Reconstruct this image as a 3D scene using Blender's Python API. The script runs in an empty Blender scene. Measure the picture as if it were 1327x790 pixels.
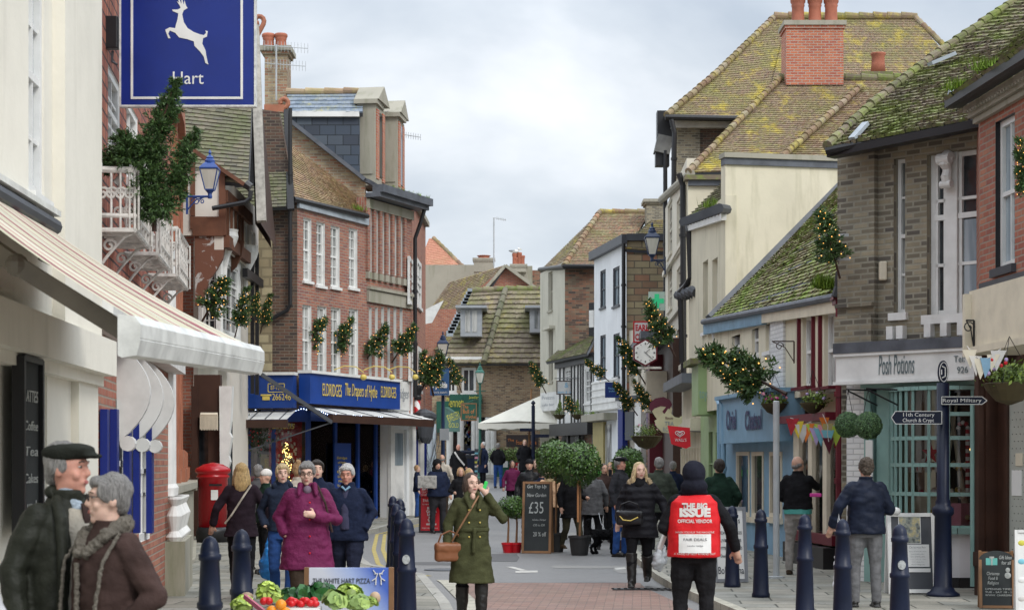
import bpy, bmesh, math, random
from mathutils import Vector, Matrix, noise, Euler
from mathutils.bvhtree import BVHTree
random.seed(7)
R = math.radians
C = bpy.context.scene.collection
scene = bpy.context.scene

# ---------------- camera ----------------
F, CX, HY, HC = 2400.0, 663.5, 600.0, 1.68
cam = bpy.data.cameras.new('camera'); camo = bpy.data.objects.new('camera', cam); C.objects.link(camo)
camo.location = (0, 0, HC); camo.rotation_euler = (R(90), 0, 0)
cam.sensor_width = 36; cam.lens = 36*F/1327; cam.shift_y = (HY-395)/1327; cam.clip_end = 3000; cam.clip_start = .1
scene.camera = camo
cam.dof.use_dof = True; cam.dof.focus_distance = 26; cam.dof.aperture_fstop = 6.3
# ---------------- sky ----------------
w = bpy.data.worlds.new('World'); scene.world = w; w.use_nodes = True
nt = w.node_tree; nt.nodes.clear()
def wn(t, **k):
    n = nt.nodes.new(t)
    for a, b in k.items(): setattr(n, a, b)
    return n
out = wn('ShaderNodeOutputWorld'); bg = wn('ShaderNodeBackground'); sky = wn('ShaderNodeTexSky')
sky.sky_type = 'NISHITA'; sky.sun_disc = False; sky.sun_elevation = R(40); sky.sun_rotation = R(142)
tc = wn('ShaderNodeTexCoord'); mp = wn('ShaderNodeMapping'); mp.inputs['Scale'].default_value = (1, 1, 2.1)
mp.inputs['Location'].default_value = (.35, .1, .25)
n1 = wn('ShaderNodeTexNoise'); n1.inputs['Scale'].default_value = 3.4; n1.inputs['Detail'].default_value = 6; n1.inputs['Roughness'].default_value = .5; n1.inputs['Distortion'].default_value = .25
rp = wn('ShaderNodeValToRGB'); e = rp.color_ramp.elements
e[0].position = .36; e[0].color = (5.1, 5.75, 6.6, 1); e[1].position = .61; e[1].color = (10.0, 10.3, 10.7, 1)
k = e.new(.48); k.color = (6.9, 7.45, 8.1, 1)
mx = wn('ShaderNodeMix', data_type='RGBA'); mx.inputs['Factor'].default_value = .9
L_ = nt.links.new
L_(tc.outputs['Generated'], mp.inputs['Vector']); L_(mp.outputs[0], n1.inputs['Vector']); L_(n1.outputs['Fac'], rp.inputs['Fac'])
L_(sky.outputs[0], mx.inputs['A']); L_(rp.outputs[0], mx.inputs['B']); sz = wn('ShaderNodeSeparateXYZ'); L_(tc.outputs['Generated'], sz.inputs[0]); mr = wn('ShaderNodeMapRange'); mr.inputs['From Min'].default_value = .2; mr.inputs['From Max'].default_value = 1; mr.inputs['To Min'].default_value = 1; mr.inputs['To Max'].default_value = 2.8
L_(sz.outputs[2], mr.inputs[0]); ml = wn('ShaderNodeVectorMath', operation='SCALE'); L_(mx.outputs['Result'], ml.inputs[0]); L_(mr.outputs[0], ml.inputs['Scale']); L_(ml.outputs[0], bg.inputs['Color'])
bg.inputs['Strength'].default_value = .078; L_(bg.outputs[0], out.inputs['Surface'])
sd = bpy.data.lights.new('sun', 'SUN'); sd.energy = 1.25; sd.angle = R(18); sd.color = (1, .96, .9)
so = bpy.data.objects.new('sun', sd); C.objects.link(so); so.rotation_euler = (R(50), 0, R(38)); so.location = (0, 0, 30)
scene.view_settings.view_transform = 'Standard'; scene.view_settings.look = 'None'
scene.view_settings.exposure = 0.5; scene.view_settings.gamma = 1
scene.cycles.max_bounces = 5; scene.cycles.transparent_max_bounces = 8; scene.cycles.use_denoising = True

# ---------------- picture-to-place survey helpers ----------------
def W(px, py, d): return Vector(((px-CX)/F*d, d, HC-(py-HY)/F*d))
def XW(px, d): return (px-CX)/F*d
def gz(d): return 0.0 if d < 45 else .0245*(d-45)

def tag(o, label=None, cat=None, group=None, kind=None):
    if label: o['label'] = label
    if cat: o['category'] = cat
    if group: o['group'] = group
    if kind: o['kind'] = kind
    return o
def empty(name, loc, label, cat, group=None, rz=0):
    o = bpy.data.objects.new(name, None); C.objects.link(o); o.location = loc; o.rotation_euler = (0, 0, rz)
    return tag(o, label, cat, group)
def copy_tree(o, parent=None):
    c = o.copy(); C.objects.link(c)
    if parent is not None: c.parent = parent
    for ch in list(o.children): copy_tree(ch, c)
    return c
def place(o, loc, rz=0, label=None, s=None):
    o.location = loc; o.rotation_euler = (0, 0, rz)
    if s: o.scale = (s, s, s)
    if label: o['label'] = label
    return o
def wmat(o):
    m = Matrix.LocRotScale(o.location, o.rotation_euler, o.scale)
    return (wmat(o.parent) @ m) if o.parent else m

class MB:
    """collects shapes into one mesh"""
    def __init__(s): s.v = []; s.f = []; s.m = []; s.mats = []; s.cur = 0; s.uv = []
    def mat(s, m):
        if m not in s.mats: s.mats.append(m)
        s.cur = s.mats.index(m); return s
    def face(s, pts, uv=None):
        i = len(s.v); s.v += [Vector(p) for p in pts]; s.f.append(tuple(range(i, i+len(pts)))); s.m.append(s.cur)
        s.uv.append(uv or [(p[0], p[2]) for p in pts]); return s
    def mesh(s, vs, fs, M=None):
        i = len(s.v); vs = [Vector(p) for p in vs]
        if M is not None: vs = [M @ p for p in vs]
        s.v += vs
        for f in fs:
            s.f.append(tuple(i+k for k in f)); s.m.append(s.cur)
            s.uv.append([(vs[k].x+vs[k].y, vs[k].z) for k in f])
        return s
    def box(s, c, d, M=None, rz=0, bev=0):
        c = Vector(c); x, y, z = d[0]/2, d[1]/2, d[2]/2
        T = Matrix.Translation(c) @ Matrix.Rotation(rz, 4, 'Z')
        if M is not None: T = M @ T
        if bev:
            b = min(bev, x*.9, y*.9, z*.9); vs = []; 
            bm = bmesh.new(); bmesh.ops.create_cube(bm, size=2)
            for v in bm.verts: v.co = Vector((v.co.x*x, v.co.y*y, v.co.z*z))
            bmesh.ops.bevel(bm, geom=list(bm.edges), offset=b, segments=2, affect='EDGES', profile=.5)
            bm.verts.index_update(); vs = [v.co.copy() for v in bm.verts]; fs = [[v.index for v in f.verts] for f in bm.faces]; bm.free()
            return s.mesh(vs, fs, T)
        vs = [(-x,-y,-z),(x,-y,-z),(x,y,-z),(-x,y,-z),(-x,-y,z),(x,-y,z),(x,y,z),(-x,y,z)]
        return s.mesh(vs, [(0,3,2,1),(4,5,6,7),(0,1,5,4),(1,2,6,5),(2,3,7,6),(3,0,4,7)], T)
    def bar(s, a, b, w, h=None, up=Vector((0,0,1))):
        a = Vector(a); b = Vector(b); h = h or w; t = (b-a).normalized()
        if abs(t.dot(up)) > .99: up = Vector((0,1,0))
        x = t.cross(up).normalized(); y = x.cross(t)
        vs = []
        for p in (a, b):
            for i, j in ((-1,-1),(1,-1),(1,1),(-1,1)): vs.append(p + x*i*w/2 + y*j*h/2)
        return s.mesh(vs, [(0,1,2,3),(7,6,5,4),(0,4,5,1),(1,5,6,2),(2,6,7,3),(3,7,4,0)])
    def tube(s, pts, r, n=8, caps=True):
        pts = [Vector(p) for p in pts]; rs = r if isinstance(r, (list, tuple)) else [r]*len(pts)
        vs = []; fs = []; up = Vector((0, 0, 1)); px = None
        for i, p in enumerate(pts):
            t = (pts[min(i+1, len(pts)-1)] - pts[max(i-1, 0)]).normalized()
            if px is None:
                u = up if abs(t.z) < .95 else Vector((0, 1, 0)); x = t.cross(u).normalized()
            else: x = (px - t*px.dot(t)).normalized()
            px = x; y = t.cross(x)
            for k in range(n):
                a = 2*math.pi*k/n; vs.append(p + (x*math.cos(a)+y*math.sin(a))*rs[i])
        for i in range(len(pts)-1):
            for k in range(n):
                a = i*n+k; b = i*n+(k+1) % n; fs.append((a, b, b+n, a+n))
        if caps: fs.append(tuple(range(n-1, -1, -1))); o = (len(pts)-1)*n; fs.append(tuple(range(o, o+n)))
        return s.mesh(vs, fs)
    def lathe(s, prof, n=16, M=None, sx=1, sy=1):
        vs = []; fs = []
        for r, z in prof:
            for k in range(n):
                a = 2*math.pi*k/n; vs.append((r*math.cos(a)*sx, r*math.sin(a)*sy, z))
        for i in range(len(prof)-1):
            for k in range(n):
                a = i*n+k; b = i*n+(k+1) % n; fs.append((a, b, b+n, a+n))
        fs.append(tuple(range(n-1, -1, -1))); o = (len(prof)-1)*n; fs.append(tuple(range(o, o+n)))
        return s.mesh(vs, fs, M if M is not None else Matrix.Identity(4))
    def ball(s, c, r, n=10, m=7, M=None):
        r = (r, r, r) if not isinstance(r, (tuple, list)) else r
        prof = [(max(math.sin(math.pi*i/m), .02), -math.cos(math.pi*i/m)) for i in range(m+1)]
        T = Matrix.Translation(Vector(c)) @ (M if M is not None else Matrix.Identity(4)) @ Matrix.Diagonal((r[0], r[1], r[2], 1))
        return s.lathe(prof, n, T)
    def loft(s, secs, n=20):
        """sections (cx, cy, z, rx, ry)"""
        vs = []; fs = []
        for cx, cy, z, rx, ry in secs:
            for k in range(n):
                a = 2*math.pi*k/n; c_, s_ = math.cos(a), math.sin(a)
                q = .82; c2 = math.copysign(abs(c_)**q, c_); s2 = math.copysign(abs(s_)**q, s_)
                vs.append((cx+rx*c2, cy+ry*s2, z))
        for i in range(len(secs)-1):
            for k in range(n):
                a = i*n+k; b = i*n+(k+1) % n; fs.append((a, b, b+n, a+n))
        fs.append(tuple(range(n-1, -1, -1))); o = (len(secs)-1)*n; fs.append(tuple(range(o, o+n)))
        return s.mesh(vs, fs)
    def caps(s, pts, rs, n=10):
        """rounded tapered limb"""
        pts = [Vector(p) for p in pts]; s.tube(pts, list(rs), n)
        for p, r in zip(pts, rs): s.ball(p, r*1.0, n, 6)
        return s
    def poly3(s, pts2, T, th):
        """flat outline (2D) given thickness, placed by T (local x,y -> outline, z -> thickness)"""
        n = len(pts2); vs = [(x, y, 0) for x, y in pts2]+[(x, y, th) for x, y in pts2]
        fs = [tuple(range(n-1, -1, -1)), tuple(range(n, 2*n))]+[(i, (i+1) % n, n+(i+1) % n, n+i) for i in range(n)]
        return s.mesh(vs, fs, T)
    def build(s, name, parent=None, mats=None, smooth=False, world=False):
        me = bpy.data.meshes.new(name); vs = s.v
        if world and parent is not None:
            inv = wmat(parent).inverted(); vs = [inv @ v for v in vs]
        me.from_pydata([tuple(v) for v in vs], [], s.f)
        for m in (mats or s.mats): me.materials.append(m)
        for p, mi in zip(me.polygons, s.m): p.material_index = mi; p.use_smooth = smooth
        ul = me.uv_layers.new(name='UVMap').data; i = 0
        for uvs in s.uv:
            for q in uvs: ul[i].uv = q; i += 1
        o = bpy.data.objects.new(name, me); C.objects.link(o)
        if parent is not None: o.parent = parent
        return o

# ---------------- materials ----------------
MATS = {}
def newmat(name):
    m = bpy.data.materials.new(name); m.use_nodes = True; t = m.node_tree
    b = t.nodes['Principled BSDF']; return m, t, b
def N(t, ty, **k):
    n = t.nodes.new(ty)
    for a, b in k.items(): setattr(n, a, b)
    return n
def ramp(t, fac, stops):
    r = N(t, 'ShaderNodeValToRGB'); e = r.color_ramp.elements
    while len(e) > 1: e.remove(e[-1])
    e[0].position = stops[0][0]; e[0].color = (*stops[0][1], 1)
    for p, c in stops[1:]: q = e.new(p); q.color = (*c, 1)
    t.links.new(fac, r.inputs['Fac']); return r.outputs['Color']
def mixc(t, fac, a, b, mode='MIX'):
    m = N(t, 'ShaderNodeMix', data_type='RGBA', blend_type=mode)
    if hasattr(fac, 'type') or not isinstance(fac, (int, float)): t.links.new(fac, m.inputs['Factor'])
    else: m.inputs['Factor'].default_value = fac
    for k, v in (('A', a), ('B', b)):
        if isinstance(v, tuple): m.inputs[k].default_value = (*v, 1)
        else: t.links.new(v, m.inputs[k])
    return m.outputs['Result']
def noi(t, scale, detail=4, vec='Object', rough=.6, sc=None, dist=0):
    tc = N(t, 'ShaderNodeTexCoord'); n = N(t, 'ShaderNodeTexNoise')
    n.inputs['Scale'].default_value = scale; n.inputs['Detail'].default_value = detail; n.inputs['Roughness'].default_value = rough; n.inputs['Distortion'].default_value = dist
    src = tc.outputs[vec] if vec != 'World' else N(t, 'ShaderNodeNewGeometry').outputs['Position']
    if sc:
        m = N(t, 'ShaderNodeMapping'); m.inputs['Scale'].default_value = sc; t.links.new(src, m.inputs[0]); src = m.outputs[0]
    t.links.new(src, n.inputs['Vector']); return n.outputs['Fac']
def bump(t, b, h, st=.3, dist=.02):
    n = N(t, 'ShaderNodeBump'); n.inputs['Strength'].default_value = st; n.inputs['Distance'].default_value = dist
    t.links.new(h, n.inputs['Height']); t.links.new(n.outputs[0], b.inputs['Normal']); return n
def sc3(c, k): return tuple(min(1, x*k) for x in c)
def paint(name, c, rough=.45, var=.16, metal=0, bmp=.05, scale=3, spec=.4):
    if name in MATS: return MATS[name]
    m, t, b = newmat(name)
    f = noi(t, scale, 6, 'World'); col = ramp(t, f, [(.3, sc3(c, 1-var)), (.55, c), (.8, sc3(c, 1+var*.6))])
    t.links.new(col, b.inputs['Base Color']); b.inputs['Roughness'].default_value = rough; b.inputs['Metallic'].default_value = metal
    b.inputs['Specular IOR Level'].default_value = spec
    if bmp: bump(t, b, noi(t, 40, 3, 'World'), bmp, .01)
    MATS[name] = m; return m
def render_wall(name, c, stain=(.28, .26, .2), amt=.5):
    """painted render with rain streaks and grime of its own"""
    if name in MATS: return MATS[name]
    m, t, b = newmat(name)
    st = noi(t, 1.0, 7, 'World', .62, (2.6, 2.6, .35)); bl = noi(t, .9, 5, 'World')
    a = ramp(t, bl, [(.35, sc3(c, .9)), (.6, c), (.8, sc3(c, 1.05))])
    mk = ramp(t, st, [(.52, (0, 0, 0)), (.78, (amt, amt, amt))])
    t.links.new(mixc(t, mk, a, stain), b.inputs['Base Color']); b.inputs['Roughness'].default_value = .85
    bump(t, b, noi(t, 14, 6, 'World'), .25, .012); MATS[name] = m; return m
def brick(name, cols, mortar=(.3, .27, .22), bw=.225, bh=.075, ms=.011, dirt=.5, dirtc=(.05, .045, .04), off=.5, patch=0):
    """bricks in wall metres; each brick picks one of cols"""
    if name in MATS: return MATS[name]
    m, t, b = newmat(name)
    tc = N(t, 'ShaderNodeTexCoord'); bt = N(t, 'ShaderNodeTexBrick'); t.links.new(tc.outputs['UV'], bt.inputs['Vector'])
    bt.inputs['Scale'].default_value = 1; bt.inputs['Brick Width'].default_value = bw; bt.inputs['Row Height'].default_value = bh
    bt.inputs['Mortar Size'].default_value = ms; bt.inputs['Mortar Smooth'].default_value = .3; bt.offset = off
    bt.inputs['Color1'].default_value = (0, 0, 0, 1); bt.inputs['Color2'].default_value = (1, 1, 1, 1); bt.inputs['Mortar'].default_value = (.5, .5, .5, 1)
    n = len(cols); col = ramp(t, bt.outputs['Color'], [((i+.3)/n, c) for i, c in enumerate(cols)])
    if patch: col = mixc(t, ramp(t, noi(t, .8, 4, 'World'), [(.5, (0, 0, 0)), (.62, (patch,)*3)]), col, cols[-1])
    col = mixc(t, bt.outputs['Fac'], col, mortar)
    d = ramp(t, noi(t, .7, 8, 'World', .7, (1, 1, .6)), [(.42, (0, 0, 0)), (.72, (dirt,)*3)])
    col = mixc(t, d, col, dirtc)
    t.links.new(col, b.inputs['Base Color']); b.inputs['Roughness'].default_value = .9
    inv = N(t, 'ShaderNodeMath', operation='SUBTRACT'); inv.inputs[0].default_value = 1; t.links.new(bt.outputs['Fac'], inv.inputs[1])
    bump(t, b, inv.outputs[0], .6, .012); MATS[name] = m; return m
def tiles(name, cols, moss=(.09, .11, .03), mossa=.5, lichen=(.42, .32, .06), lica=.4, ms=.9):
    """roof tiles; uv counts tiles, so each tile gets its own tone; moss and lichen grow in patches"""
    if name in MATS: return MATS[name]
    m, t, b = newmat(name)
    tc = N(t, 'ShaderNodeTexCoord'); fl = N(t, 'ShaderNodeVectorMath', operation='FLOOR'); t.links.new(tc.outputs['UV'], fl.inputs[0])
    wn_ = N(t, 'ShaderNodeTexWhiteNoise', noise_dimensions='2D'); t.links.new(fl.outputs[0], wn_.inputs['Vector'])
    n = len(cols); col = ramp(t, wn_.outputs['Value'], [(i/max(1, n-1), c) for i, c in enumerate(cols)])
    f1 = noi(t, ms, 9, 'World', .72); k1 = ramp(t, f1, [(.46, (0, 0, 0)), (.62, (mossa,)*3)]); col = mixc(t, k1, col, moss)
    f3 = noi(t, 9, 5, 'World', .6); col = mixc(t, ramp(t, f3, [(.5, (0, 0, 0)), (.7, (mossa*.8,)*3)]), col, sc3(moss, 1.6))
    f2 = noi(t, ms*2.3, 9, 'World', .75, (1.3, .8, 1)); k2 = ramp(t, f2, [(.525, (0, 0, 0)), (.65, (lica*.9,)*3)]); col = mixc(t, k2, col, lichen)
    t.links.new(col, b.inputs['Base Color']); b.inputs['Roughness'].default_value = .9
    bump(t, b, f3, .5, .02); MATS[name] = m; return m
def leafmat(name, c, var=.5, rough=.5):
    if name in MATS: return MATS[name]
    m, t, b = newmat(name); g = N(t, 'ShaderNodeNewGeometry')
    col = ramp(t, g.outputs['Random Per Island'], [(0, sc3(c, 1-var)), (.5, c), (1, (min(1, c[0]*(1+var*1.3)), c[1]*(1+var), c[2]*(1+var*.5)))])
    t.links.new(col, b.inputs['Base Color']); b.inputs['Roughness'].default_value = rough; b.inputs['Specular IOR Level'].default_value = .4
    MATS[name] = m; return m
def fabric(name, c, rough=.9, var=.35, st=.28, sc=26, quilt=0):
    if name in MATS: return MATS[name]
    m, t, b = newmat(name)
    f = noi(t, 7, 5, 'Object'); col = ramp(t, f, [(.3, sc3(c, 1-var)), (.7, sc3(c, 1+var*.5))])
    t.links.new(col, b.inputs['Base Color']); b.inputs['Roughness'].default_value = rough; b.inputs['Specular IOR Level'].default_value = .12
    h = noi(t, sc, 4, 'Object')
    if quilt:
        tc = N(t, 'ShaderNodeTexCoord'); wv = N(t, 'ShaderNodeTexWave', bands_direction='Z'); wv.inputs['Scale'].default_value = quilt; wv.inputs['Distortion'].default_value = .6
        t.links.new(tc.outputs['Object'], wv.inputs[0]); a = N(t, 'ShaderNodeMath', operation='ADD'); t.links.new(wv.outputs['Fac'], a.inputs[0]); t.links.new(h, a.inputs[1]); h = a.outputs[0]
    bump(t, b, h, st, .03); MATS[name] = m; return m
def emis(name, c, s):
    if name in MATS: return MATS[name]
    m, t, b = newmat(name); b.inputs['Base Color'].default_value = (*c, 1); b.inputs['Emission Color'].default_value = (*c, 1); b.inputs['Emission Strength'].default_value = s
    MATS[name] = m; return m
def glassy(name, c, rough=.06, curtain=None):
    """window pane: dark room or a curtain behind reflecting glass"""
    if name in MATS: return MATS[name]
    m, t, b = newmat(name)
    if curtain:
        col = ramp(t, noi(t, 1.2, 3, 'World', .5, (5, 5, .6)), [(.4, c), (.6, curtain)]); t.links.new(col, b.inputs['Base Color'])
    else:
        col = ramp(t, noi(t, 2.2, 3, 'World'), [(.35, sc3(c, .5)), (.65, sc3(c, 1.6))]); t.links.new(col, b.inputs['Base Color'])
    b.inputs['Roughness'].default_value = rough; b.inputs['Specular IOR Level'].default_value = .7
    bump(t, b, noi(t, 2.5, 2, 'World'), .12, .02); MATS[name] = m; return m
def clearglass(name='shop_glass'):
    if name in MATS: return MATS[name]
    m = bpy.data.materials.new(name); m.use_nodes = True; t = m.node_tree; t.nodes.clear()
    o = N(t, 'ShaderNodeOutputMaterial'); a = N(t, 'ShaderNodeBsdfTransparent'); g = N(t, 'ShaderNodeBsdfGlossy'); g.inputs['Roughness'].default_value = .03
    f = N(t, 'ShaderNodeFresnel'); f.inputs[0].default_value = 1.5; x = N(t, 'ShaderNodeMixShader'); a.inputs[0].default_value = (.86, .88, .88, 1)
    t.links.new(f.outputs[0], x.inputs[0]); t.links.new(a.outputs[0], x.inputs[1]); t.links.new(g.outputs[0], x.inputs[2]); t.links.new(x.outputs[0], o.inputs[0])
    MATS[name] = m; return m

white = paint('white_paint', (.7, .7, .68), .5); cream = paint('cream_paint', (.66, .6, .47), .6); offwhite = paint('offwhite_paint', (.62, .62, .6), .6, .2)
black = paint('black_paint', (.015, .015, .017), .4); darkgrey = paint('dark_grey_metal', (.06, .065, .075), .5); lead = paint('lead_sheet', (.1, .11, .13), .5, .4)
navy = paint('navy_enamel', (.006, .011, .032), .42, .3, bmp=.03, spec=.3); blue = paint('royal_blue_paint', (.006, .018, .17), .4); maroon = paint('maroon_paint', (.12, .008, .02), .4)
brown = paint('brown_timber', (.13, .05, .025), .7, .35, bmp=.3); dkbrown = paint('dark_brown_timber', (.05, .022, .014), .5, .3); oak = paint('oak_timber', (.25, .13, .06), .6, .3)
red = paint('post_red', (.38, .006, .012), .25, .12, spec=.5); stone = render_wall('weathered_stone', (.34, .32, .26), (.08, .1, .03), .7); grey = paint('grey_paint', (.3, .32, .34), .5)
lightblue = paint('pale_blue_paint', (.2, .35, .48), .5); sage = paint('sage_paint', (.22, .36, .33), .5); green = paint('pale_green_paint', (.3, .42, .2), .5); dkgreen = paint('dark_green_paint', (.015, .09, .06), .45)
gold = paint('gold_lettering', (.65, .5, .12), .4); ochre = paint('ochre_paint', (.36, .3, .12), .6); ltgrey = paint('light_grey_metal', (.42, .44, .45), .4)
g_dark = glassy('dark_pane', (.03, .035, .04)); g_curt = glassy('curtained_pane', (.1, .11, .11), .1, (.42, .42, .4)); g_blue = glassy('bluish_pane', (.2, .26, .3), .1, (.36, .42, .46))
g_shop = clearglass()
rust = paint('rusty_white_iron', (.6, .58, .54), .6, .5, scale=9)
chalk = paint('chalk', (.48, .5, .48), .9, .3, scale=60, bmp=0); slate_board = paint('blackboard_slate', (.03, .035, .036), .8, .3)
paper = paint('paper', (.72, .72, .7), .7, .06)

# ---------------- facade tools ----------------
class Face:
    """a vertical wall plane between two surveyed ends; u metres along it, z up, off towards the street"""
    def __init__(s, xa, da, xb, db):
        s.o = Vector((XW(xa, da), da, 0)); b = Vector((XW(xb, db), db, 0)); s.L = (b-s.o).length; s.t = (b-s.o).normalized()
        s.n = Vector((s.t.y, -s.t.x, 0)); mid = (s.o+b)/2
        if s.n.dot(-mid) < 0: s.n = -s.n
    def hit(s, px, py):
        dx = (px-CX)/F; dn = Vector((dx, 1, -(py-HY)/F)); o = Vector((0, 0, HC))
        k = (s.o-o).dot(s.n)/Vector((dn.x, dn.y, 0)).dot(s.n); p = o+dn*k
        return (p-s.o).dot(s.t), p.z
    def P(s, u, z, off=0): return s.o + s.t*u + s.n*off + Vector((0, 0, z))
    def rect(s, x0, y0, x1, y1):
        u0, _ = s.hit(x0, y0); u1, _ = s.hit(x1, y0); xm = (x0+x1)/2
        _, zt = s.hit(xm, y0); _, zb = s.hit(xm, y1)
        return (min(u0, u1), max(u0, u1), zb, zt)
    def M(s, u, z, off=0):
        """matrix: local x along the wall as read from the street, y up, z out"""
        x = Vector((-s.n.y, s.n.x, 0))
        return Matrix.Translation(s.P(u, z, off)) @ Matrix(((x.x, 0, s.n.x, 0), (x.y, 0, s.n.y, 0), (0, 1, 0, 0), (0, 0, 0, 1)))
    def fbox(s, mb, u0, u1, z0, z1, o0, o1):
        vs = [s.P(u, z, o) for z in (z0, z1) for (u, o) in ((u0, o0), (u1, o0), (u1, o1), (u0, o1))]
        i = len(mb.v); mb.v += vs
        for f in ((0,1,2,3),(7,6,5,4),(0,4,5,1),(1,5,6,2),(2,6,7,3),(3,7,4,0)):
            mb.f.append(tuple(i+k for k in f)); mb.m.append(mb.cur)
            mb.uv.append([((vs[k]-s.o).dot(s.t)+(vs[k]-s.o).dot(s.n), vs[k].z) for k in f])
        return mb
def wall(face, root, u0, u1, z0, z1, mat, ops=(), th=.3, rev=None, name='wall', revm=None, top=None):
    """wall with real openings (u0,u1,z0,z1); top = extra gable outline [(u,z)...] above z1"""
    mb = MB().mat(mat)
    us = sorted({u0, u1, *[min(max(o[0], u0), u1) for o in ops], *[min(max(o[1], u0), u1) for o in ops]})
    zs = sorted({z0, z1, *[min(max(o[2], z0), z1) for o in ops], *[min(max(o[3], z0), z1) for o in ops]})
    for a, b in zip(us, us[1:]):
        for c, d in zip(zs, zs[1:]):
            if b-a < 1e-4 or d-c < 1e-4: continue
            m = ((a+b)/2, (c+d)/2)
            if any(o[0] < m[0] < o[1] and o[2] < m[1] < o[3] for o in ops): continue
            for off in (0, -th):
                mb.face([face.P(a, c, off), face.P(b, c, off), face.P(b, d, off), face.P(a, d, off)], [(a, c), (b, c), (b, d), (a, d)])
    def strip(a, b, c, d):
        mb.face([face.P(a, c, 0), face.P(b, d, 0), face.P(b, d, -th), face.P(a, c, -th)], [(a+c, 0), (b+d, 0), (b+d, th), (a+c, th)])
    strip(u0, u0, z0, z1); strip(u1, u1, z0, z1); strip(u0, u1, z1, z1)
    if revm: mb.mat(revm)
    for o in ops:
        a, b, c, d = max(o[0], u0), min(o[1], u1), max(o[2], z0), min(o[3], z1)
        strip(a, a, c, d); strip(b, b, c, d); strip(a, b, c, c); strip(a, b, d, d)
    if top:
        mb.mat(mat)
        for off in (0, -th): mb.face([face.P(u, z, off) for u, z in top], [(u, z) for u, z in top])
        for (a, c), (b, d) in zip(top, top[1:]+top[:1]): strip(a, b, c, d)
    return mb.build(name, root, world=True)
def window(face, root, r, fm=None, pm=None, cols=2, rows=2, fw=.05, off=-.1, bar=.022, sill=None, sash=True, name='window', sm=None, mid=.5):
    a, b, c, d = r; fm = fm or white; mb = MB().mat(fm); t = .06
    face.fbox(mb, a, a+fw, c, d, off-t, off); face.fbox(mb, b-fw, b, c, d, off-t, off)
    face.fbox(mb, a+fw, b-fw, c, c+fw, off-t, off); face.fbox(mb, a+fw, b-fw, d-fw, d, off-t, off)
    if sash: zm = c+(d-c)*mid; face.fbox(mb, a+fw, b-fw, zm-.025, zm+.025, off-t, off-.004)
    for i in range(1, cols): u = a+(b-a)*i/cols; face.fbox(mb, u-bar/2, u+bar/2, c+fw, d-fw, off-t, off-.012)
    for j in range(1, rows):
        z = c+(d-c)*j/rows
        if sash and abs(z-(c+(d-c)*mid)) < .06: continue
        face.fbox(mb, a+fw, b-fw, z-bar/2, z+bar/2, off-t, off-.016)
    o = mb.build(name, root, world=True)
    p = MB().mat(pm or g_dark); face.fbox(p, a+fw*.5, b-fw*.5, c+fw*.5, d-fw*.5, off-t-.006, off-.045); q = p.build('pane', o, world=False)
    inv = wmat(o).inverted()
    for v in q.data.vertices: v.co = inv @ v.co
    if sill:
        m2 = MB().mat(sm or fm); face.fbox(m2, a-.05, b+.05, c-sill, c-.003, off-t, .06); s_ = m2.build('sill', o)
        for v in s_.data.vertices: v.co = inv @ v.co
    return o
def rectn(face, *r): return face.rect(*r)
def slab(face, root, name, mat, r, o0, o1, bev=False):
    mb = MB().mat(mat); face.fbox(mb, r[0], r[1], r[2], r[3], o0, o1); return mb.build(name, root, world=True)

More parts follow.
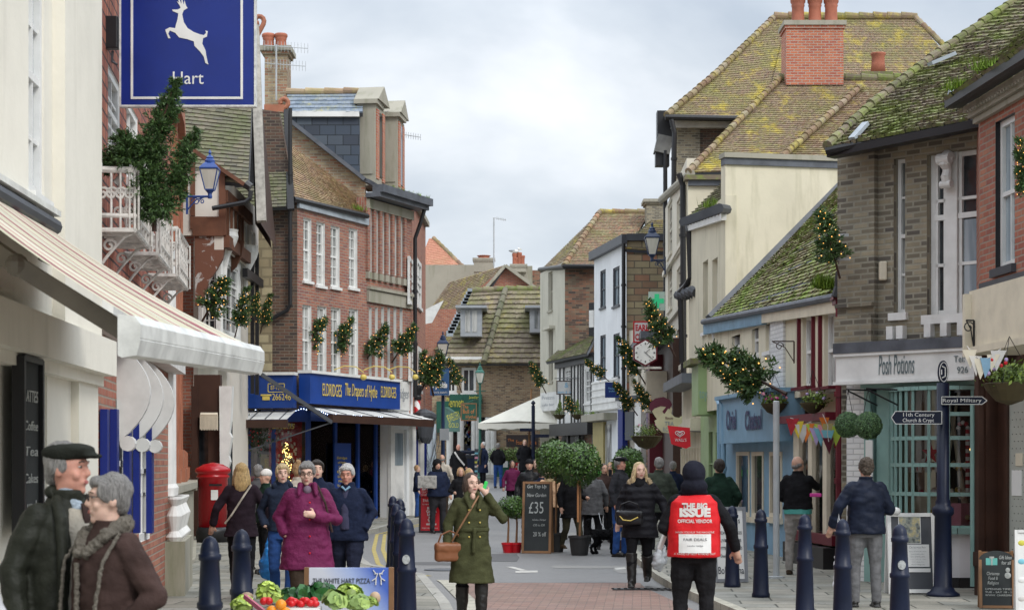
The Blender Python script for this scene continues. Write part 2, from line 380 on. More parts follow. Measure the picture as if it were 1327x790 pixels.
def roof(root, Lp, Rp, rows, cols, mat, name='roof', lift=.035, jit=.01, base=None, fas=None):
    """sloping roof laid tile by tile in overlapping courses between two edges given from eave to ridge"""
    def along(P, t):
        Ls = [(P[i+1]-P[i]).length for i in range(len(P)-1)]; T = sum(Ls); x = t*T
        for i, l in enumerate(Ls):
            if x <= l or i == len(Ls)-1: return P[i].lerp(P[i+1], x/l if l else 0)
            x -= l
    def S(s_, t): return along(Lp, t).lerp(along(Rp, t), s_)
    nrm = (S(1, .3)-S(0, .3)).cross(S(.5, 1)-S(.5, 0)).normalized()
    if nrm.z < 0: nrm = -nrm
    rnd = random.Random(len(name)*31+rows*7+cols); mb = MB().mat(mat)
    u = len(mb.v)
    for j in range(rows):
        t0 = j/rows; t1 = min(1, (j+1.25)/rows); off = .5 if j % 2 else 0
        sag = [rnd.uniform(-jit, jit) for _ in range(4)]
        for i in range(-1 if off else 0, cols):
            s0 = max(0, (i+off)/cols); s1 = min(1, (i+off+1)/cols)
            if s1-s0 < 1e-4: continue
            q = rnd.uniform(-jit, jit)*.7; q2 = rnd.uniform(-jit, jit)*.7; g = .012*(s1-s0)
            a, b, c, d = S(s0+g, t0), S(s1-g, t0), S(s1-g, t1), S(s0+g, t1)
            up = nrm*(lift+q); up2 = nrm*(lift+q2); dz = (c-b).normalized()*rnd.uniform(-jit, jit)
            a2, b2 = a+up+dz, b+up2+dz; lo = nrm*(-.005)
            uvc = (i+.5+rnd.random()*.01, j+.5); mb.face([a2, b2, c+nrm*.004, d+nrm*.004], [(i+.1, j+.1), (i+.9, j+.1), (i+.9, j+.9), (i+.1, j+.9)])
            mb.face([a+lo+dz, b+lo+dz, b2, a2], [(i+.1, j+.1), (i+.9, j+.1), (i+.9, j+.12), (i+.1, j+.12)])
    ro = mb.build(name, root, world=True)
    m2 = MB().mat(base or darkgrey); k = max(len(Lp), len(Rp))*2
    for j in range(k):
        a, b, c, d = S(0, j/k), S(1, j/k), S(1, (j+1)/k), S(0, (j+1)/k); dn = -nrm*.02
        m2.face([a+dn, b+dn, c+dn, d+dn]); dn = -nrm*.12; m2.face([a+dn, b+dn, c+dn, d+dn])
    for s_ in (0, 1):
        for j in range(k): a, c = S(s_, j/k), S(s_, (j+1)/k); m2.face([a-nrm*.02, c-nrm*.02, c-nrm*.12, a-nrm*.12])
    a, b = S(0, 0), S(1, 0); m2.face([a-nrm*.02, b-nrm*.02, b-nrm*.12, a-nrm*.12])
    q = m2.build('roof_deck', ro); inv = wmat(ro).inverted()
    for v in q.data.vertices: v.co = inv @ v.co
    return ro
def ridge(root, pts, r, step, mat, name='ridge_tiles'):
    """row of half-round tiles along a ridge or hip, each lapping the next"""
    mb = MB().mat(mat); rnd = random.Random(3)
    for a, b in zip(pts, pts[1:]):
        n = max(1, int((b-a).length/step)); 
        for i in range(n):
            p = a.lerp(b, i/n); q = a.lerp(b, (i+1.12)/n); k = rnd.uniform(-.008, .008)
            u0 = len(mb.uv); mb.tube([p+Vector((0, 0, k+r*.25)), q+Vector((0, 0, k+r*.05))], [r*1.08, r*.9], 10)
            for x in range(u0, len(mb.uv)): mb.uv[x] = [(i+.5, .5)]*len(mb.uv[x])
    return mb.build(name, root, world=True)
def gutter(root, pts, r=.06, mat=None, name='gutter'):
    mb = MB().mat(mat or black); mb.tube(pts, r, 8); return mb.build(name, root, world=True)
def pipe(root, pts, r=.045, mat=None, name='downpipe'):
    mb = MB().mat(mat or black); pts = [Vector(p) for p in pts]; mb.tube(pts, r, 8)
    for a, b in zip(pts, pts[1:]):
        n = int((b-a).length/1.6)
        for i in range(1, n+1):
            p = a.lerp(b, i/(n+1)); d = (b-a).normalized()*.04; mb.tube([p-d, p+d], r*1.35, 8)
    return mb.build(name, root, world=True)

def text_mesh(body, size, mat, T, parent=None, name='lettering', ext=.002, align='CENTER', sx=1, bold=0, shear=0, fit=None):
    cu = bpy.data.curves.new(name, 'FONT'); cu.body = body; cu.size = size; cu.align_x = align; cu.align_y = 'CENTER'; cu.extrude = ext; cu.offset = bold; cu.shear = shear; cu.resolution_u = 3
    to = bpy.data.objects.new(name, cu); C.objects.link(to); bpy.context.view_layer.update()
    me = bpy.data.meshes.new_from_object(to.evaluated_get(bpy.context.evaluated_depsgraph_get())); C.objects.unlink(to); bpy.data.objects.remove(to)
    if fit and me.vertices:
        xs = [v.co.x for v in me.vertices]; w_ = max(xs)-min(xs); sx = fit/w_ if w_ else 1
    inv = wmat(parent).inverted() if parent is not None else Matrix.Identity(4); A = inv @ T @ Matrix.Diagonal((sx, 1, 1, 1))
    me.transform(A); me.materials.clear(); me.materials.append(mat)
    o = bpy.data.objects.new(name, me); C.objects.link(o)
    if parent is not None: o.parent = parent
    return o
def ftext(face, parent, body, px, py, hpx, mat, off=.01, wpx=None, **k):
    """lettering on a facade centred at a surveyed spot; hpx, wpx measured in the photo"""
    u, z = face.hit(px, py); d = face.P(u, z).y; size = hpx/F*d*1.35
    if wpx: a, _ = face.hit(px-wpx/2, py); b, _ = face.hit(px+wpx/2, py); k['fit'] = abs(b-a)
    return text_mesh(body, size, mat, face.M(u, z, off), parent, **k)
def MT(p, rz=0, rx=R(90)): return Matrix.Translation(Vector(p)) @ Matrix.Rotation(rz, 4, 'Z') @ Matrix.Rotation(rx, 4, 'X')
# ================= the ground =================
asph, t, b = newmat('asphalt')
f = noi(t, 260, 2, 'World'); f2 = noi(t, .35, 6, 'World', .65, (1, .45, 1))
c_ = mixc(t, ramp(t, f2, [(.35, (0, 0, 0)), (.7, (1, 1, 1))]), (.175, .172, .168), (.25, .247, .24)); c_ = mixc(t, ramp(t, f, [(.35, (.35,)*3), (.7, (0, 0, 0))]), c_, (.05, .05, .055))
t.links.new(c_, b.inputs['Base Color']); t.links.new(ramp(t, f2, [(.3, (.35,)*3), (.7, (.75,)*3)]), b.inputs['Roughness']); bump(t, b, f, .4, .01)
def slabs(name, cols, bw, bh, ms, mortar, dirt=.5, off=.5):
    m, t, b = newmat(name); g = N(t, 'ShaderNodeNewGeometry'); bt = N(t, 'ShaderNodeTexBrick'); mpn = N(t, 'ShaderNodeMapping')
    mpn.inputs['Rotation'].default_value = (0, 0, R(4)); t.links.new(g.outputs['Position'], mpn.inputs[0]); t.links.new(mpn.outputs[0], bt.inputs['Vector'])
    bt.inputs['Scale'].default_value = 1; bt.inputs['Brick Width'].default_value = bw; bt.inputs['Row Height'].default_value = bh; bt.inputs['Mortar Size'].default_value = ms; bt.offset = off
    bt.inputs['Color1'].default_value = (0, 0, 0, 1); bt.inputs['Color2'].default_value = (1, 1, 1, 1)
    n = len(cols); c = ramp(t, bt.outputs['Color'], [((i+.3)/n, q) for i, q in enumerate(cols)]); c = mixc(t, bt.outputs['Fac'], c, mortar)
    d = ramp(t, noi(t, .9, 8, 'World', .7), [(.4, (0, 0, 0)), (.7, (dirt,)*3)]); c = mixc(t, d, c, (.07, .07, .05))
    d = ramp(t, noi(t, 22, 5, 'World', .7), [(.45, (0, 0, 0)), (.75, (.5,)*3)]); c = mixc(t, d, c, (.12, .12, .1))
    t.links.new(c, b.inputs['Base Color']); b.inputs['Roughness'].default_value = .75
    iv = N(t, 'ShaderNodeMath', operation='SUBTRACT'); iv.inputs[0].default_value = 1; t.links.new(bt.outputs['Fac'], iv.inputs[1]); bump(t, b, iv.outputs[0], .5, .01); return m
flag = slabs('york_stone_flags', [(.24, .23, .19), (.3, .285, .24), (.35, .33, .28), (.27, .27, .24)], .75, .5, .012, (.035, .035, .028), .6)
sett = slabs('red_brick_pavers', [(.24, .13, .1), (.28, .16, .125), (.25, .15, .13), (.31, .19, .15)], .22, .11, .006, (.1, .075, .065), .45)
kerbm = slabs('granite_kerb', [(.38, .37, .33), (.42, .41, .37), (.35, .34, .31)], 5, .9, .01, (.12, .12, .1), .3)
cream_stone = slabs('pale_kerb_stone', [(.42, .4, .33), (.47, .45, .37)], 5, .5, .012, (.16, .15, .12), .35)

YS = [-30, 0, 10, 16, 19, 21.2, 24, 26.5, 29, 31, 36, 40, 43.8, 47, 50, 56, 60, 70, 78, 84, 86, 100, 140, 260, 700]
def sheet(name, xl, xr, ys, lift, mat, side=None):
    """strip of ground between two edge functions, following the slope"""
    mb = MB().mat(mat); P = []
    for y in ys: P.append((Vector((xl(y), y, gz(y)+lift)), Vector((xr(y), y, gz(y)+lift))))
    for (a, b), (d, c) in zip(P, P[1:]):
        n = 1
        mb.face([a, b, c, d])
        if side:
            s_ = Vector((0, 0, -lift-.02))
            for p, q in ((a, d), (b, c)): mb.face([p, q, q+s_, p+s_])
    if side:
        for a, b in (P[0], P[-1]): s_ = Vector((0, 0, -lift-.02)); mb.face([a, b, b+s_, a+s_])
    o = mb.build(name); tag(o, kind='structure'); return o
def lerpf(tab):
    def g(y):
        if y <= tab[0][0]: return tab[0][1]
        for (a, b), (c, d) in zip(tab, tab[1:]):
            if y <= c: return b+(d-b)*(y-a)/(c-a)
        return tab[-1][1]
    return g
KL = lerpf([(-30, 0.6), (16, -.35), (21.2, -.72), (26.5, -1.25), (29, -2.2), (31, -2.5), (36, -2.95), (43.8, -3.45), (47, -3.0), (50, -2.4), (56, -2.0), (60, -1.9), (70, -2.2), (78, -3.2), (84, -5)])
KR = lerpf([(-30, 3.4), (16, 2.7), (21.2, 2.33), (25, 2.04), (32, 2.1), (42, 2.5), (55, 2.7), (70, 2.6), (78, 1.9), (84, 1.2)])
sheet('road', lambda y: -900, lambda y: 900, [-40, 0, 20, 45, 60, 84, 120, 300, 1500], 0, asph)
YK = sorted(set([y for y in YS if y <= 84]+[17, 18, 20, 22, 27.5, 33, 38, 42, 45, 48, 53, 65, 74, 81]))
sheet('left_pavement', lambda y: -45, lambda y: KL(y)-.13, YK, .1, flag, True)
sheet('right_pavement', lambda y: KR(y)+.13, lambda y: 45, YK, .1, flag, True)
sheet('left_kerb', lambda y: KL(y)-.13, KL, YK, .104, kerbm, True)
sheet('right_kerb', KR, lambda y: KR(y)+.13, YK, .104, cream_stone, True)
sheet('far_pavement', lambda y: -60, lambda y: 60, [84.0, 86, 100, 140], .1, flag, True)
sheet('far_kerb', lambda y: -60, lambda y: 60, [83.85, 84], .104, kerbm, True)
sheet('brick_crossing', lambda y: KL(y)+.42, lambda y: KR(y)-.25, [3, 10, 16, 19, 21.2, 22, 23, 24, 25, 26], .006, sett)
sheet('left_edge_stones', lambda y: KL(y)+.2, lambda y: KL(y)+.42, [3, 10, 16, 19, 21.2, 22, 23, 24, 25, 26, 26.6], .01, cream_stone)
sheet('crossing_edge', lambda y: KL(y)+.42, lambda y: KR(y)-.25, [26, 26.25], .008, asph)
mk = paint('worn_road_paint', (.55, .54, .5), .8, .4, scale=12); yl = paint('worn_yellow_paint', (.42, .34, .12), .8, .45, scale=6)
YY = [27.6, 29, 30, 31, 33, 36, 38, 40, 43.8, 47, 50, 56, 60]
sheet('yellow_line', lambda y: KL(y)+.22, lambda y: KL(y)+.3, YY, .005, yl); sheet('yellow_line', lambda y: KL(y)+.4, lambda y: KL(y)+.48, YY, .005, yl)
for (x0, y0, x1, y1, ww) in ((665, 734, 684, 739, .12), (668, 742, 697, 741.5, .12), (798, 738, 812, 737, .09), (845, 733, 868, 741, .09), (700, 668, 708, 664, .1)):
    d0 = 4032/(y0-600); d1 = 4032/(y1-600); a = Vector((XW(x0, d0), d0, .006)); b_ = Vector((XW(x1, d1), d1, .006)); n_ = (b_-a).normalized().cross(Vector((0, 0, 1)))*ww
    if abs(d0-d1) < 1: n_ = Vector((0, .5, 0))
    tag(MB().mat(mk).face([a, b_, b_+n_, a+n_]).build('road_marking'), kind='structure')
mb = MB().mat(black)
patch = paint('asphalt_patch', (.11, .11, .112), .8, .25, scale=30); oldp = paint('asphalt_pale_patch', (.27, .265, .25), .8, .25, scale=30)
rq = random.Random(77)
for i, (px, y, w_, l_) in enumerate(((640, 33, .9, 2.6), (770, 30, 1.3, .8), (600, 40, .7, 7), (735, 44, .9, 5), (560, 31, .9, .9), (820, 29, .5, 1.4))):
    x = XW(px, y); pts = [Vector((x+sx_*w_/2+rq.uniform(-.06, .06), y+sy_*l_/2+rq.uniform(-.1, .1), .004)) for sx_, sy_ in ((-1, -1), (0, -1), (1, -1), (1, 0), (1, 1), (0, 1), (-1, 1), (-1, 0))]
    tag(MB().mat(patch if i % 2 == 0 else oldp).face(pts).build('road_patch'), kind='structure')
for px, y in ((575, 29.2), (760, 38)): tag(MB().mat(darkgrey).lathe([(.31, 0), (.31, .006), (.27, .006), (.265, .003), (.02, .004)], 24, Matrix.Translation((XW(px, y), y, .005))).build('manhole_cover'), 'round iron manhole cover in the '+('near' if y < 30 else 'middle')+' road', 'manhole cover')
gum = paint('gum_spot', (.07, .07, .065), .9, .2); mbg = MB().mat(gum)
for i in range(420):
    y = rq.uniform(19, 40); side_ = rq.random() < .45; x = rq.uniform(KL(y)-4, KL(y)-.2) if side_ else rq.uniform(KR(y)+.2, KR(y)+3); r_ = rq.uniform(.008, .022); mbg.face([(x+r_*math.cos(k*1.05), y+r_*math.sin(k*1.05), .1055) for k in range(6)])
tag(mbg.build('gum_spots'), kind='stuff')
gx, gy = XW(832, 24.6), 24.6
for i in range(9): mb.box((gx-.35+i*.088, gy, .014), (.04, .22, .012))
mb.box((gx, gy-.13, .014), (.8, .03, .014)); mb.box((gx, gy+.13, .014), (.8, .03, .014))
tag(mb.build('drain_grate'), 'iron drain grating set in the brick crossing', 'drain grate')

# ================= masonry and roofing =================
b_red = brick('red_brick', [(.33, .1, .06), (.4, .14, .085), (.28, .085, .06), (.42, .17, .1), (.36, .12, .075)], (.3, .24, .19), dirt=.3)
b_el = brick('orange_red_brick', [(.3, .11, .075), (.37, .145, .095), (.26, .1, .08), (.4, .17, .11), (.33, .125, .085), (.24, .1, .085)], (.3, .25, .2), dirt=.35)
b_bright = brick('bright_red_brick', [(.42, .12, .06), (.5, .16, .08), (.38, .1, .06)], (.42, .36, .3), dirt=.22)
b_dark = brick('dark_stock_brick', [(.05, .035, .03), (.09, .05, .04), (.16, .08, .05), (.06, .045, .035), (.13, .07, .045)], (.16, .13, .1), dirt=.5)
b_stock = brick('yellow_stock_brick', [(.15, .13, .095), (.26, .22, .15), (.34, .29, .2), (.19, .165, .125), (.085, .075, .065), (.28, .24, .16)], (.3, .28, .22), ms=.015, dirt=.6, dirtc=(.06, .055, .05))
b_flem = brick('mottled_brick', [(.3, .2, .12), (.34, .15, .09), (.38, .29, .18), (.25, .16, .1), (.42, .33, .2)], (.36, .32, .24), bw=.21, dirt=.3)
b_buff = brick('buff_brick', [(.3, .2, .12), (.36, .25, .15), (.22, .13, .08), (.4, .3, .18), (.14, .09, .065)], (.34, .3, .22), dirt=.15)
b_old = brick('old_patchy_brick', [(.1, .07, .05), (.32, .12, .07), (.2, .14, .09), (.07, .05, .045), (.36, .17, .1), (.24, .18, .12)], (.2, .17, .13), bw=.3, bh=.09, dirt=.5)
b_blk = brick('stone_and_brick_courses', [(.36, .3, .18), (.3, .25, .16), (.36, .14, .08), (.4, .34, .2), (.33, .28, .17), (.25, .11, .07)], (.14, .12, .09), bw=.55, bh=.24, ms=.02, dirt=.4)
b_white = brick('whitewashed_brick', [(.68, .68, .67), (.62, .62, .62), (.72, .72, .7)], (.5, .5, .5), dirt=.2, dirtc=(.3, .3, .28))
b_hung = brick('hung_red_tiles', [(.38, .12, .07), (.32, .1, .065), (.44, .16, .09), (.27, .085, .06)], (.06, .03, .03), bw=.17, bh=.12, ms=.013, dirt=.2)
b_terra = brick('terracotta_tiles', [(.48, .19, .09), (.42, .15, .08), (.52, .22, .11), (.38, .14, .08)], (.13, .06, .04), bw=.2, bh=.2, ms=.025, dirt=.3, off=0)
ragst = brick('ragstone', [(.3, .25, .15), (.36, .3, .18), (.25, .2, .12), (.4, .34, .21)], (.22, .18, .11), bw=.42, bh=.23, ms=.03, dirt=.45)
slate_h = brick('hung_slates', [(.05, .065, .09), (.065, .085, .115), (.045, .055, .075), (.085, .105, .13)], (.02, .025, .03), bw=.42, bh=.27, ms=.012, dirt=.15)
t_grey = tiles('grey_green_tiles', [(.1, .095, .075), (.16, .145, .11), (.13, .12, .085), (.2, .17, .13)], (.08, .1, .03), .6, (.3, .28, .14), .3)
t_buff = tiles('buff_plain_tiles', [(.34, .23, .15), (.4, .28, .18), (.28, .18, .12), (.24, .17, .12), (.42, .32, .2)], (.16, .15, .05), .5, (.4, .36, .12), .35)
t_moss = tiles('mossy_tiles', [(.13, .1, .075), (.18, .14, .1), (.1, .085, .06), (.22, .18, .13)], (.115, .155, .025), .85, (.2, .24, .04), .5, 1.1)
t_moss2 = tiles('thick_mossy_tiles', [(.2, .165, .1), (.26, .21, .13), (.15, .125, .08), (.3, .25, .16)], (.17, .25, .03), .97, (.22, .26, .05), .7, 1.4)
t_lich = tiles('lichened_tiles', [(.2, .13, .09), (.25, .18, .12), (.16, .115, .085), (.28, .21, .14), (.22, .13, .08)], (.2, .21, .05), .55, (.5, .4, .05), .85, .55)
t_lich2 = tiles('lichened_brown_tiles', [(.17, .1, .065), (.22, .14, .09), (.14, .09, .065), (.25, .16, .1), (.27, .22, .16)], (.16, .17, .04), .5, (.44, .36, .06), .8, .6)
t_red = tiles('weathered_red_tiles', [(.2, .12, .08), (.26, .15, .1), (.16, .105, .075), (.26, .21, .14), (.31, .15, .095)], (.15, .15, .05), .65, (.4, .38, .2), .5, .8)
t_pink = tiles('pink_tiles', [(.46, .2, .13), (.4, .17, .11), (.5, .24, .16)], (.3, .2, .1), .3, (.4, .3, .2), .2)
t_brn = tiles('brown_pantiles', [(.14, .11, .085), (.18, .15, .11), (.22, .18, .14), (.16, .125, .1)], (.13, .15, .03), .5, (.42, .35, .06), .4, .5)
t_slate = tiles('pale_slates', [(.16, .2, .26), (.2, .24, .3), (.13, .17, .22)], (.2, .2, .12), .3, (.45, .4, .05), .6, .9)
pot = paint('terracotta_pot', (.36, .12, .07), .7, .35); leadl = paint('pale_lead', (.32, .36, .4), .5, .3)
mossm = leafmat('moss_tuft_green', (.12, .2, .02), .4, .9)
w_white = render_wall('white_render', (.74, .71, .62), (.42, .4, .33), .5); w_cream = render_wall('cream_render', (.66, .61, .47), (.3, .28, .17), .75); w_pale = render_wall('pale_cream_render', (.66, .62, .52), (.4, .37, .28), .45)
w_brt = render_wall('bright_white_render', (.72, .74, .76), (.5, .5, .48), .3); w_greyst = render_wall('greyish_render', (.5, .48, .4), (.25, .24, .18), .5); w_peb = render_wall('pebbledash', (.62, .58, .52), (.4, .3, .2), .4)
def tuft(root, p, r, n=60, h=.18):
    mb = MB().mat(mossm); rnd = random.Random(int(p[0]*100))
    for i in range(n):
        a = rnd.uniform(0, 6.28); q = Vector(p)+Vector((rnd.gauss(0, r*.5), rnd.gauss(0, r*.35), 0)); tp = q+Vector((math.cos(a)*.06, math.sin(a)*.06, h*rnd.uniform(.5, 1.1)))
        sd_ = Vector((math.cos(a+1.5), math.sin(a+1.5), 0))*.012; mb.face([q-sd_, q+sd_, tp])
    return mb.build('grass_tuft', root, world=True)
def core(root, pts, z0, z1, mat, name='rear_wall'):
    mb = MB().mat(mat); n = len(pts)
    for (a, b) in zip(pts, pts[1:]+pts[:1]):
        L = math.hypot(b[0]-a[0], b[1]-a[1]); mb.face([(a[0], a[1], z0), (b[0], b[1], z0), (b[0], b[1], z1), (a[0], a[1], z1)], [(0, z0), (L, z0), (L, z1), (0, z1)])
    mb.face([(a[0], a[1], z1) for a in pts]); return mb.build(name, root, world=True)
def chimney(root, px0, px1, py0, py1, d, dep, mat, pots, capm=None, potr=.13, poth=.55, name='chimney', capj=.07):
    a = W(px0, py0, d); b_ = W(px1, py1, d); x0, x1, z1, z0 = a.x, b_.x, a.z, b_.z; mb = MB().mat(mat)
    def bb(x0, x1, y0, y1, za, zb):
        for P, L in (([(x0, y0), (x1, y0)], x1-x0), ([(x1, y0), (x1, y1)], y1-y0), ([(x1, y1), (x0, y1)], x1-x0), ([(x0, y1), (x0, y0)], y1-y0)):
            (p, q) = P; mb.face([(p[0], p[1], za), (q[0], q[1], za), (q[0], q[1], zb), (p[0], p[1], zb)], [(0, za), (L, za), (L, zb), (0, zb)])
        mb.face([(x0, y0, zb), (x1, y0, zb), (x1, y1, zb), (x0, y1, zb)]); mb.face([(x0, y0, za), (x1, y0, za), (x1, y1, za), (x0, y1, za)])
    h = z1-z0; ch = .22
    bb(x0, x1, d, d+dep, z0, z1-ch); bb(x0-capj*.5, x1+capj*.5, d-capj*.5, d+dep+capj*.5, z1-ch, z1-ch*.6); mb.mat(capm or mat); bb(x0-capj, x1+capj, d-capj, d+dep+capj, z1-ch*.6, z1)
    o = mb.build(name, root, world=True)
    for (ppx, top) in pots:
        c = W(ppx, top, d+dep/2); ph = c.z-z1; M = Matrix.Translation((c.x, c.y, z1))
        pm = MB().mat(pot).lathe([(potr*1.05, 0), (potr*.95, ph*.1), (potr*.88, ph*.6), (potr*1.0, ph*.68), (potr*.9, ph*.72), (potr*1.1, ph*.8), (potr*1.12, ph*.93), (potr*.95, ph), (potr*.7, ph*.99), (potr*.65, ph*.8)], 16, M)
        q = pm.build('chimney_pot', o, smooth=True)
        inv = wmat(o).inverted()
        for v in q.data.vertices: v.co = inv @ v.co
    return o
def build(name, face, label, group=None, cat='building', u=0):
    return empty(name, face.P(u, gz(face.P(u, 0).y)), label, cat, group)
G1 = 'old buildings lining the street'

# ---------- L1: white rendered building, near left ----------
def FX(x0, y0, x1, y1):
    f = Face.__new__(Face); f.o = Vector((x0, y0, 0)); b_ = Vector((x1, y1, 0)); f.L = (b_-f.o).length; f.t = (b_-f.o).normalized(); f.n = Vector((f.t.y, -f.t.x, 0))
    if f.n.dot(-(f.o+b_)/2) < 0: f.n = -f.n
    return f
f1 = FX(-3.05, 8, -3.39, 14.9)
r1 = build('white_building', f1, 'white rendered building behind the striped awning at the near left', G1)
wa = f1.rect(37, -40, 57, 254); wb = f1.rect(28, 482, 61, 640)
wall(f1, r1, -3, f1.L, 0, 7, w_white, [wa, wb], .35)
window(f1, r1, wa, white, g_blue, 2, 4, .07, -.015, .03, .12, mid=.52); window(f1, r1, wb, white, g_curt, 2, 3, .08, -.015, .03, .1)
mb = MB().mat(w_white)
u0, _ = f1.hit(68, 200); f1.fbox(mb, u0, f1.L+.002, 2.55, 7, -.02, .09); f1.fbox(mb, -3, f1.L+.05, 2.38, 2.66, 0, .2); f1.fbox(mb, -3, f1.L+.03, 2.3, 2.38, 0, .1)
mb.build('pilaster', r1, world=True)
mb = MB().mat(w_white); u0, _ = f1.hit(92, 560); f1.fbox(mb, u0, f1.L+.002, 0, 2.3, -.02, .06); mb.build('corner_pier', r1, world=True)
core(r1, [(-3.6, 5), (-3.8, 14.8), (-9, 14.8), (-9, 5)], 0, 7, w_white)
# ---------- L2: brick and tile-hung building with balconies ----------
f2 = FX(-3.39, 14.9, -4.22, 22.9)
r2 = build('red_tile_hung_building', f2, 'red tile-hung building with white iron balconies beyond the white building', G1)
ops = [f2.rect(140, 98, 155, 200), f2.rect(164, 140, 178, 240), f2.rect(101+8, -60, 114+8, 200), f2.rect(186, 190, 196, 300)]
lo = [f2.rect(103+16, 484, 126, 640), f2.rect(150, 520, 172, 680), f2.rect(180, 520, 194, 700)]
z_m = 3.0
wall(f2, r2, 0, f2.L, z_m, 8.6, b_hung, ops, .3, revm=white); wall(f2, r2, 0, f2.L, 0, z_m, b_red, lo, .3, revm=white)
for o_ in ops: window(f2, r2, o_, white, g_curt, 2, 3, .06, -.01, .025, .08)
for o_ in lo: window(f2, r2, o_, white, g_curt, 2, 3, .08, -.01, .03)
mb = MB().mat(white); f2.fbox(mb, 0, f2.L, z_m-.22, z_m+.1, 0, .18); f2.fbox(mb, 0, f2.L, z_m+.1, z_m+.16, 0, .26); mb.build('cornice', r2, world=True)
for x0, x1 in ((128, 131), (141, 144), (158, 161), (171, 173), (188, 191)):
    q = f2.rect(x0, 530, x1, 690); slab(f2, r2, 'blue_shutter', blue, q, .01, .07)
core(r2, [(-3.8, 15), (-4.7, 22.8), (-9, 22.8), (-9, 15)], 0, 8.5, b_red)
# scroll consoles under the cornice
for i, px in enumerate((152, 172, 189)):
    u, z = f2.hit(px, 472); T = f2.P(u, 0, 0); mb = MB().mat(offwhite)
    prof = []; 
    for k in range(15): a = math.pi*k/14*1.05; prof.append((.3*math.sin(a)**.8 if a < math.pi else 0, 2.78-.95*k/14))
    vs = [f2.P(u-.06, zz, 0.0+oo) for oo, zz in prof]+[f2.P(u+.06, zz, 0.0+oo) for oo, zz in prof]; n = len(prof)
    mb.mesh(vs, [tuple(range(n)), tuple(range(2*n-1, n-1, -1))]+[(k, (k+1) % n, n+(k+1) % n, n+k) for k in range(n)])
    c_ = f2.P(u, 1.86, .1); mb.tube([c_-f2.t*.09, c_+f2.t*.09], .07, 12)
    mb.build('scroll_bracket', r2, world=True)
# balconies
def balcony(face, root, ua, ub, z, proj=.3, h=.5, mat=None):
    mb = MB().mat(mat or rust); P = face.P
    for zz in (z, z+.12, z+h): 
        mb.tube([P(ua, zz, 0), P(ua, zz, proj), P(ub, zz, proj), P(ub, zz, 0)], .022 if zz != z+h else .03, 6)
    n = 9
    for i in range(n): u = ua+(ub-ua)*i/(n-1); mb.bar(P(u, z, 0), P(u, z, proj), .03); 
    for i in range(7): o_ = .04+(proj-.04)*i/6; mb.bar(P(ua, z+.01, o_), P(ub, z+.01, o_), .02)
    def scroll(p, a_, r):
        pts = []
        for k in range(14): an = k*.62; rr = r*(1-k/16); pts.append(p+a_*rr*math.cos(an)+Vector((0, 0, rr*math.sin(an))))
        mb.tube(pts, .013, 5)
    m = max(3, int((ub-ua)/.22))
    for i in range(m+1):
        u = ua+(ub-ua)*i/m; mb.tube([P(u, z, proj), P(u, z+h, proj)], .014, 5)
        if i < m: scroll(P(u+(ub-ua)/m/2, z+.29, proj), face.t, .09)
    for e in (ua, ub):
        for i in range(4): o_ = proj*(i+.5)/4; scroll(P(e, z+.3, o_), face.n, .06); mb.tube([P(e, z, o_+.07), P(e, z+h, o_+.07)], .012, 5)
    for e in (ua+.1, ub-.1): mb.tube([P(e, z-.3, 0), P(e, z-.2, .07), P(e, z-.05, .2), P(e, z, proj)], .014, 6); scroll(P(e, z-.12, .08), face.n, .06)
    return mb.build('balcony', root, world=True)
for a, b2, z in ((.5, 1.7, 3.62), (2.6, 4.0, 3.66), (5.0, 6.6, 3.7)): balcony(f2, r2, a, b2, z)
# ---------- L3: terracotta tiled bank with stone plinth ----------
f3 = FX(-4.56, 22.9, -5.5, 30.2); f3b = FX(-5.5, 30.2, -6.95, 38.8)
r3 = build('terracotta_bank', f3, 'terracotta tiled building with a long stone plinth and white portico', G1)
ops = [(1.2, 2.1, 4.2, 6.0), (3.0, 3.9, 4.2, 6.0), (5.2, 6.1, 4.2, 6.0)]
wall(f3, r3, 0, f3.L, 0, 7.6, b_terra, ops+[(3.0, 3.9, 1.6, 3.2), (5.2, 6.1, 1.6, 3.2)], .3)
for o_ in ops+[(3.0, 3.9, 1.6, 3.2), (5.2, 6.1, 1.6, 3.2)]: window(f3, r3, o_, white, g_dark, 2, 3, .07, -.01, .03, .1)
wall(f3b, r3, 0, f3b.L, 0, 7.4, b_terra, [(1.2, 2.2, 3.9, 5.6), (3.4, 4.4, 3.9, 5.6), (5.6, 6.6, 3.9, 5.6)], .3)
for u in (1.2, 3.4, 5.6): window(f3b, r3, (u, u+1, 3.9, 5.6), white, g_dark, 2, 3, .07, -.1, .03, .1)
mb = MB().mat(stone)
for f_, z1 in ((f3, 1.28), (f3b, 1.24)): f_.fbox(mb, 0, f_.L, 0, z1, 0, .28); f_.fbox(mb, 0, f_.L, z1, z1+.1, 0, .36); f_.fbox(mb, 0, f_.L, 0, .15, 0, .34)
mb.build('plinth', r3, world=True)
tc_ = paint('terracotta_moulding', (.36, .14, .08), .7, .3); mb = MB().mat(tc_)
for f_ in (f3, f3b):
    for i in range(5): u = .5+i*(f_.L-.9)/4; f_.fbox(mb, u-.16, u+.16, 1.38, 1.6, 0, .2); f_.fbox(mb, u-.1, u+.1, 1.6, 7.2, 0, .06); f_.fbox(mb, u-.15, u+.15, 1.6, 1.9, 0, .16)
    f_.fbox(mb, 0, f_.L, 7.2, 7.5, 0, .16)
mb.build('pilaster', r3, world=True)
mb = MB().mat(white)
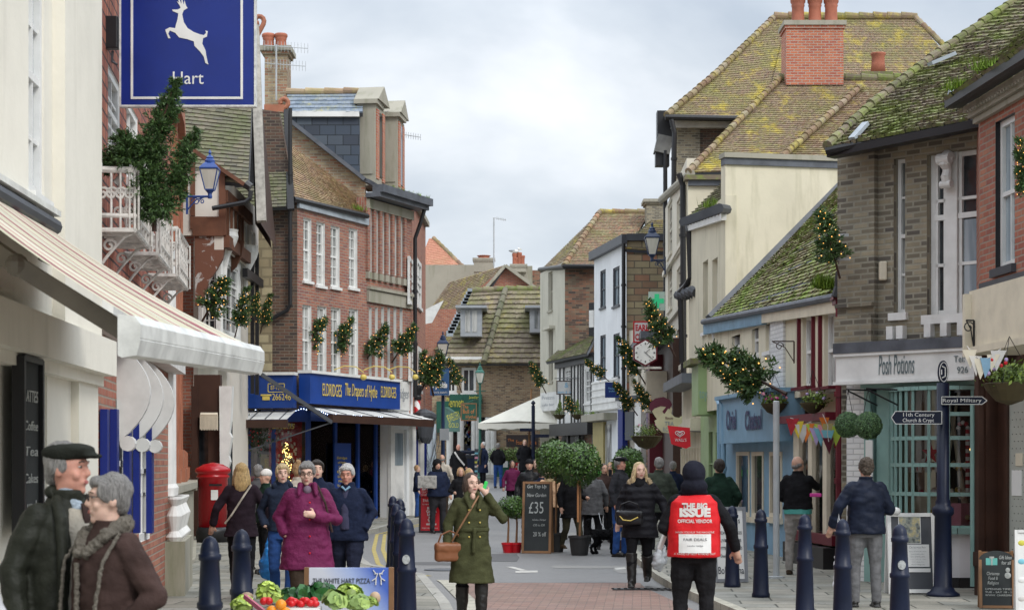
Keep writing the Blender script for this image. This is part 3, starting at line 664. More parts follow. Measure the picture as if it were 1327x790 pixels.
for i, u in enumerate((.1, .75)):
    for k in range(6): mb.lathe([(.075, 0), (.1, .05), (.05, .12), (.095, .3), (.04, .42), (.08, .5), (.075, .52)], 12, Matrix.Translation(f3.P(u-.9+k*.32, .75+.0*k, .42)))
    mb.lathe([(.11, 0), (.12, .1), (.09, .15), (.085, 2.6), (.12, 2.7), (.12, 2.8)], 14, Matrix.Translation(f3.P(u-.45, 1.28, .3)))
f3.fbox(mb, -1.0, 0.3, 4.08, 4.3, 0, .4); mb.build('portico', r3, world=True)
slab(f3, r3, 'steps_base', stone, (-.9, 1.2, 0, .75), .28, .55)
core(r3, [(-5.0, 23), (-5.95, 30.2), (-7.4, 38.6), (-10, 38.6), (-10, 23)], 0, 7.4, b_red)
# ---------- L4: brown half-timbered jettied house ----------
fs = Face(248, 39, 290, 39); ff = Face(290, 39, 335, 44.4)
r4 = build('jettied_timber_house', fs, 'half-timbered house with brown timbers, white oriel windows and a tiled gable roof', G1)
zj = W(0, 305, 39).z; ze = W(0, 240, 39).z
wall(fs, r4, -1.2, fs.L, zj, ze+.3, w_peb, [], .2); 
mb = MB().mat(brown)
for px0, px1, py0, py1 in ((247, 291, 281, 297), (284, 292, 222, 282), (247, 253, 205, 280), (250, 290, 297, 306)):
    q = fs.rect(px0, py0, px1, py1); fs.fbox(mb, *q, 0, .05+.01*(px1-px0)/45)
a = W(252, 196, 38.93); b2 = W(322, 243, 38.93); mb.bar(a, b2, .08, .32, Vector((0, 1, 0)))
mb.build('timber_frame', r4, world=True)
# curved brown brackets
def bracket(root, pts, y, th, mat):
    P = [W(px, py, y) for px, py in pts]; n = len(P); mb = MB().mat(mat); vs = P+[p+Vector((0, th, 0)) for p in P]
    mb.mesh(vs, [tuple(range(n)), tuple(range(2*n-1, n-1, -1))]+[(k, (k+1) % n, n+(k+1) % n, n+k) for k in range(n)]); return mb.build('bracket', root, world=True)
flaky = paint('flaking_brown_paint', (.15, .06, .035), .8, .3, bmp=.5)
mm, tt, bb_ = newmat('flaking_paint'); 
tt.links.new(mixc(tt, ramp(tt, noi(tt, 3.2, 8, 'World', .6, (1, 1, 1), .8), [(.56, (0, 0, 0)), (.6, (1, 1, 1))]), (.15, .06, .035), (.42, .4, .38)), bb_.inputs['Base Color']); bb_.inputs['Roughness'].default_value = .8
bracket(r4, [(252, 297), (291, 297), (291, 318), (288, 335), (280, 350), (272, 362), (265, 378), (262, 395), (253, 396)], 39.0, .16, mm)
bracket(r4, [(300, 308), (316, 312), (313, 330), (306, 345), (299, 352)], 40.6, .12, brown)
# street face, white timber and bow windows
z0 = W(0, 520, 40).z; zz = ff.hit(312, 240)[1]
opw = [ff.rect(296, 255, 303, 297), ff.rect(305, 262, 311, 303), ff.rect(326, 300, 331, 345), ff.rect(318, 290, 323, 338)]
wall(ff, r4, 0, ff.L, zj-.3, ze+.2, w_peb, opw, .2); fl4 = FX(-6.78, 40, -6.6, 44.4); wall(fl4, r4, 0, fl4.L, 0, zj, w_white, [], .1, name='ground_floor_wall')
for o_ in opw: window(ff, r4, o_, white, g_curt, 2, 2, .04, -.05, .02)
mb = MB().mat(brown)
for x in (290, 294, 298.5, 304, 309, 313):
    u, _ = ff.hit(x, 290); ff.fbox(mb, u-.05, u+.05, zj, ze-.1, 0, .05)
ff.fbox(mb, 0, ff.L*.6, zj-.25, zj, 0, .12); ff.fbox(mb, 0, ff.L*.7, ze-.35, ze-.1, 0, .09)
mb.build('timber_frame', r4, world=True)
mb = MB().mat(black)
for x in (331, 325): u, _ = ff.hit(x, 340); ff.fbox(mb, u-.06, u+.06, 3.3, zj+.2, 0, .08)
ff.fbox(mb, ff.L*.5, ff.L, zj-.6, zj-.4, 0, .12); mb.build('black_timber', r4, world=True)
# oriel
ox0, ox1 = W(256, 0, 39.6).x, W(300, 0, 39.6).x; zo0, zo1 = W(0, 445, 39.6).z, W(0, 325, 39.6).z
fo = Face(257, 39.6, 286, 39.4); fo2 = Face(286, 39.4, 312, 41.8)
for k, (f_, px) in enumerate(((fo, (262, 284)), (fo2, (289, 309)))):
    q = f_.rect(px[0], 345, px[1], 432); wall(f_, r4, 0, f_.L, zo0, zo1+.2, white, [q], .1, name='oriel_wall'); window(f_, r4, q, white, g_dark, 3, 5, .05, -.03, .018, mid=.72)
mb = MB().mat(white)
for f_ in (fo, fo2): f_.fbox(mb, -.03, f_.L+.03, zo0-.12, zo0, -.1, .1); f_.fbox(mb, -.03, f_.L+.03, zo1+.16, zo1+.3, -.1, .12)
for x, y_, d_ in ((291, 310, 39.7), (318, 330, 42.5)): 
    c_ = W(x, y_, d_); mb.lathe([(.04, -1.2), (.06, -.6), (.12, -.35), (.26, -.08), (.3, .05), (.28, .14), (.3, .2)], 14, Matrix.Translation(c_))
mb.build('oriel_moulding', r4, world=True)
# ground floor timbers
mb = MB().mat(dkbrown)
for x0, x1, d_ in ((248, 256, 39.1), (270, 284, 39.3), (259, 262, 39.6)):
    a = W(x0, 500, d_); b2 = W(x1, 705, d_); mb.box(((a.x+b2.x)/2, d_+.1, a.z/2), (b2.x-a.x, .2, a.z))
a = W(252, 0, 39.2); b2 = W(286, 0, 39.2); mb.box(((a.x+b2.x)/2, 39.25, 3.1), (b2.x-a.x, .25, .9))
mb.build('ground_floor_timbers', r4, world=True)
mb = MB().mat(white)
P = [W(x, y, 39.05) for x, y in ((284, 500), (301, 500), (299, 545), (297, 560), (300, 566), (296, 590), (298, 598), (293, 612), (285, 612))]; n = len(P)
mb.mesh(P+[p+Vector((0, .25, 0)) for p in P], [tuple(range(n)), tuple(range(2*n-1, n-1, -1))]+[(k, (k+1) % n, n+(k+1) % n, n+k) for k in range(n)])
a = W(285, 600, 39.3); b2 = W(293, 700, 39.3); mb.box(((a.x+b2.x)/2, 39.3, .75), (b2.x-a.x, .2, 1.5)); mb.build('white_console', r4, world=True)
mb = MB().mat(g_dark); a = W(250, 520, 39.5); b2 = W(300, 700, 39.5); mb.box(((a.x+b2.x)/2, 39.6, 1.7), (b2.x-a.x, .1, 3.2)); mb.build('shop_window', r4, world=True)
mb = MB().mat(cream); a = W(260, 537, 39); b2 = W(282, 556, 39)
for i in range(14): x = a.x+(b2.x-a.x)*i/13; mb.box((x, 38.98, (a.z+b2.z)/2-.02*(i % 2)), (.02, .03, a.z-b2.z)); 
mb.tube([a, Vector((b2.x, a.y, a.z))], .045, 8); mb.build('fringed_blind', r4, world=True)
# roofs
RZ = W(329, 40, 41.5)
roof(r4, [W(262, 128, 41.8)+Vector((-2.6, -2.0, -1.9)), W(255, 30, 41.5)], [W(322, 238, 38.9), W(326, 150, 40.3), W(330, 33, 41.6)], 40, 14, t_grey)
roof(r4, [W(262, 128, 41.8)+Vector((-2.6, 2.2, -1.9)), W(255, 30, 41.5)], [W(330, 238, 44.2), W(330, 33, 41.6)], 30, 10, t_grey)
mb = MB().mat(paint('weathered_bargeboard', (.36, .34, .3), .8, .4, scale=8)); mb.bar(W(330, 34, 41.5), W(339, 287, 39.3), .09, .2, Vector((1, 0, 0))); mb.build('bargeboard', r4, world=True)
mb = MB().mat(dkbrown); P = [W(330, 45, 41.5), W(338, 290, 39.4), Vector((-5.62, 44.2, 6.8))]; mb.face(P); mb.face([p-Vector((.12, 0, 0)) for p in P]); mb.build('gable_end', r4, world=True)
mb = MB().mat(tc_); c_ = W(334, 30, 41.5); pts = [c_+Vector((-.02, 0, -.3))]
for k in range(11): an = -.6+k*.55; pts.append(c_+Vector((.02+.13*math.cos(an)*(1-k/16), 0, .13*math.sin(an)*(1-k/16)+.05)))
mb.tube(pts, .055, 8); mb.build('ridge_finial', r4, world=True)
gutter(r4, [W(318, 238, 38.75), W(325, 243, 38.75)], .09)
pipe(r4, [W(325, 247, 38.75), W(324, 257, 38.75), W(318, 262, 38.75), W(275, 270, 38.75)], .05)
core(r4, [(-6.5, 42.2), (-6.3, 44.2), (-10, 44.2), (-10, 42.2)], 0, 7.4, w_peb); core(r4, [(-6.85, 40.1), (-6.85, 42), (-10, 42), (-10, 40.1)], 0, 7.4, b_red)
# ---------- L5: Eldridges building A, with stone and dark brick flank ----------
fe = FX(-5.24, 45.2, -5.24+.4235*3.37, 48.57); fb = FX(-5.24+.4235*3.37, 48.57, -2.77, 51.03); fc = FX(-2.80, 51.0, -2.66, 57)
fl = FX(-6.9, 45.22, -5.24, 45.2)
r5 = build('georgian_brick_shop', fe, 'red brick shop with four upstairs sash windows, tiled roof and dark brick flank', G1)
q = [fe.rect(393, 283, 403.5, 364), fe.rect(410, 288, 421, 370), fe.rect(428.5, 293, 440, 372), fe.rect(452, 296, 463, 373)]
q2 = [fe.rect(392, 395, 403.5, 486), fe.rect(411, 397, 423, 488), fe.rect(429, 399, 441, 488), fe.rect(452, 400, 464, 490)]
zt = W(0, 262, 45.2).z; zf = fe.hit(430, 486)[1]
wall(fe, r5, 0, fe.L, zf, zt+.05, b_el, q+q2, .3, revm=white)
for o_ in q+q2: window(fe, r5, o_, white, g_curt, 2, 6, .06, -.06, .022, .07)
wall(fl, r5, 0, fl.L, 3.0, zt-.1, b_dark, [], .3, top=[(0, zt-.1), (fl.L, zt-.1), (fl.L-.05, zt+.05), (fl.L-.45, zt+2.2), (0, zt+2.4)])
mb = MB().mat(ragst); fl.fbox(mb, -.3, fl.hit(353, 400)[0], 3.0, 7.6, 0, .06); mb.build('ragstone_flank', r5, world=True)
a, b2, c2, d2 = W(379, 258, 45.0), W(476, 279, 48.5), W(474, 262, 49.3), W(371, 183, 48.6)
roof(r5, [a, d2], [b2, c2.lerp(W(472, 262, 50), .5)], 26, 40, t_buff)
roof(r5, [a+Vector((-.02, 0, 0)), d2], [W(377, 262, 45.0)+Vector((-.9, .3, 0)), d2+Vector((-.9, .3, 0))], 20, 8, t_grey)
mb = MB().mat(leadl); fe.fbox(mb, -.02, fe.L, zt-.14, zt+.06, 0, .08); mb.build('eaves_board', r5, world=True)
gutter(r5, [W(380, 258, 44.9), W(476, 280, 48.3)], .07)
pipe(r5, [W(376, 140, 45.05), W(376, 395, 45.05), W(372, 402, 45.05), W(339, 420, 45.05)], .05)
tuft(r5, W(461, 272, 48.2), .25); 
# second small gable roof
roof(r5, [W(345, 272, 44.7)+Vector((-1.2, 0, 0)), W(349, 143, 46.2)+Vector((-1.2, 0, 0))], [W(371, 268, 44.7), W(372, 143, 46.2)], 30, 8, t_grey)
mb = MB().mat(black); mb.bar(W(372, 143, 46.2), W(377, 272, 44.7), .1, .16, Vector((1, 0, 0))); mb.build('bargeboard', r5, world=True)
mb = MB().mat(tc_); c_ = W(366, 133, 46.2); mb.bar(c_+Vector((-.45, 0, -.17)), c_+Vector((.05, 0, -.17)), .12, .22)
pts = [c_+Vector((-.1, 0, -.2))]
for k in range(9): an = -1+k*.6; pts.append(c_+Vector((.02+.14*math.cos(an)*(1-k/14), 0, .13*math.sin(an)*(1-k/14))))
mb.tube(pts, .06, 8); mb.build('ridge_finial', r5, world=True)
core(r5, [(-6.8, 45.6), (-5.3, 45.6), (-4.2, 48.8), (-9, 50)], 3.2, zt-.3, b_dark)
# ---------- L6: tall brick building with mansard and stone dormers ----------
r6 = build('mansard_brick_building', fb, 'tall red brick building with slate mansard and two pedimented stone dormers', G1)
zc = fb.hit(500, 262)[1]; zf = fb.hit(500, 490)[1]
ops = [fb.rect(478+i*8.0, 268+i*2, 481.5+i*8.0, 352+i*1.2) for i in range(6)]; ops2 = [fb.rect(478+i*8.0, 398, 481.5+i*8.0, 490) for i in range(6)]
wall(fb, r6, 0, fb.L, zf, zc, b_el, ops+ops2, .3, revm=white)
for o_ in ops+ops2: window(fb, r6, o_, white, g_curt, 1, 4, .04, -.12, .02)
mb = MB().mat(stone); za = fb.hit(500, 395)[1]; zb = fb.hit(500, 380)[1]; fb.fbox(mb, 0, fb.L, za, zb, 0, .07); fb.fbox(mb, 0, fb.L, zb+.02, zb+.1, 0, .12)
zs = fb.hit(500, 356)[1]
for i in range(7): u = fb.hit(476+i*7.6, 300)[0]; fb.fbox(mb, u-.1, u+.1, zs-.2, zs-.02, 0, .09)
fb.fbox(mb, 0, fb.L, zc-.3, zc-.05, 0, .08); mb.build('stone_band', r6, world=True)
mb = MB().mat(b_el)
for i in range(7): u = fb.hit(475.5+i*7.9, 300)[0]; fb.fbox(mb, u-.07, u+.07, zs, zc-.3, 0, .07)
mb.build('brick_pier', r6, world=True)
# party gable seen above roof A
fg = Face(371, 49.6, 474, 49.6)
P = [(371, 153), (473, 234), (474, 275), (371, 200)]; mb = MB().mat(b_flem)
for off in (0, -.3): mb.face([fg.P(fg.hit(x, y)[0], fg.hit(x, y)[1], off) for x, y in P], [fg.hit(x, y) for x, y in P])
mb.build('party_gable', r6, world=True)
mb = MB().mat(lead); mb.bar(W(370, 152, 49.5), W(473, 233, 49.5), .1, .3, Vector((0, 1, 0))); mb.bar(W(473, 233, 49.5), W(522, 262, 51), .1, .3, Vector((0, 1, 0))); mb.build('coping', r6, world=True)
zr = W(0, 152, 50).z
fm = FX(XW(374, 50), 50, XW(466, 50), 50); wall(fm, r6, 0, fm.L, W(0, 240, 50).z, zr, slate_h, [], .1, name='slate_cheek')
slab(fm, r6, 'white_fascia', white, (0, fm.L, zr, W(0, 145, 50).z), 0, .12)
roof(r6, [W(372, 146, 49.9), W(372, 122, 51.2)], [W(470, 146, 49.9), W(470, 121, 51.2)], 5, 18, t_slate)
ridge(r6, [W(371, 120, 51.2), W(470, 119, 51.2)], .1, .45, t_buff)
def dormer(x0, xm, x1, yt, yp, yb, d):
    root = r6; fa = Face(x0, d, xm, d-.05); fbx = Face(xm, d-.05, x1, d+1.2); z1 = W(0, yp, d).z; z0 = W(0, yb, d).z; zt_ = W(0, yt, d).z
    mb = MB().mat(stone); A, B, D = fa.P(0, 0), fa.P(fa.L, 0), fbx.P(fbx.L, 0); E = A+(D-B)
    for zz, o_ in ((z0, z1),):
        vs = [Vector((p.x, p.y, z)) for z in (z0, z1) for p in (A, B, D, E)]; mb.mesh(vs, [(0,1,5,4), (1,2,6,5), (2,3,7,6), (3,0,4,7), (4,5,6,7)])
    fa.fbox(mb, -.08, fa.L+.08, z1, z1+.12, -1.0, .1); fa.fbox(mb, -.05, fa.L+.05, z0-.02, z0+.15, -.5, .07); fa.fbox(mb, .06, fa.L-.06, z0+.3, z1-.2, 0, .03)
    # pediment roof
    c0 = (B+D)/2; A2, B2, D2, E2 = [Vector((p.x, p.y, z1+.12)) for p in (A-fa.t*.1, B+fa.t*.12-fbx.t*.1, D+fa.t*.12+fbx.t*.1, E-fa.t*.1+fbx.t*.1)]
    r0 = Vector(((A2.x+E2.x)/2, (A2.y+E2.y)/2, zt_)); r1_ = Vector(((B2.x+D2.x)/2, (B2.y+D2.y)/2, zt_)); mb.mesh([A2, B2, D2, E2, r0, r1_], [(0,1,5,4), (1,2,5), (2,3,4,5), (3,0,4), (0,3,2,1)])
    o = mb.build('dormer', root, world=True)
    m2 = MB().mat(b_bright); fbx.fbox(m2, .12, .42, z0+.2, z1-.1, .0, .03); fbx.fbox(m2, fbx.L-.42, fbx.L-.12, z0+.2, z1-.1, .0, .03); q_ = m2.build('brick_jamb', o, world=True)
    m3 = MB().mat(g_dark); fbx.fbox(m3, .42, fbx.L-.42, z0+.3, z1-.15, .0, .02); m3.build('pane', o, world=True)
dormer(463, 486, 499, 107, 135, 240, 50.3); dormer(495, 515, 524, 125, 152, 250, 51.6)
mb = MB().mat(lead); fb.fbox(mb, -.05, fb.L+.25, zc-.02, zc+.1, 0, .42); fb.fbox(mb, -.05, fb.L+.3, zc+.1, zc+.3, .2, .52); mb.build('cornice', r6, world=True)

for i in range(5): tuft(r6, fb.P(.6+i*.5, zc+.28, .45), .12, 20, .1)
a = fb.P(fb.L+.1, zc, .35); pipe(r6, [a, a+Vector((-.1, -.0, -.35)), fb.P(fb.L-.02, zc-.8, .12), fb.P(fb.L-.02, 3.5, .12)], .055)
chimney(r6, 343, 372, 60, 150, 51.5, .9, b_flem, [(348, 44), (364, 44)], stone, .17, name='chimney', capj=.13)
mb = MB().mat(ltgrey); a = W(358, 58, 51.3); mb.tube([W(358, 130, 51.3), a], .025, 6)
for y, x1 in ((59, 399), (82, 396)):
    p = W(343, y, 51.3); q_ = W(x1, y+4, 51.3); mb.tube([p, q_], .012, 5)
    for i in range(14): c_ = p.lerp(q_, i/13); mb.tube([c_-Vector((0, .0, .14)), c_+Vector((0, .0, .14))], .006, 4)
mb.build('tv_aerial', r6, world=True)
mb = MB().mat(ltgrey); p = W(520, 174, 53); q_ = W(545, 178, 53); mb.tube([p, q_], .012, 5)
for i in range(9): c_ = p.lerp(q_, i/8); mb.tube([c_-Vector((0, 0, .09)), c_+Vector((0, 0, .09))], .007, 4)
mb.tube([p, p-Vector((0, 0, 1.0))], .02, 5); mb.build('tv_aerial', r6, world=True)
core(r6, [(-4.1, 49.2), (-3.1, 51.3), (-5.5, 54), (-8.5, 54), (-8.5, 50.2)], 3.2, zc, b_dark)
# ---------- L7: narrow brick building beyond ----------
r7 = build('narrow_brick_building', fc, 'narrow red brick building above the barber pole', G1)
zt = W(0, 258, 51).z; ops = [fc.rect(530, 335, 535, 392), fc.rect(540, 338, 545.5, 397), fc.rect(531, 445, 535, 490), fc.rect(541, 450, 545.5, 505)]
wall(fc, r7, 0, fc.L, 2.9, zt, b_red, ops, .3)
for o_ in ops: window(fc, r7, o_, white, g_curt, 2, 3, .12, .02, .05, .1)
mb = MB().mat(stone); fc.fbox(mb, -.05, fc.L+.05, zt, zt+.14, -.4, .12); mb.build('coping', r7, world=True)
mb = MB().mat(white); mb.tube([fc.P(.2, zt-.9, .1), fc.P(-.1, zt-.35, .1)], .05, 8)
fend = FX(-3.2, 51.0, -2.8, 51.0); wall(fend, r7, -1, fend.L, 2.9, zt, b_red, [], .3, name='side_wall'); 
wall(fc, r7, 0, fc.L, 0, 2.9, white, [(.5, 1.3, .1, 2.4), (2, 5.4, .6, 2.4)], .2, name='shopfront')
mb = MB().mat(g_dark); fc.fbox(mb, .5, 1.3, .1, 2.4, -.2, -.12); fc.fbox(mb, 2, 5.4, .6, 2.4, -.2, -.12); mb.build('shop_window', r7, world=True)
mb = MB().mat(blue)
for u in (.42, 1.36, 1.95, 5.46): fc.fbox(mb, u-.05, u+.05, 0, 2.6, 0, .07)
mb.build('blue_door_frame', r7, world=True)
mb = MB().mat(darkgrey)
for k in range(3):
    c_ = fc.P(.9+k*.9, 3.0, .3); mb.lathe([(.05, -.75), (.13, -.6), (.2, -.1), (.26, 0), (.24, .1), (.1, .2)], 10, Matrix.Translation(c_)); mb.bar(fc.P(.9+k*.9, 3.05, 0), c_+Vector((0, 0, .05)), .08)
mb.build('bracket_lantern', r7, world=True)
core(r7, [(-3.2, 51.3), (-3.1, 57), (-8, 57), (-8, 51.3)], 0, zt-.1, b_red)
# ---------- shopfront of the linen shop (corner, fascia above) ----------
ze0 = fe.hit(430, 527)[1]; zf = fe.hit(430, 487)[1]
fpx = Face(311, 45.0, 385, 44.8); fp2 = Face(385, 44.8, 503, 49.9)
def fascia(face, root, z0, z1, mat, th=.25, name='shop_fascia', o0=.05, ua=0, ub=None):
    mb = MB().mat(mat); ub = face.L if ub is None else ub; face.fbox(mb, ua, ub, z0, z1, o0, o0+th); mb.mat(white); face.fbox(mb, ua-.03, ub+.03, z1, z1+.07, o0-.02, o0+th+.06)
    return mb.build(name, root, world=True)
b_eldblue = paint('shop_blue', (.01, .05, .25), .4, .15); b_eldblue2 = paint('shop_blue_dark', (.01, .045, .22), .4, .15)
zl0, zl1 = W(0, 529, 45).z, W(0, 487, 45).z
fa_ = fascia(fpx, r5, zl0, zl1, b_eldblue2, .3); fr_ = fascia(fp2, r5, W(0, 527, 47.5).z, W(0, 490, 47.5).z, b_eldblue, .3)
ftext(fp2, fr_, 'ELDRIDGES', 413, 506.5, 17, gold, .37, 25); ftext(fp2, fr_, 'The Drapers of Hythe', 451, 507, 17, gold, .37, 42, shear=.25); ftext(fp2, fr_, 'ELDRIDGES', 487, 509, 15, gold, .37, 20)
ftext(fpx, fa_, '266246', 370, 515, 9, gold, .37, 24); ftext(fpx, fa_, '87-109', 363, 503, 6, gold, .37, 14)
mb = MB().mat(gold); u, z = fpx.hit(350, 515); fpx.fbox(mb, u-.09, u+.09, z-.07, z+.02, .35, .37); fpx.fbox(mb, u-.13, u+.13, z+.03, z+.07, .35, .37)
u, z = fpx.hit(363, 503); 
for s_ in (-1, 1): fpx.fbox(mb, u-.2, u+.2, z+s_*.1-.008, z+s_*.1+.008, .35, .362); fpx.fbox(mb, u+s_*.2-.008, u+s_*.2+.008, z-.09, z+.09, .35, .362)
mb.build('telephone_emblem', fa_, world=True)
for px in (436, 474, 505):
    u, z = fp2.hit(px, 485); p0 = fp2.P(u-.35, z+.1, .1); c_ = fp2.P(u, z-.02, .75)
    mb = MB().mat(gold).tube([p0, p0.lerp(c_, .35)+Vector((0, 0, .14)), p0.lerp(c_, .75)+Vector((0, 0, .17)), c_+Vector((0, 0, .06))], .015, 6)
    mb.ball(c_+Vector((0, 0, -.06)), (.085, .085, .075)); mb.build('brass_sign_lamp', r5, world=True)
# canopy below the fascia
mb = MB().mat(offwhite)
for f_, px0, px1, ya, yb in ((fpx, 311, 385, 532, 545), (fp2, 385, 521, 529, 540)):
    u0 = f_.hit(px0, 530)[0]; u1 = f_.hit(px1, 530)[0]; za = W(0, ya, 45.5 if f_ is fpx else 47.5).z; zb = W(0, yb, 45.5 if f_ is fpx else 47.5).z
    mb.mat(offwhite); mb.face([f_.P(u0, za, .05), f_.P(u1, za, .05), f_.P(u1, zb, .95), f_.P(u0, zb, .95)]); mb.mat(dkbrown); f_.fbox(mb, u0, u1, zb-.2, zb-.01, .82, .95)
    mb.mat(darkgrey)
    for i in range(4):
        u = u0+(u1-u0)*(i+.5)/4; mb.bar(f_.P(u, za+.01, .06), f_.P(u, zb+.01, .94), .02)
mb.build('canopy', r5, world=True)
mb = MB().mat(darkgrey); mb.bar(W(339, 485, 43.5), W(430, 547, 44.5), .06, .09); mb.bar(W(300, 590, 44.2), W(430, 547, 44.5), .03); mb.build('blind_arm', r5, world=True)
# window bays with lit displays behind real glass
fw1 = Face(322, 46.2, 398, 46.6); fw2 = Face(398, 46.6, 485, 49.6)
warm = emis('warm_bulb', (1, .62, .2), 5); coolb = emis('cool_bulb', (.55, .7, 1), 5); redb = emis('red_bulb', (1, .05, .03), 4); tinsel = paint('gold_tinsel', (.5, .36, .08), .3, .5, .8, scale=30)
wardm = paint('interior_brown', (.12, .07, .045), .8, .4); redcl = paint('red_cloth', (.35, .02, .03), .8, .35, scale=12); whcl = paint('white_cloth', (.6, .58, .55), .8, .2)
mb = MB().mat(wardm)
for f_ in (fw1, fw2): f_.fbox(mb, 0, f_.L, 0, 3.2, -1.6, -1.5); f_.fbox(mb, 0, f_.L, 3.0, 3.1, -1.5, .0); f_.fbox(mb, 0, f_.L, .12, .45, -1.5, .05); f_.fbox(mb, 0, f_.L, 2.95, zl0+.3, -.02, .06)
mb.build('shop_interior', r5, world=True)
mb = MB().mat(b_eldblue2)
for f_, us in ((fw1, (0, .42*fw1.L, fw1.L)), (fw2, (.0, .38*fw2.L, .72*fw2.L, fw2.L))):
    for u in us: f_.fbox(mb, u-.05, u+.05, .12, 3.0, 0, .08)
    f_.fbox(mb, 0, f_.L, .12, .5, .05, .09); f_.fbox(mb, 0, f_.L, 2.75, 3.0, .02, .1)
mb.build('shop_window_frame', r5, world=True)
mb = MB().mat(g_shop)
for f_ in (fw1, fw2): f_.fbox(mb, .05, f_.L-.05, .5, 2.75, .02, .028)
mb.build('shop_glass', r5, world=True)
rnd = random.Random(5)
mb = MB()
for i in range(30):
    f_ = fw1 if i < 20 else fw2; u = rnd.uniform(.2, f_.L-.2); z = rnd.uniform(.6, 1.7); mb.mat(rnd.choice([redcl, redcl, whcl, tinsel, ochre])); f_.fbox(mb, u-.15, u+.15, z-.25, z+.25, -.3-.01*i, -.28-.01*i)
mb.build('curtain_display', r5, world=True)
mb = MB().mat(redcl); fw1.fbox(mb, .55, fw1.L-.1, 1.6, 2.74, -.25, -.2)
rn2 = random.Random(9); mb.mat(whcl)
for i in range(60): u = rn2.uniform(.6, fw1.L-.15); z = rn2.uniform(1.65, 2.7); fw1.fbox(mb, u-.02, u+.025, z-.04, z+.04, -.2, -.19)
for i in range(26):
    u = 2.45+.4*((i*7) % 2)+rn2.uniform(-.05, .05); z = .8+i*.07; mb.mat(whcl if i % 2 else redcl); fw2.fbox(mb, u-.12, u+.12, z-.06, z+.06, -.3, -.28)
mb.build('patterned_curtain', r5, world=True)
mb = MB().mat(leafmat('tinsel_green', (.05, .09, .02)))
for i in range(500):
    h = rn2.random(); u = .95+rn2.gauss(0, .13*(1-h)+.02); p = fw1.P(u, .9+h*1.25, -.12+rn2.gauss(0, .04)); q_ = Vector([rn2.uniform(-.05, .05) for _ in range(3)]); mb.face([p, p+q_, p+Vector((0, 0, .05))])
mb.mat(warm)
for i in range(110): h = rn2.random(); p = fw1.P(.95+rn2.gauss(0, .15*(1-h)+.02), .9+h*1.3, -.06+rn2.gauss(0, .02)); mb.ball(p, .012, 5, 3)
for i in range(40): p = fw2.P(rn2.choice([1.75, 3.2])+rn2.gauss(0, .05), rn2.uniform(.7, 2.4), -.15); mb.ball(p, .013, 5, 3)
mb.build('lit_christmas_display', r5, world=True)
mb = MB().mat(coolb)
for f_, n in ((fw1, 22), (fw2, 34)):
    for i in range(n): u = f_.L*i/n; z = 3.05-.14*abs(math.sin(u*2.4)); mb.ball(f_.P(u, z, .3), .013, 5, 3)
mb.build('string_lights', r5, world=True)
s_ = slab(fw1, r5, 'linens_sign', b_eldblue2, (.25, fw1.L-.02, 2.72, 3.12), .1, .16); ftext(fw1, s_, 'Linens', 365, 551, 11, gold, .17, 30, shear=.3)
s_ = slab(fw2, r5, 'opening_board', b_eldblue, (.32*fw2.L, .56*fw2.L, .5, 2.2), .12, .16)
for i in range(8): ftext(fw2, s_, ['Eldridges', 'of Hythe', 'Curtains', 'Blinds', 'Linens', 'Nets', 'Tracks', 'Poles'][i], 436, 593+i*6, 3.5, gold, .17, 13-(i % 3)*2)
redp_ = paint('berry_red', (.5, .02, .02), .3); mb = MB().mat(redb); mb.tube([W(319, 585, 44.9), W(319, 628, 44.9)], .03, 6); mb.build('red_strip_light', r5, world=True)
mb = MB().mat(leafmat('wreath_green', (.03, .05, .02)))
for i in range(700): p = W(326, 565, 44.6)+Vector((rn2.gauss(0, .28), rn2.gauss(0, .12), rn2.gauss(0, .2))); q_ = Vector([rn2.uniform(-.06, .06) for _ in range(3)]); mb.face([p, p+q_, p+Vector((0, 0, .06))])
mb.mat(redp_)
for i in range(30): p = W(326, 565, 44.5)+Vector((rn2.gauss(0, .25), rn2.gauss(0, .1), rn2.gauss(0, .18))); mb.ball(p, .018, 6, 4)
tag(mb.build('holly_garland'), 'holly garland with red berries hanging at the linen shop corner', 'garland')
# white door surround at the right end
fd = Face(503, 49.9, 535, 51.2); wall(fd, r6, 0, fd.L, 0, W(0, 487, 50).z, w_brt, [fd.rect(508, 556, 527, 650)], .25, name='shopfront_wall')
mb = MB().mat(white); q_ = fd.rect(508, 556, 527, 650); fd.fbox(mb, q_[0], q_[1], q_[2], q_[3], -.16, -.08); fd.fbox(mb, q_[0]+.08, q_[1]-.08, q_[2]+.1, q_[2]+.9, -.08, -.05); mb.mat(g_blue); fd.fbox(mb, q_[0]+.08, q_[1]-.08, q_[2]+1.0, q_[3]-.1, -.08, -.07)
mb.build('white_door', r6, world=True)
s_ = slab(fd, r6, 'faded_sign', offwhite, fd.rect(505, 494, 529, 531), .0, .05); ftext(fd, s_, 'Eldridges', 517, 510, 14, grey, .06, 20, shear=.3)
mb = MB().mat(white); fd.fbox(mb, -.05, fd.L+.05, 2.8, 2.98, 0, .3); fd.fbox(mb, -.02, .2, 0, 2.8, 0, .1); fd.fbox(mb, fd.L-.2, fd.L, 0, 2.8, 0, .1); mb.build('pilaster', r6, world=True)
core(r6, [(-4.2, 50.3), (-2.85, 51.3), (-4.2, 53), (-6, 53)], 0, W(0, 487, 50).z, b_dark, 'ground_floor_body')

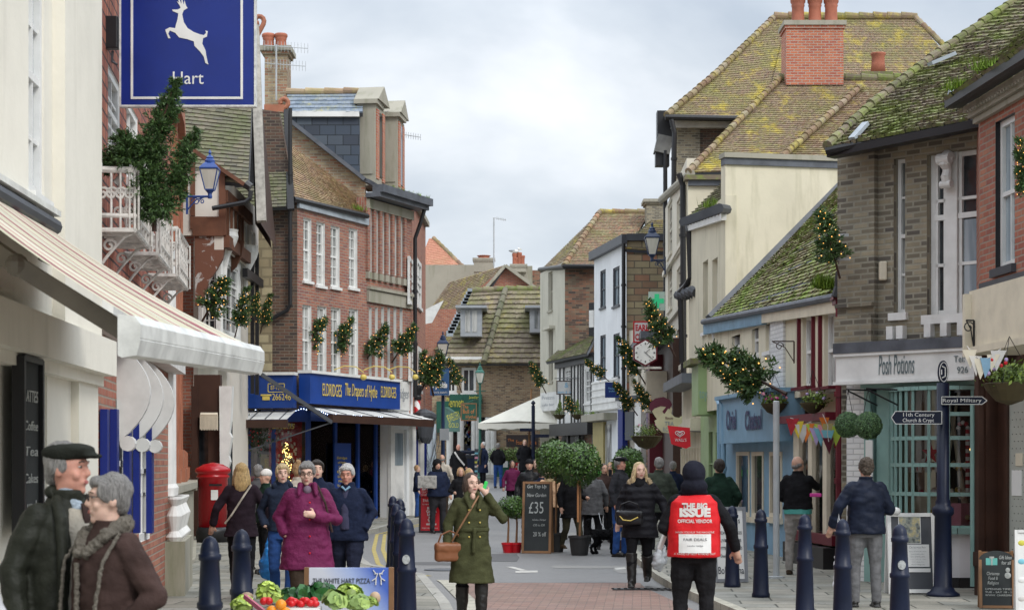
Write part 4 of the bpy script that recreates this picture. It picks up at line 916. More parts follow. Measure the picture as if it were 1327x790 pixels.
# ================= far end of the street =================
# pink hipped roof and brick gable house
fz = Face(540, 112, 600, 112); r8 = build('pink_roofed_house', fz, 'distant house with a pink hipped tile roof', G1)
roof(r8, [W(535, 362, 108), W(556, 309, 113)], [W(604, 350, 110), W(562, 309, 113)], 22, 34, t_pink); ridge(r8, [W(562, 309, 113), W(604, 350, 110)], .13, .5, t_red)
core(r8, [(XW(535, 109), 109), (XW(606, 109), 109), (XW(606, 116), 116), (XW(535, 116), 116)], 0, W(0, 352, 110).z, w_peb)
fg2 = Face(598, 95, 702, 95); r9 = build('brick_gable_house', fg2, 'brown brick gable house with a long mossy tile roof behind the corner shop', G1)
P = [(700, 377), (655, 345), (622, 372), (606, 400), (588, 440), (575, 470), (575, 520), (700, 520)]; mb = MB().mat(b_red)
for off in (0, -.3): mb.face([fg2.P(*fg2.hit(x, y), off) for x, y in P], [fg2.hit(x, y) for x, y in P])
mb.build('gable_wall', r9, world=True)
V9 = Vector((-3.15, 9, 0)); roof(r9, [W(579, 450, 94.9)+V9, W(655, 343, 94.9)+V9], [W(579, 450, 94.9), W(655, 343, 94.9)], 40, 40, t_lich2)
mb = MB().mat(stone); mb.bar(W(655, 344, 94.8), W(702, 379, 94.8), .15, .35, Vector((0, 1, 0))); mb.bar(W(576, 466, 94.7), W(608, 398, 94.7), .2, .3, Vector((0, 1, 0))); mb.bar(W(608, 398, 94.7), W(655, 344, 94.8), .15, .3, Vector((0, 1, 0))); mb.build('verge', r9, world=True)
mb = MB().mat(leadl)
for i in range(14): a = W(583+i*2.1, 432-i*4.2, 93.6); mb.box(a, (.35, .12, .3))
mb.build('stepped_flashing', r9, world=True)
mb = MB().mat(offwhite); mb.mesh([W(549, 402, 91.2), W(575, 389, 91.2), W(560, 418, 91.2), W(549, 420, 91.2)], [(0,1,2,3)]); mb.build('lead_cheek', r9, world=True)
core(r9, [(XW(548, 97), 97), (XW(700, 97), 97), (XW(700, 104), 104), (XW(548, 104), 104)], 0, W(0, 400, 97).z, b_red)
fp_ = FX(XW(550, 105), 105, XW(615, 105), 105); core(r9, [(XW(550, 106), 106), (XW(618, 106), 106), (XW(618, 108), 108), (XW(550, 108), 108)], 0, W(0, 343, 106).z, stone, 'parapet')
chimney(r9, 614, 640, 334, 352, 104, .8, stone, [(627, 331)], stone, .35)
mb = MB().mat(ltgrey); mb.tube([W(640, 345, 102), W(640, 282, 102)], .04, 6); p = W(639, 282, 102); q_ = W(656, 285, 102); mb.tube([p, q_], .02, 5)
for i in range(6): c_ = p.lerp(q_, .3+i/8); mb.tube([c_-Vector((0, 0, .08)), c_+Vector((0, 0, .08))], .012, 4)
mb.build('tv_mast', r9, world=True)
# stone chimneys with a gull
r10 = empty('distant_stone_house', W(680, 600, 118), 'distant stone house top with clustered chimney pots', 'building', G1)
core(r10, [(XW(655, 115), 115), (XW(705, 115), 115), (XW(705, 120), 120), (XW(655, 120), 120)], 0, W(0, 350, 115).z, b_old); core(r10, [(XW(660, 114), 114.2), (XW(690, 114), 114.2), (XW(690, 118), 118), (XW(660, 118), 118)], 0, W(0, 344, 114).z, stone)
chimney(r10, 662, 682, 342, 352, 113.5, 1.2, stone, [(667, 328), (669, 334), (673, 327), (677, 331)], stone, .15)
mb = MB().mat(white); c_ = W(667, 325.5, 114); mb.ball(c_, (.28, .12, .11)); mb.ball(c_+Vector((.25, 0, .14)), .08); mb.mat(grey); mb.ball(c_+Vector((-.1, 0, .03)), (.28, .13, .08)); mb.mat(gold); mb.bar(c_+Vector((.3, 0, .13)), c_+Vector((.42, 0, .1)), .03)
mb.tube([c_, c_+Vector((0, 0, -.2))], .02, 4); tag(mb.build('seagull', smooth=True), 'white seagull perched on the distant chimney pots', 'seagull')
# brown tiled corner shop with buff brick wall
fr0 = Face(560, 88, 712, 88); r11 = build('corner_shop_building', fr0, 'buff brick corner building with brown mansard roof and white dormers', G1)
zb_ = gz(88); ze_ = W(0, 468, 88).z; opn = [fr0.rect(578, 478, 592, 509), fr0.rect(598, 476, 617, 509)]; shop = fr0.rect(580, 540, 640, 620)
wall(fr0, r11, 0, fr0.L, zb_, ze_, b_buff, opn+[shop], .4)
for o_ in opn: window(fr0, r11, o_, white, g_dark, 2, 1, .12, -.05, .05, .12, sash=False)
roof(r11, [W(572, 471, 87.5), W(612, 378, 91)], [W(640, 471, 87.5), W(655, 376, 91)], 15, 14, t_brn, lift=.09, jit=.02)
roof(r11, [W(622, 471, 87.4), W(656, 376, 90.9)], [W(712, 471, 87.4), W(712, 376, 90.9)], 15, 18, t_brn, lift=.09, jit=.02)
ridge(r11, [W(627, 470, 87.3), W(655, 375, 90.8)], .14, .5, t_grey); ridge(r11, [W(612, 377, 91), W(655, 375, 91), W(712, 375, 91)], .16, .5, t_moss)
mb = MB().mat(white); fr0.fbox(mb, 0, fr0.L, ze_-.05, ze_+.2, 0, .35); mb.build('eaves_board', r11, world=True)
def dorm2(x0, x1, y0, y1, d):
    f_ = Face(x0, d, x1, d); q_ = (0, f_.L, W(0, y1, d).z, W(0, y0, d).z); mb = MB().mat(grey); f_.fbox(mb, -.12, f_.L+.12, q_[2]-.2, q_[3]+.1, -2.2, 0); f_.fbox(mb, -.35, f_.L+.35, q_[3]+.1, q_[3]+.22, -2.6, .3)
    o = mb.build('dormer', r11, world=True); p = MB().mat(g_curt); f_.fbox(p, .1, f_.L/2-.05, q_[2], q_[3], 0, .03); f_.fbox(p, f_.L/2+.05, f_.L-.1, q_[2], q_[3], 0, .03); p.build('pane', o, world=True)
dorm2(600, 621, 402, 430, 87.6); dorm2(690, 706, 402, 425, 87.6)
core(r11, [(XW(560, 88), 88.5), (XW(712, 88), 88.5), (XW(712, 88), 96), (XW(560, 88), 94)], 0, ze_, b_buff)
mb = MB().mat(g_dark); fr0.fbox(mb, shop[0], shop[1], shop[2], shop[3], -.4, -.3); mb.mat(white)
for px in (583, 597, 615, 617, 633, 639): u = fr0.hit(px, 580)[0]; mb.lathe([(.16, zb_), (.16, zb_+2.8)], 10, Matrix.Translation(Vector((fr0.P(u, 0, .1).x, 87.8, 0))))
mb.build('shop_front', r11, world=True)
rr = random.Random(3); mb = MB()
for i in range(60):
    mb.mat(rr.choice([redcl, whcl, paint('book_blue', (.05, .12, .4)), ochre, paper])); u = fr0.hit(rr.uniform(600, 614), 580)[0]; z = zb_+rr.uniform(.3, 2.6); fr0.fbox(mb, u-.08, u+.08, z-.1, z+.1, -.28, -.25)
mb.build('shop_display', r11, world=True)
s_ = slab(fr0, r11, 'shop_fascia', dkgreen, fr0.rect(583, 511, 624, 540), .05, .3); ye = paint('yellow_lettering', (.6, .55, .08)); ftext(fr0, s_, 'Bennetts', 592, 522, 13, ye, .32, 26)
s_ = slab(fr0, r11, 'shop_fascia', dkgreen, fr0.rect(601, 511, 625, 523), .31, .4); ftext(fr0, s_, 'Jewellery', 615, 515, 4, ye, .42, 14)
s_ = slab(fr0, r11, 'green_awning', dkgreen, fr0.rect(566, 520, 582, 560), .05, .4)
# green triangular blind with lettering
mb = MB().mat(dkgreen); a, b2, c2, d2 = W(582, 527, 86.5), W(596, 538, 84.5), W(596, 559, 84.5), W(575, 559, 86.5); mb.face([a, b2, c2, d2]); mb.mesh([a, b2, W(575, 527, 87), W(572, 559, 87), d2], [(0, 1, 2), (2, 3, 4, 0)]); o_ = mb.build('folding_blind', r11, world=True)
text_mesh('JEWELLERY', .5, ye, MT(W(588, 540, 84.4)) @ Matrix.Rotation(R(22), 4, 'Z'), o_, fit=.62); text_mesh('GOLD', .3, ye, MT(W(588, 551, 84.4)), o_, fit=.45)
# hanging signs
def board(name, label, px0, py0, px1, py1, d, mat, frame=None, lines=(), cat='sign', arm=None, dx=0, th=.05, double=False, group=None):
    """flat sign board; its writing is a child"""
    a, b2 = W(px0, py0, d), W(px1, py1+0, d+dx); c_ = (a+b2)/2; L = math.hypot(b2.x-a.x, b2.y-a.y); H_ = W(0, py0, (a.y+b2.y)/2).z-W(0, py1, (a.y+b2.y)/2).z; rz = math.atan2(b2.y-a.y, b2.x-a.x)
    c_.z = (W(0, py0, c_.y).z+W(0, py1, c_.y).z)/2
    rt = empty(name, c_, label, cat, group, rz); mb = MB().mat(mat).box((0, 0, 0), (L, th, H_)); mb.build('board', rt)
    if frame:
        m = MB().mat(frame); fwid = min(.05, H_*.06)
        for s_ in (-1, 1): m.box((0, -.004, s_*(H_/2-fwid/2)), (L+.004, th+.02, fwid)); m.box((s_*(L/2-fwid/2), -.002, 0), (fwid, th+.024, H_-2*fwid))
        m.build('frame', rt)
    px2m = L/abs(px1-px0)
    for (tx, lx, ly, hp, wp, tm, *kk) in lines:
        k = dict(kk[0]) if kk else {}; text_mesh(tx, hp*d/F*1.35, tm, wmat(rt) @ MT((((lx-(px0+px1)/2)*px2m), -th/2-.004, -(ly-(py0+py1)/2)*d/F)), rt, fit=wp*px2m if wp else None, **k)
    if arm:
        m = MB().mat(arm[0])
        inv = wmat(rt).inverted()
        m.tube([inv @ Vector(p) for p in arm[1]], arm[2] if len(arm) > 2 else .025, 6); m.build('arm', rt)
    return rt
orange = paint('orange_script', (.6, .2, .05)); lblue = paint('pale_blue_lettering', (.2, .45, .65)); redp = paint('sign_red', (.55, .01, .02), .35); dkblue = paint('deep_blue_sign', (.008, .03, .17), .35)
board('hanging_sign', 'green hanging sign with orange script on the corner shop', 597, 522, 618, 545, 84, dkgreen, oak, [('The', 603, 527, 5, 8, orange), ('Bull of', 607, 533, 6, 15, orange), ('Hythe', 610, 540, 5, 13, orange)], arm=(dkgreen, [W(625, 517, 88), W(612, 519, 84), W(597, 526, 84)], .03))
board('notice_sign', 'white notice sign board on the cream corner building', 701, 508, 723, 532, 80.5, offwhite, None, [('Prezzo', 711, 515, 5, 16, grey), ('cafe bar', 711, 524, 4, 16, grey)], dx=-2)
board('hanging_sign', 'white square hanging sign with a round emblem by the striped timber house', 721, 493, 747, 511, 76, offwhite, dkbrown, [('&', 734, 499, 7, 5, lblue), ('lewis & nicks', 734, 508, 4, 22, lblue)], arm=(black, [W(719, 490, 77.5), W(747, 490, 75)], .02))
board('hanging_sign', 'blue shield shaped sign on the white three-storey house', 784, 495, 802, 515, 65, dkblue, None, [('Wakefields', 793, 503, 3, 10, lblue), ('Jewellers', 793, 506.5, 2.5, 8, lblue)], arm=(black, [W(783, 495, 69.5), W(800, 495, 67)], .02))
# lewis rugs etc: wall mural panel
board('mural_panel', 'pale blue panel painted with bare branches beside the barber shop', 549, 549, 565, 612, 60, paint('mural_blue', (.5, .6, .68), .7, .15), None, [])
mb = MB().mat(darkgrey); rr = random.Random(2)
for i in range(9):
    p = W(551+i*1.5, 611, 59.9); pts = [p]
    for k in range(7): p = p+Vector((rr.uniform(-.06, .07), 0, .2)); pts.append(p)
    mb.tube(pts, .008, 4)
tag(mb.build('willow_stems'), 'thin bare willow stems standing before the blue mural panel', 'branches')

# ---------- E: cream and old brick building ----------
fE1 = Face(700, 83, 732, 78); fE2 = Face(732, 78, 790, 78); r12 = build('cream_corner_building', fE1, 'tall cream fronted building with patchy old brick flank and brown tiled roof', G1)
ze_ = W(0, 345, 80).z; opn = [fE1.rect(710.5, 352, 716, 402), fE1.rect(711, 426, 716.5, 494)]
wall(fE1, r12, 0, fE1.L, 0, ze_, w_greyst, opn, .3)
for o_ in opn: window(fE1, r12, o_, stone, g_dark, 1, 2, .08, -.12, .04, .1)
mb = MB().mat(w_greyst); q_ = fE1.rect(709, 423, 719, 427); fE1.fbox(mb, q_[0], q_[1], q_[2], q_[3], 0, .25); mb.build('window_hood', r12, world=True)
wall(fE2, r12, 0, fE2.L, 0, ze_, b_old, [], .3, name='side_wall')
roof(r12, [W(730, 345, 77.6), W(777, 276, 83)], [W(800, 345, 77.6), W(842, 276, 83)], 34, 40, t_red)
roof(r12, [W(699, 352, 83.4), W(776, 276, 83.2)], [W(731, 346, 77.6), W(777, 276, 83)], 34, 14, t_lich)
ridge(r12, [W(731, 345, 77.6), W(777, 275, 82.9)], .12, .42, t_red); ridge(r12, [W(777, 275, 83), W(842, 275, 83)], .13, .45, t_lich)
gutter(r12, [W(699, 349, 83.4), W(731, 345, 77.5), W(775, 345, 77.5)], .09)
chimney(r12, 838, 860, 258, 300, 81, 1.2, b_stock, [], stone, capj=.15)
core(r12, [(XW(733, 78)+.1, 78.4), (XW(800, 78), 78.4), (XW(800, 78), 88), (XW(700, 84), 84)], 0, ze_-.1, b_old)
# ---------- F: striped timber cottage ----------
fF = Face(722, 78.2, 772, 72.5); r13 = build('striped_timber_cottage', fF, 'white cottage with vertical black timbers and mossy roof over a dark shopfront', G1)
zf0, zf1 = fF.hit(745, 548)[1], fF.hit(745, 473)[1]; opn = [fF.rect(732, 478, 739, 495), fF.rect(758, 478, 766, 522)]
wall(fF, r13, 0, fF.L, zf0, zf1, white, opn, .3)
for o_ in opn: window(fF, r13, o_, white, g_curt, 2, 3, .08, -.03, .04, .08)
mb = MB().mat(black)
for x in (726, 731, 741, 745, 749.5, 753, 756, 767, 770.5): u = fF.hit(x, 500)[0]; fF.fbox(mb, u-.07, u+.07, zf0, zf1, 0, .04)
fF.fbox(mb, 0, fF.L, zf1-.02, zf1+.35, 0, .12); mb.build('black_timber', r13, world=True)
roof(r13, [fF.P(-.4, zf1+.3, .4), W(742, 437, 80.5)], [fF.P(fF.L+.1, zf1+.3, .4), W(772, 433, 78)], 18, 16, t_moss)
mb = MB().mat(black); fF.fbox(mb, 0, fF.L, zf0-.5, zf0, 0, .35); fF.fbox(mb, 0, fF.L, .7, zf0-.5, -.3, -.2)
for x in (723, 738, 752, 771): u = fF.hit(x, 570)[0]; fF.fbox(mb, u-.12, u+.12, .6, zf0-.5, 0, .1)
mb.build('dark_shopfront', r13, world=True); mb = MB().mat(g_curt); q_ = fF.rect(741, 565, 750, 600); fF.fbox(mb, q_[0], q_[1], .9, q_[3], -.2, -.1); mb.build('shop_window', r13, world=True)
core(r13, [(XW(724, 79), 79), (XW(773, 73), 73), (XW(790, 73), 73), (XW(790, 77.8), 77.8)], 0, zf1, b_old)
mb = MB().mat(black); P = [W(764, 385, 75.5), W(771, 410, 75.5), W(764, 433, 75.5)]; 
fy = Face(763, 75.4, 771, 75.2); fy.fbox(mb, 0, fy.L, fy.hit(767, 435)[1], fy.hit(767, 392)[1], -1.5, 0); mb.mat(white); fy.fbox(mb, .05, fy.L-.04, fy.hit(767, 424)[1], fy.hit(767, 402)[1], 0, .05); mb.build('dormer', r13, world=True)
# ---------- G: white three-storey house with stone-and-brick flank ----------
fG1 = Face(770, 71.5, 812, 66); fG2 = Face(812, 66, 862, 66); r14 = build('white_three_storey_house', fG1, 'white painted three-storey house with narrow sash windows and stone coursed flank', G1)
ze_ = fG1.hit(790, 327)[1]; opn = [fG1.rect(778, 350, 785, 398), fG1.rect(794.5, 346, 803, 396), fG1.rect(778, 434, 785, 490), fG1.rect(795, 432, 803, 488)]
wall(fG1, r14, 0, fG1.L, 0, ze_, w_brt, opn, .3, revm=darkgrey)
for o_ in opn: window(fG1, r14, o_, darkgrey, g_blue, 2, 2, .07, -.04, .03, .08)
wall(fG2, r14, 0, fG2.L, 0, ze_+.1, b_blk, [], .3, name='side_wall')
mb = MB().mat(darkgrey); fG1.fbox(mb, -.1, fG1.L+.1, ze_, ze_+.32, 0, .2); fG2.fbox(mb, 0, fG2.L, ze_+.1, ze_+.34, 0, .12); mb.build('parapet_coping', r14, world=True)
roof(r14, [W(808, 322, 65.9), W(846, 285, 70)], [W(866, 326, 65.9), W(872, 283, 70)], 16, 16, t_lich); roof(r14, [W(795, 326, 72), W(842, 288, 71.5)], [W(811, 322, 66), W(846, 285, 70)], 16, 5, t_moss)
pipe(r14, [fG1.P(fG1.L+.05, ze_, .12), fG1.P(fG1.L+.05, .6, .12)], .07)
sf = fG1.rect(768, 537, 800, 545); mb = MB().mat(stone); fG1.fbox(mb, -.1, fG1.L*.72, fG1.hit(785, 545)[1], fG1.hit(785, 536)[1], 0, .5); mb.mat(white); fG1.fbox(mb, 0, fG1.L*.8, fG1.hit(785, 532)[1], fG1.hit(785, 492)[1], 0, .1)
for i in range(5): z = fG1.hit(785, 495+i*9)[1]; fG1.fbox(mb, 0, fG1.L*.8, z, z+.05, .1, .13)
mb.mat(ochre); fG1.fbox(mb, .3, 2.2, .5, fG1.hit(785, 546)[1], 0, .12); mb.mat(g_curt); fG1.fbox(mb, 2.2, 3.1, .9, fG1.hit(785, 550)[1], 0, .05); mb.build('shopfront', r14, world=True)
core(r14, [(XW(771, 71.5)+.3, 71.5), (XW(813, 66)+.1, 66.4), (XW(870, 66), 66.4), (XW(860, 72), 72)], 0, ze_-.1, b_old)
tuft(r14, fG1.P(.8, fG1.hit(785, 535)[1], .3), .4, 60, .15)
# ---------- H: tall pale terrace and big roofs on the right ----------
fH = Face(862, 60, 890, 50); r15 = build('pale_stucco_terrace', fH, 'tall pale stucco terrace front with black downpipes and hipped tile roof', G1)
ze_ = fH.hit(876, 238)[1]; opn = [fH.rect(865.5, 262, 871, 330), fH.rect(877, 255, 884, 325), fH.rect(865.5, 345, 871, 400), fH.rect(877, 345, 884, 400), fH.rect(865.5, 430, 871, 480), fH.rect(877, 425, 884, 480)]
wall(fH, r15, 0, fH.L, 0, ze_, w_pale, opn, .25)
for o_ in opn: window(fH, r15, o_, w_pale, g_curt, 2, 3, .08, -.05, .03, .1)
mb = MB().mat(w_pale)
for y in (335, 410, 486): z = fH.hit(876, y)[1]; fH.fbox(mb, 0, fH.L, z, z+.14, 0, .1)
mb.build('string_course', r15, world=True)
roof(r15, [W(858, 258, 60.5), W(1015, 103, 66)], [W(894, 222, 48.6), W(1012, 103, 54)], 52, 20, t_lich2)
roof(r15, [W(892, 224, 48.5), W(1010, 104, 54)], [W(1110, 213, 48.5), W(1200, 104, 54)], 46, 90, t_lich)
ridge(r15, [W(892, 223, 48.4), W(1010, 103, 53.8)], .09, .3, t_lich2); ridge(r15, [W(1010, 102, 54), W(1200, 102, 54)], .12, .45, t_moss)
roof(r15, [W(1000, 216, 47.2), W(1116, 113, 51.5)], [W(1140, 216, 47.2), W(1240, 113, 51.5)], 42, 50, t_lich2)
ridge(r15, [W(1001, 215, 47), W(1116, 112, 51.3)], .09, .3, t_lich2)
gutter(r15, [W(857, 259, 60.6), W(895, 225, 48.4)], .12, stone)
pipe(r15, [W(880, 225, 49.6), W(885, 240, 49.6), W(886, 500, 49.6)], .08); pipe(r15, [W(862, 195, 60), W(863, 560, 60)], .07)
fHe = Face(889, 50, 940, 50); wall(fHe, r15, 0, fHe.L, 0, W(0, 226, 50).z, w_cream, [], .3, name='side_wall')
core(r15, [(XW(863, 60)+.3, 60), (XW(891, 50.4), 50.4), (XW(1200, 50.4), 50.4), (XW(1100, 60), 60)], 0, ze_-.5, w_cream)
# tallest roof behind
fI = Face(862, 64, 905, 58); r16 = build('high_roofed_house', fI, 'highest house on the right with a great lichened hip roof and red brick chimney', G1)
ze2 = W(0, 150, 60).z; fI2 = Face(871, 60, 960, 60)
wall(fI2, r16, 0, fI2.L, 6, ze2, b_dark, [], .3); mb = MB().mat(b_stock); fI2.fbox(mb, 0, .9, 6, ze2-.3, 0, .05); mb.mat(offwhite); fI2.fbox(mb, -.05, 2.0, ze2-.42, ze2-.12, 0, .2); mb.build('corner_pier', r16, world=True)
mb = MB().mat(black); mb.box(W(861, 165, 60.3), (.5, .5, 1.0)); mb.mat(paint('grey_hung_tiles', (.2, .2, .19), .8, .4)); mb.bar(W(862, 178, 60.3), W(857, 200, 60.3), .7, .5); mb.mat(black); mb.box(W(858, 206, 60.3), (.45, .4, .5)); mb.build('bay_side', r16, world=True)
roof(r16, [W(863, 151, 59.4), W(930, 95, 62), W(1003, 24, 66)], [W(1010, 151, 59.4), W(1025, 90, 63), W(1060, 25, 66)], 56, 70, t_lich)
roof(r16, [W(1000, 110, 61.5), W(1020, 25, 66)], [W(1260, 110, 61.5), W(1186, 25, 66)], 38, 100, t_lich)
roof(r16, [W(862, 151, 59.6), W(1002, 24, 66)], [W(862, 151, 72), W(1002, 24, 72)], 30, 14, t_lich2)
ridge(r16, [W(864, 150, 59.3), W(930, 94, 61.9), W(1003, 23, 66)], .11, .34, t_lich2); ridge(r16, [W(1003, 22, 66), W(1186, 22, 66)], .14, .5, t_lich); ridge(r16, [W(1186, 23, 66), W(1236, 72, 63.5), W(1262, 108, 61.4)], .1, .34, t_lich2)
gutter(r16, [W(862, 152, 59.3), W(960, 154, 59.3)], .1); pipe(r16, [W(870, 155, 59.2), W(874, 172, 59.2), W(873, 240, 59.2)], .08)
chimney(r16, 1019, 1093, 27, 110, 53.5, 1.0, b_bright, [(1034, -4), (1056, -4), (1077, -4)], stone, .2, capj=.08)
mb = MB().mat(pot).lathe([(.26, 0), (.22, .35), (.21, .6), (.25, .65), (.25, .7)], 14, Matrix.Translation(W(1138, 97, 60.5))); mb.build('chimney_pot', r16, smooth=True, world=True); mb = MB().mat(t_moss); c_ = W(1135, 97, 60.3); mb.box(c_, (1.0, .5, .12)); mb.build('mossy_ledge', r16, world=True)
core(r16, [(XW(872, 60.3), 60.4), (XW(1250, 60.4), 60.4), (XW(1250, 70), 70), (XW(870, 70), 70)], 0, ze2-.1, b_dark)
# ---------- I: cream gabled house ----------
fJ1 = Face(893, 46, 940, 40.6); fJ2 = FX(XW(940, 40.6), 40.6, XW(1100, 41.2), 41.2); r17 = build('cream_gabled_house', fJ1, 'cream rendered house with tall blank gable and slim paired windows', G1)
ztop = W(0, 272, 43).z; opn = [fJ1.rect(911, 338, 917.5, 430), fJ1.rect(923, 335, 930, 424)]
wall(fJ1, r17, 0, fJ1.L, 0, ztop, w_cream, opn, .25)
for o_ in opn: window(fJ1, r17, o_, white, g_curt, 1, 2, .05, -.12, .02, .08)
zc0 = W(0, 214, 40.8).z
wall(fJ2, r17, 0, fJ2.L, 0, zc0, w_cream, [], .3, name='gable_wall')
mb = MB().mat(lead); fJ2.fbox(mb, -.02, fJ2.L, zc0-.02, zc0+.13, -.25, .05); mb.mat(stone); fJ2.fbox(mb, -.05, fJ2.L, zc0+.13, zc0+.24, -.3, .1)
mb.bar(W(944, 388, 40.3), W(1092, 238, 40.6), .1, .3, Vector((0, 1, 0))); mb.build('coping', r17, world=True)
mb = MB().mat(lead); mb.bar(W(918, 411, 38.1), W(1093, 233, 40.2), .1, .16, Vector((0, 1, 0))); mb.build('flashing', r17, world=True)
roof(r17, [W(889, 285, 46.3), W(938, 236, 47.5)], [W(938, 268, 40.5), W(941, 236, 44)], 12, 10, t_moss, lift=.05); tuft(r17, W(925, 268, 42), .3, 120, .22)
mb = MB().mat(darkgrey)
for i in range(13): p = W(889, 289, 46.2).lerp(W(936, 272, 40.4), i/12); mb.tube([p-Vector((.1, .25, 0)), p+Vector((.12, .1, .02))], .11, 8)
mb.build('gutter_tiles', r17, world=True); mb = MB().mat(white); mb.bar(W(893, 296, 45.9), W(938, 281, 40.4), .12, .14); mb.build('eaves_board', r17, world=True)
fJ3 = FX(XW(899, 46), 47.5, XW(941, 46), 47.5); wall(fJ3, r17, 0, fJ3.L+.2, 6, W(0, 236, 47.5).z, w_cream, [], .2, name='upper_wall'); mb = MB().mat(lead); fJ3.fbox(mb, 0, fJ3.L+.2, W(0, 241, 47.5).z, W(0, 234, 47.5).z, 0, .1); mb.mat(t_moss); fJ3.fbox(mb, -.1, fJ3.L+.2, W(0, 234, 47.5).z, W(0, 228, 47.5).z, -.2, .2); mb.build('parapet_cap', r17, world=True)
pipe(r17, [W(889, 288, 46), W(893, 300, 45.7), W(895, 360, 45.7), W(889, 370, 45.9), W(881, 378, 46.4), W(882, 388, 46.4), W(884, 470, 46.4)], .075)
mb = MB().mat(darkgrey)
for i in range(5): p = W(878, 382, 46.8).lerp(W(896, 376, 45.2), i/4); mb.tube([p, p+Vector((.1, -.2, -.08))], .12, 8)
mb.build('gutter_tiles', r17, world=True)
core(r17, [(XW(895, 46)+.2, 46), (XW(941, 40.9)+.2, 41.1), (XW(1100, 41.5), 41.5), (XW(1100, 46), 46)], 0, ztop-.1, w_cream)
# ---------- J: mossy roofed row with green, blue and cream shopfronts ----------
fK = Face(916, 38.5, 1088, 27.7); r18 = build('mossy_roofed_shops', fK, 'low row of shops under a steep mossy roof beside the cream gable', G1)
eL, eR = W(915, 417, 38.3), W(1090, 384, 27.4); zel, zer = eL.z, eR.z
def zK(u): return zel+(zer-zel)*u/fK.L-.1
opn = [fK.rect(948, 428, 959, 468), fK.rect(974, 420, 983, 460), fK.rect(992, 417, 1000, 455), fK.rect(1040, 410, 1054, 500), fK.rect(1068, 404, 1084, 502)]
zmid = fK.hit(1000, 520)[1]
wall(fK, r18, 0, fK.L, zmid, min(zel, zer)-.02, w_cream, opn, .25, top=[(0, min(zel, zer)-.02), (fK.L, min(zel, zer)-.02), (0, zel)])
for i, o_ in enumerate(opn): window(fK, r18, o_, white, [g_curt, g_dark, g_curt, g_curt, g_curt][i], 1 if i < 3 else 2, 2, .05, -.06, .025, .07)
mb = MB().mat(maroon)
for x in (1037.5, 1056, 1065): u = fK.hit(x, 450)[0]; fK.fbox(mb, u-.022, u+.022, fK.hit(x, 502)[1], fK.hit(x, 409)[1], 0, .06)
for x0, x1 in ((1037, 1057), (1064, 1087)): q_ = fK.rect(x0, 501, x1, 505); fK.fbox(mb, q_[0], q_[1], q_[2], q_[3], 0, .16)
mb.build('maroon_window_frame', r18, world=True)
mb = MB().mat(b_white); q_ = fK.rect(1001, 408, 1018, 505); fK.fbox(mb, q_[0], q_[1], q_[2], q_[3], -.02, .04); mb.build('whitewashed_panel', r18, world=True)
bf = paint('blue_fascia_board', (.16, .3, .42), .5, .3); mb = MB().mat(bf); u1 = fK.hit(1008, 400)[0]
mb.bar(eL+Vector((0, .1, -.12)), eL.lerp(eR, .52)+Vector((0, .1, -.1)), .1, .26); mb.mat(cream); mb.bar(eL.lerp(eR, .52)+Vector((0, .1, -.1)), eR+Vector((0, .1, -.12)), .1, .22); mb.build('eaves_board', r18, world=True)
top = Vector((7.2, 27.4, 7.8)); roof(r18, [eL, eL.lerp(W(1091, 238, 40.4), .5)+Vector((0, 0, -.08)), W(1091, 238, 40.4)], [eR, eR.lerp(top, .5)+Vector((0, 0, -.08)), top], 44, 80, t_moss2, lift=.04, jit=.014)
gutter(r18, [eL+Vector((-.06, 0, 0)), eR+Vector((-.06, 0, 0))], .06, lead); 
for k in range(3): tuft(r18, W(1072-k*4, 374-k*2, 28.2), .16, 130, .2)
tuft(r18, W(1005, 388, 33), .12, 40, .1)
pipe(r18, [W(1083, 385, 27.3), W(1087, 372, 27.3), W(1089, 352, 27.3)], .07); 
mb = MB().mat(maroon); fx_ = W(1083, 395, 27.4); 
for i, (x, y0, y1) in enumerate(((1079, 383, 388), (1082, 388, 394), (1085, 394, 400))): a = W(x, y0, 27.4); b2 = W(1091, y1, 27.4); mb.box(((a.x+b2.x)/2, 27.5, (a.z+b2.z)/2), (b2.x-a.x, .3, a.z-b2.z))
mb.build('maroon_corbel', r18, world=True); pipe(r18, [W(1088, 398, 27.35), W(1088, 735, 27.35)], .06, maroon); pipe(r18, [W(923, 424, 37.7), W(928, 445, 37.7), W(933, 468, 37.5)], .05, white)
core(r18, [(XW(918, 38.5)+.3, 38.7), (XW(1090, 27.7)+.3, 27.9), (7.2, 28), (7.2, 40.4), (XW(925, 40), 40.2)], 0, 4.1, w_cream)
# blue shop 'Oh, de Sol'
fS = Face(940, 35.6, 1040, 30.1); zs1, zs0 = fK.hit(985, 512)[1], fK.hit(985, 575)[1]
mb = MB().mat(lightblue); fSb = Face(940, 35.0, 1012, 30.6); fSb.fbox(mb, 0, fSb.L, fSb.hit(975, 573)[1], fSb.hit(975, 513)[1], -.4, .12); fSb.fbox(mb, -.05, fSb.L+.05, fSb.hit(975, 513)[1], fSb.hit(975, 508)[1], -.4, .2)
o_ = mb.build('shop_fascia', r18, world=True); dkl = paint('dark_blue_letters', (.01, .015, .09), .4)
ftext(fSb, o_, 'Oriel', 957, 545, 26, dkl, .14, 13, bold=.01); ftext(fSb, o_, 'Chatsol', 986, 545, 26, dkl, .14, 22, bold=.01)
wz = [fS.rect(955, 585, 972, 668), fS.rect(975, 585, 990, 670), fS.rect(998, 585, 1014, 670)]
wall(fS, r18, 0, fS.L, 0, zs0+.2, lightblue, wz, .15, name='blue_shopfront')
for q_ in wz: window(fS, r18, q_, cream, g_dark, 1, 1, .07, .02, sash=False, sill=.1)
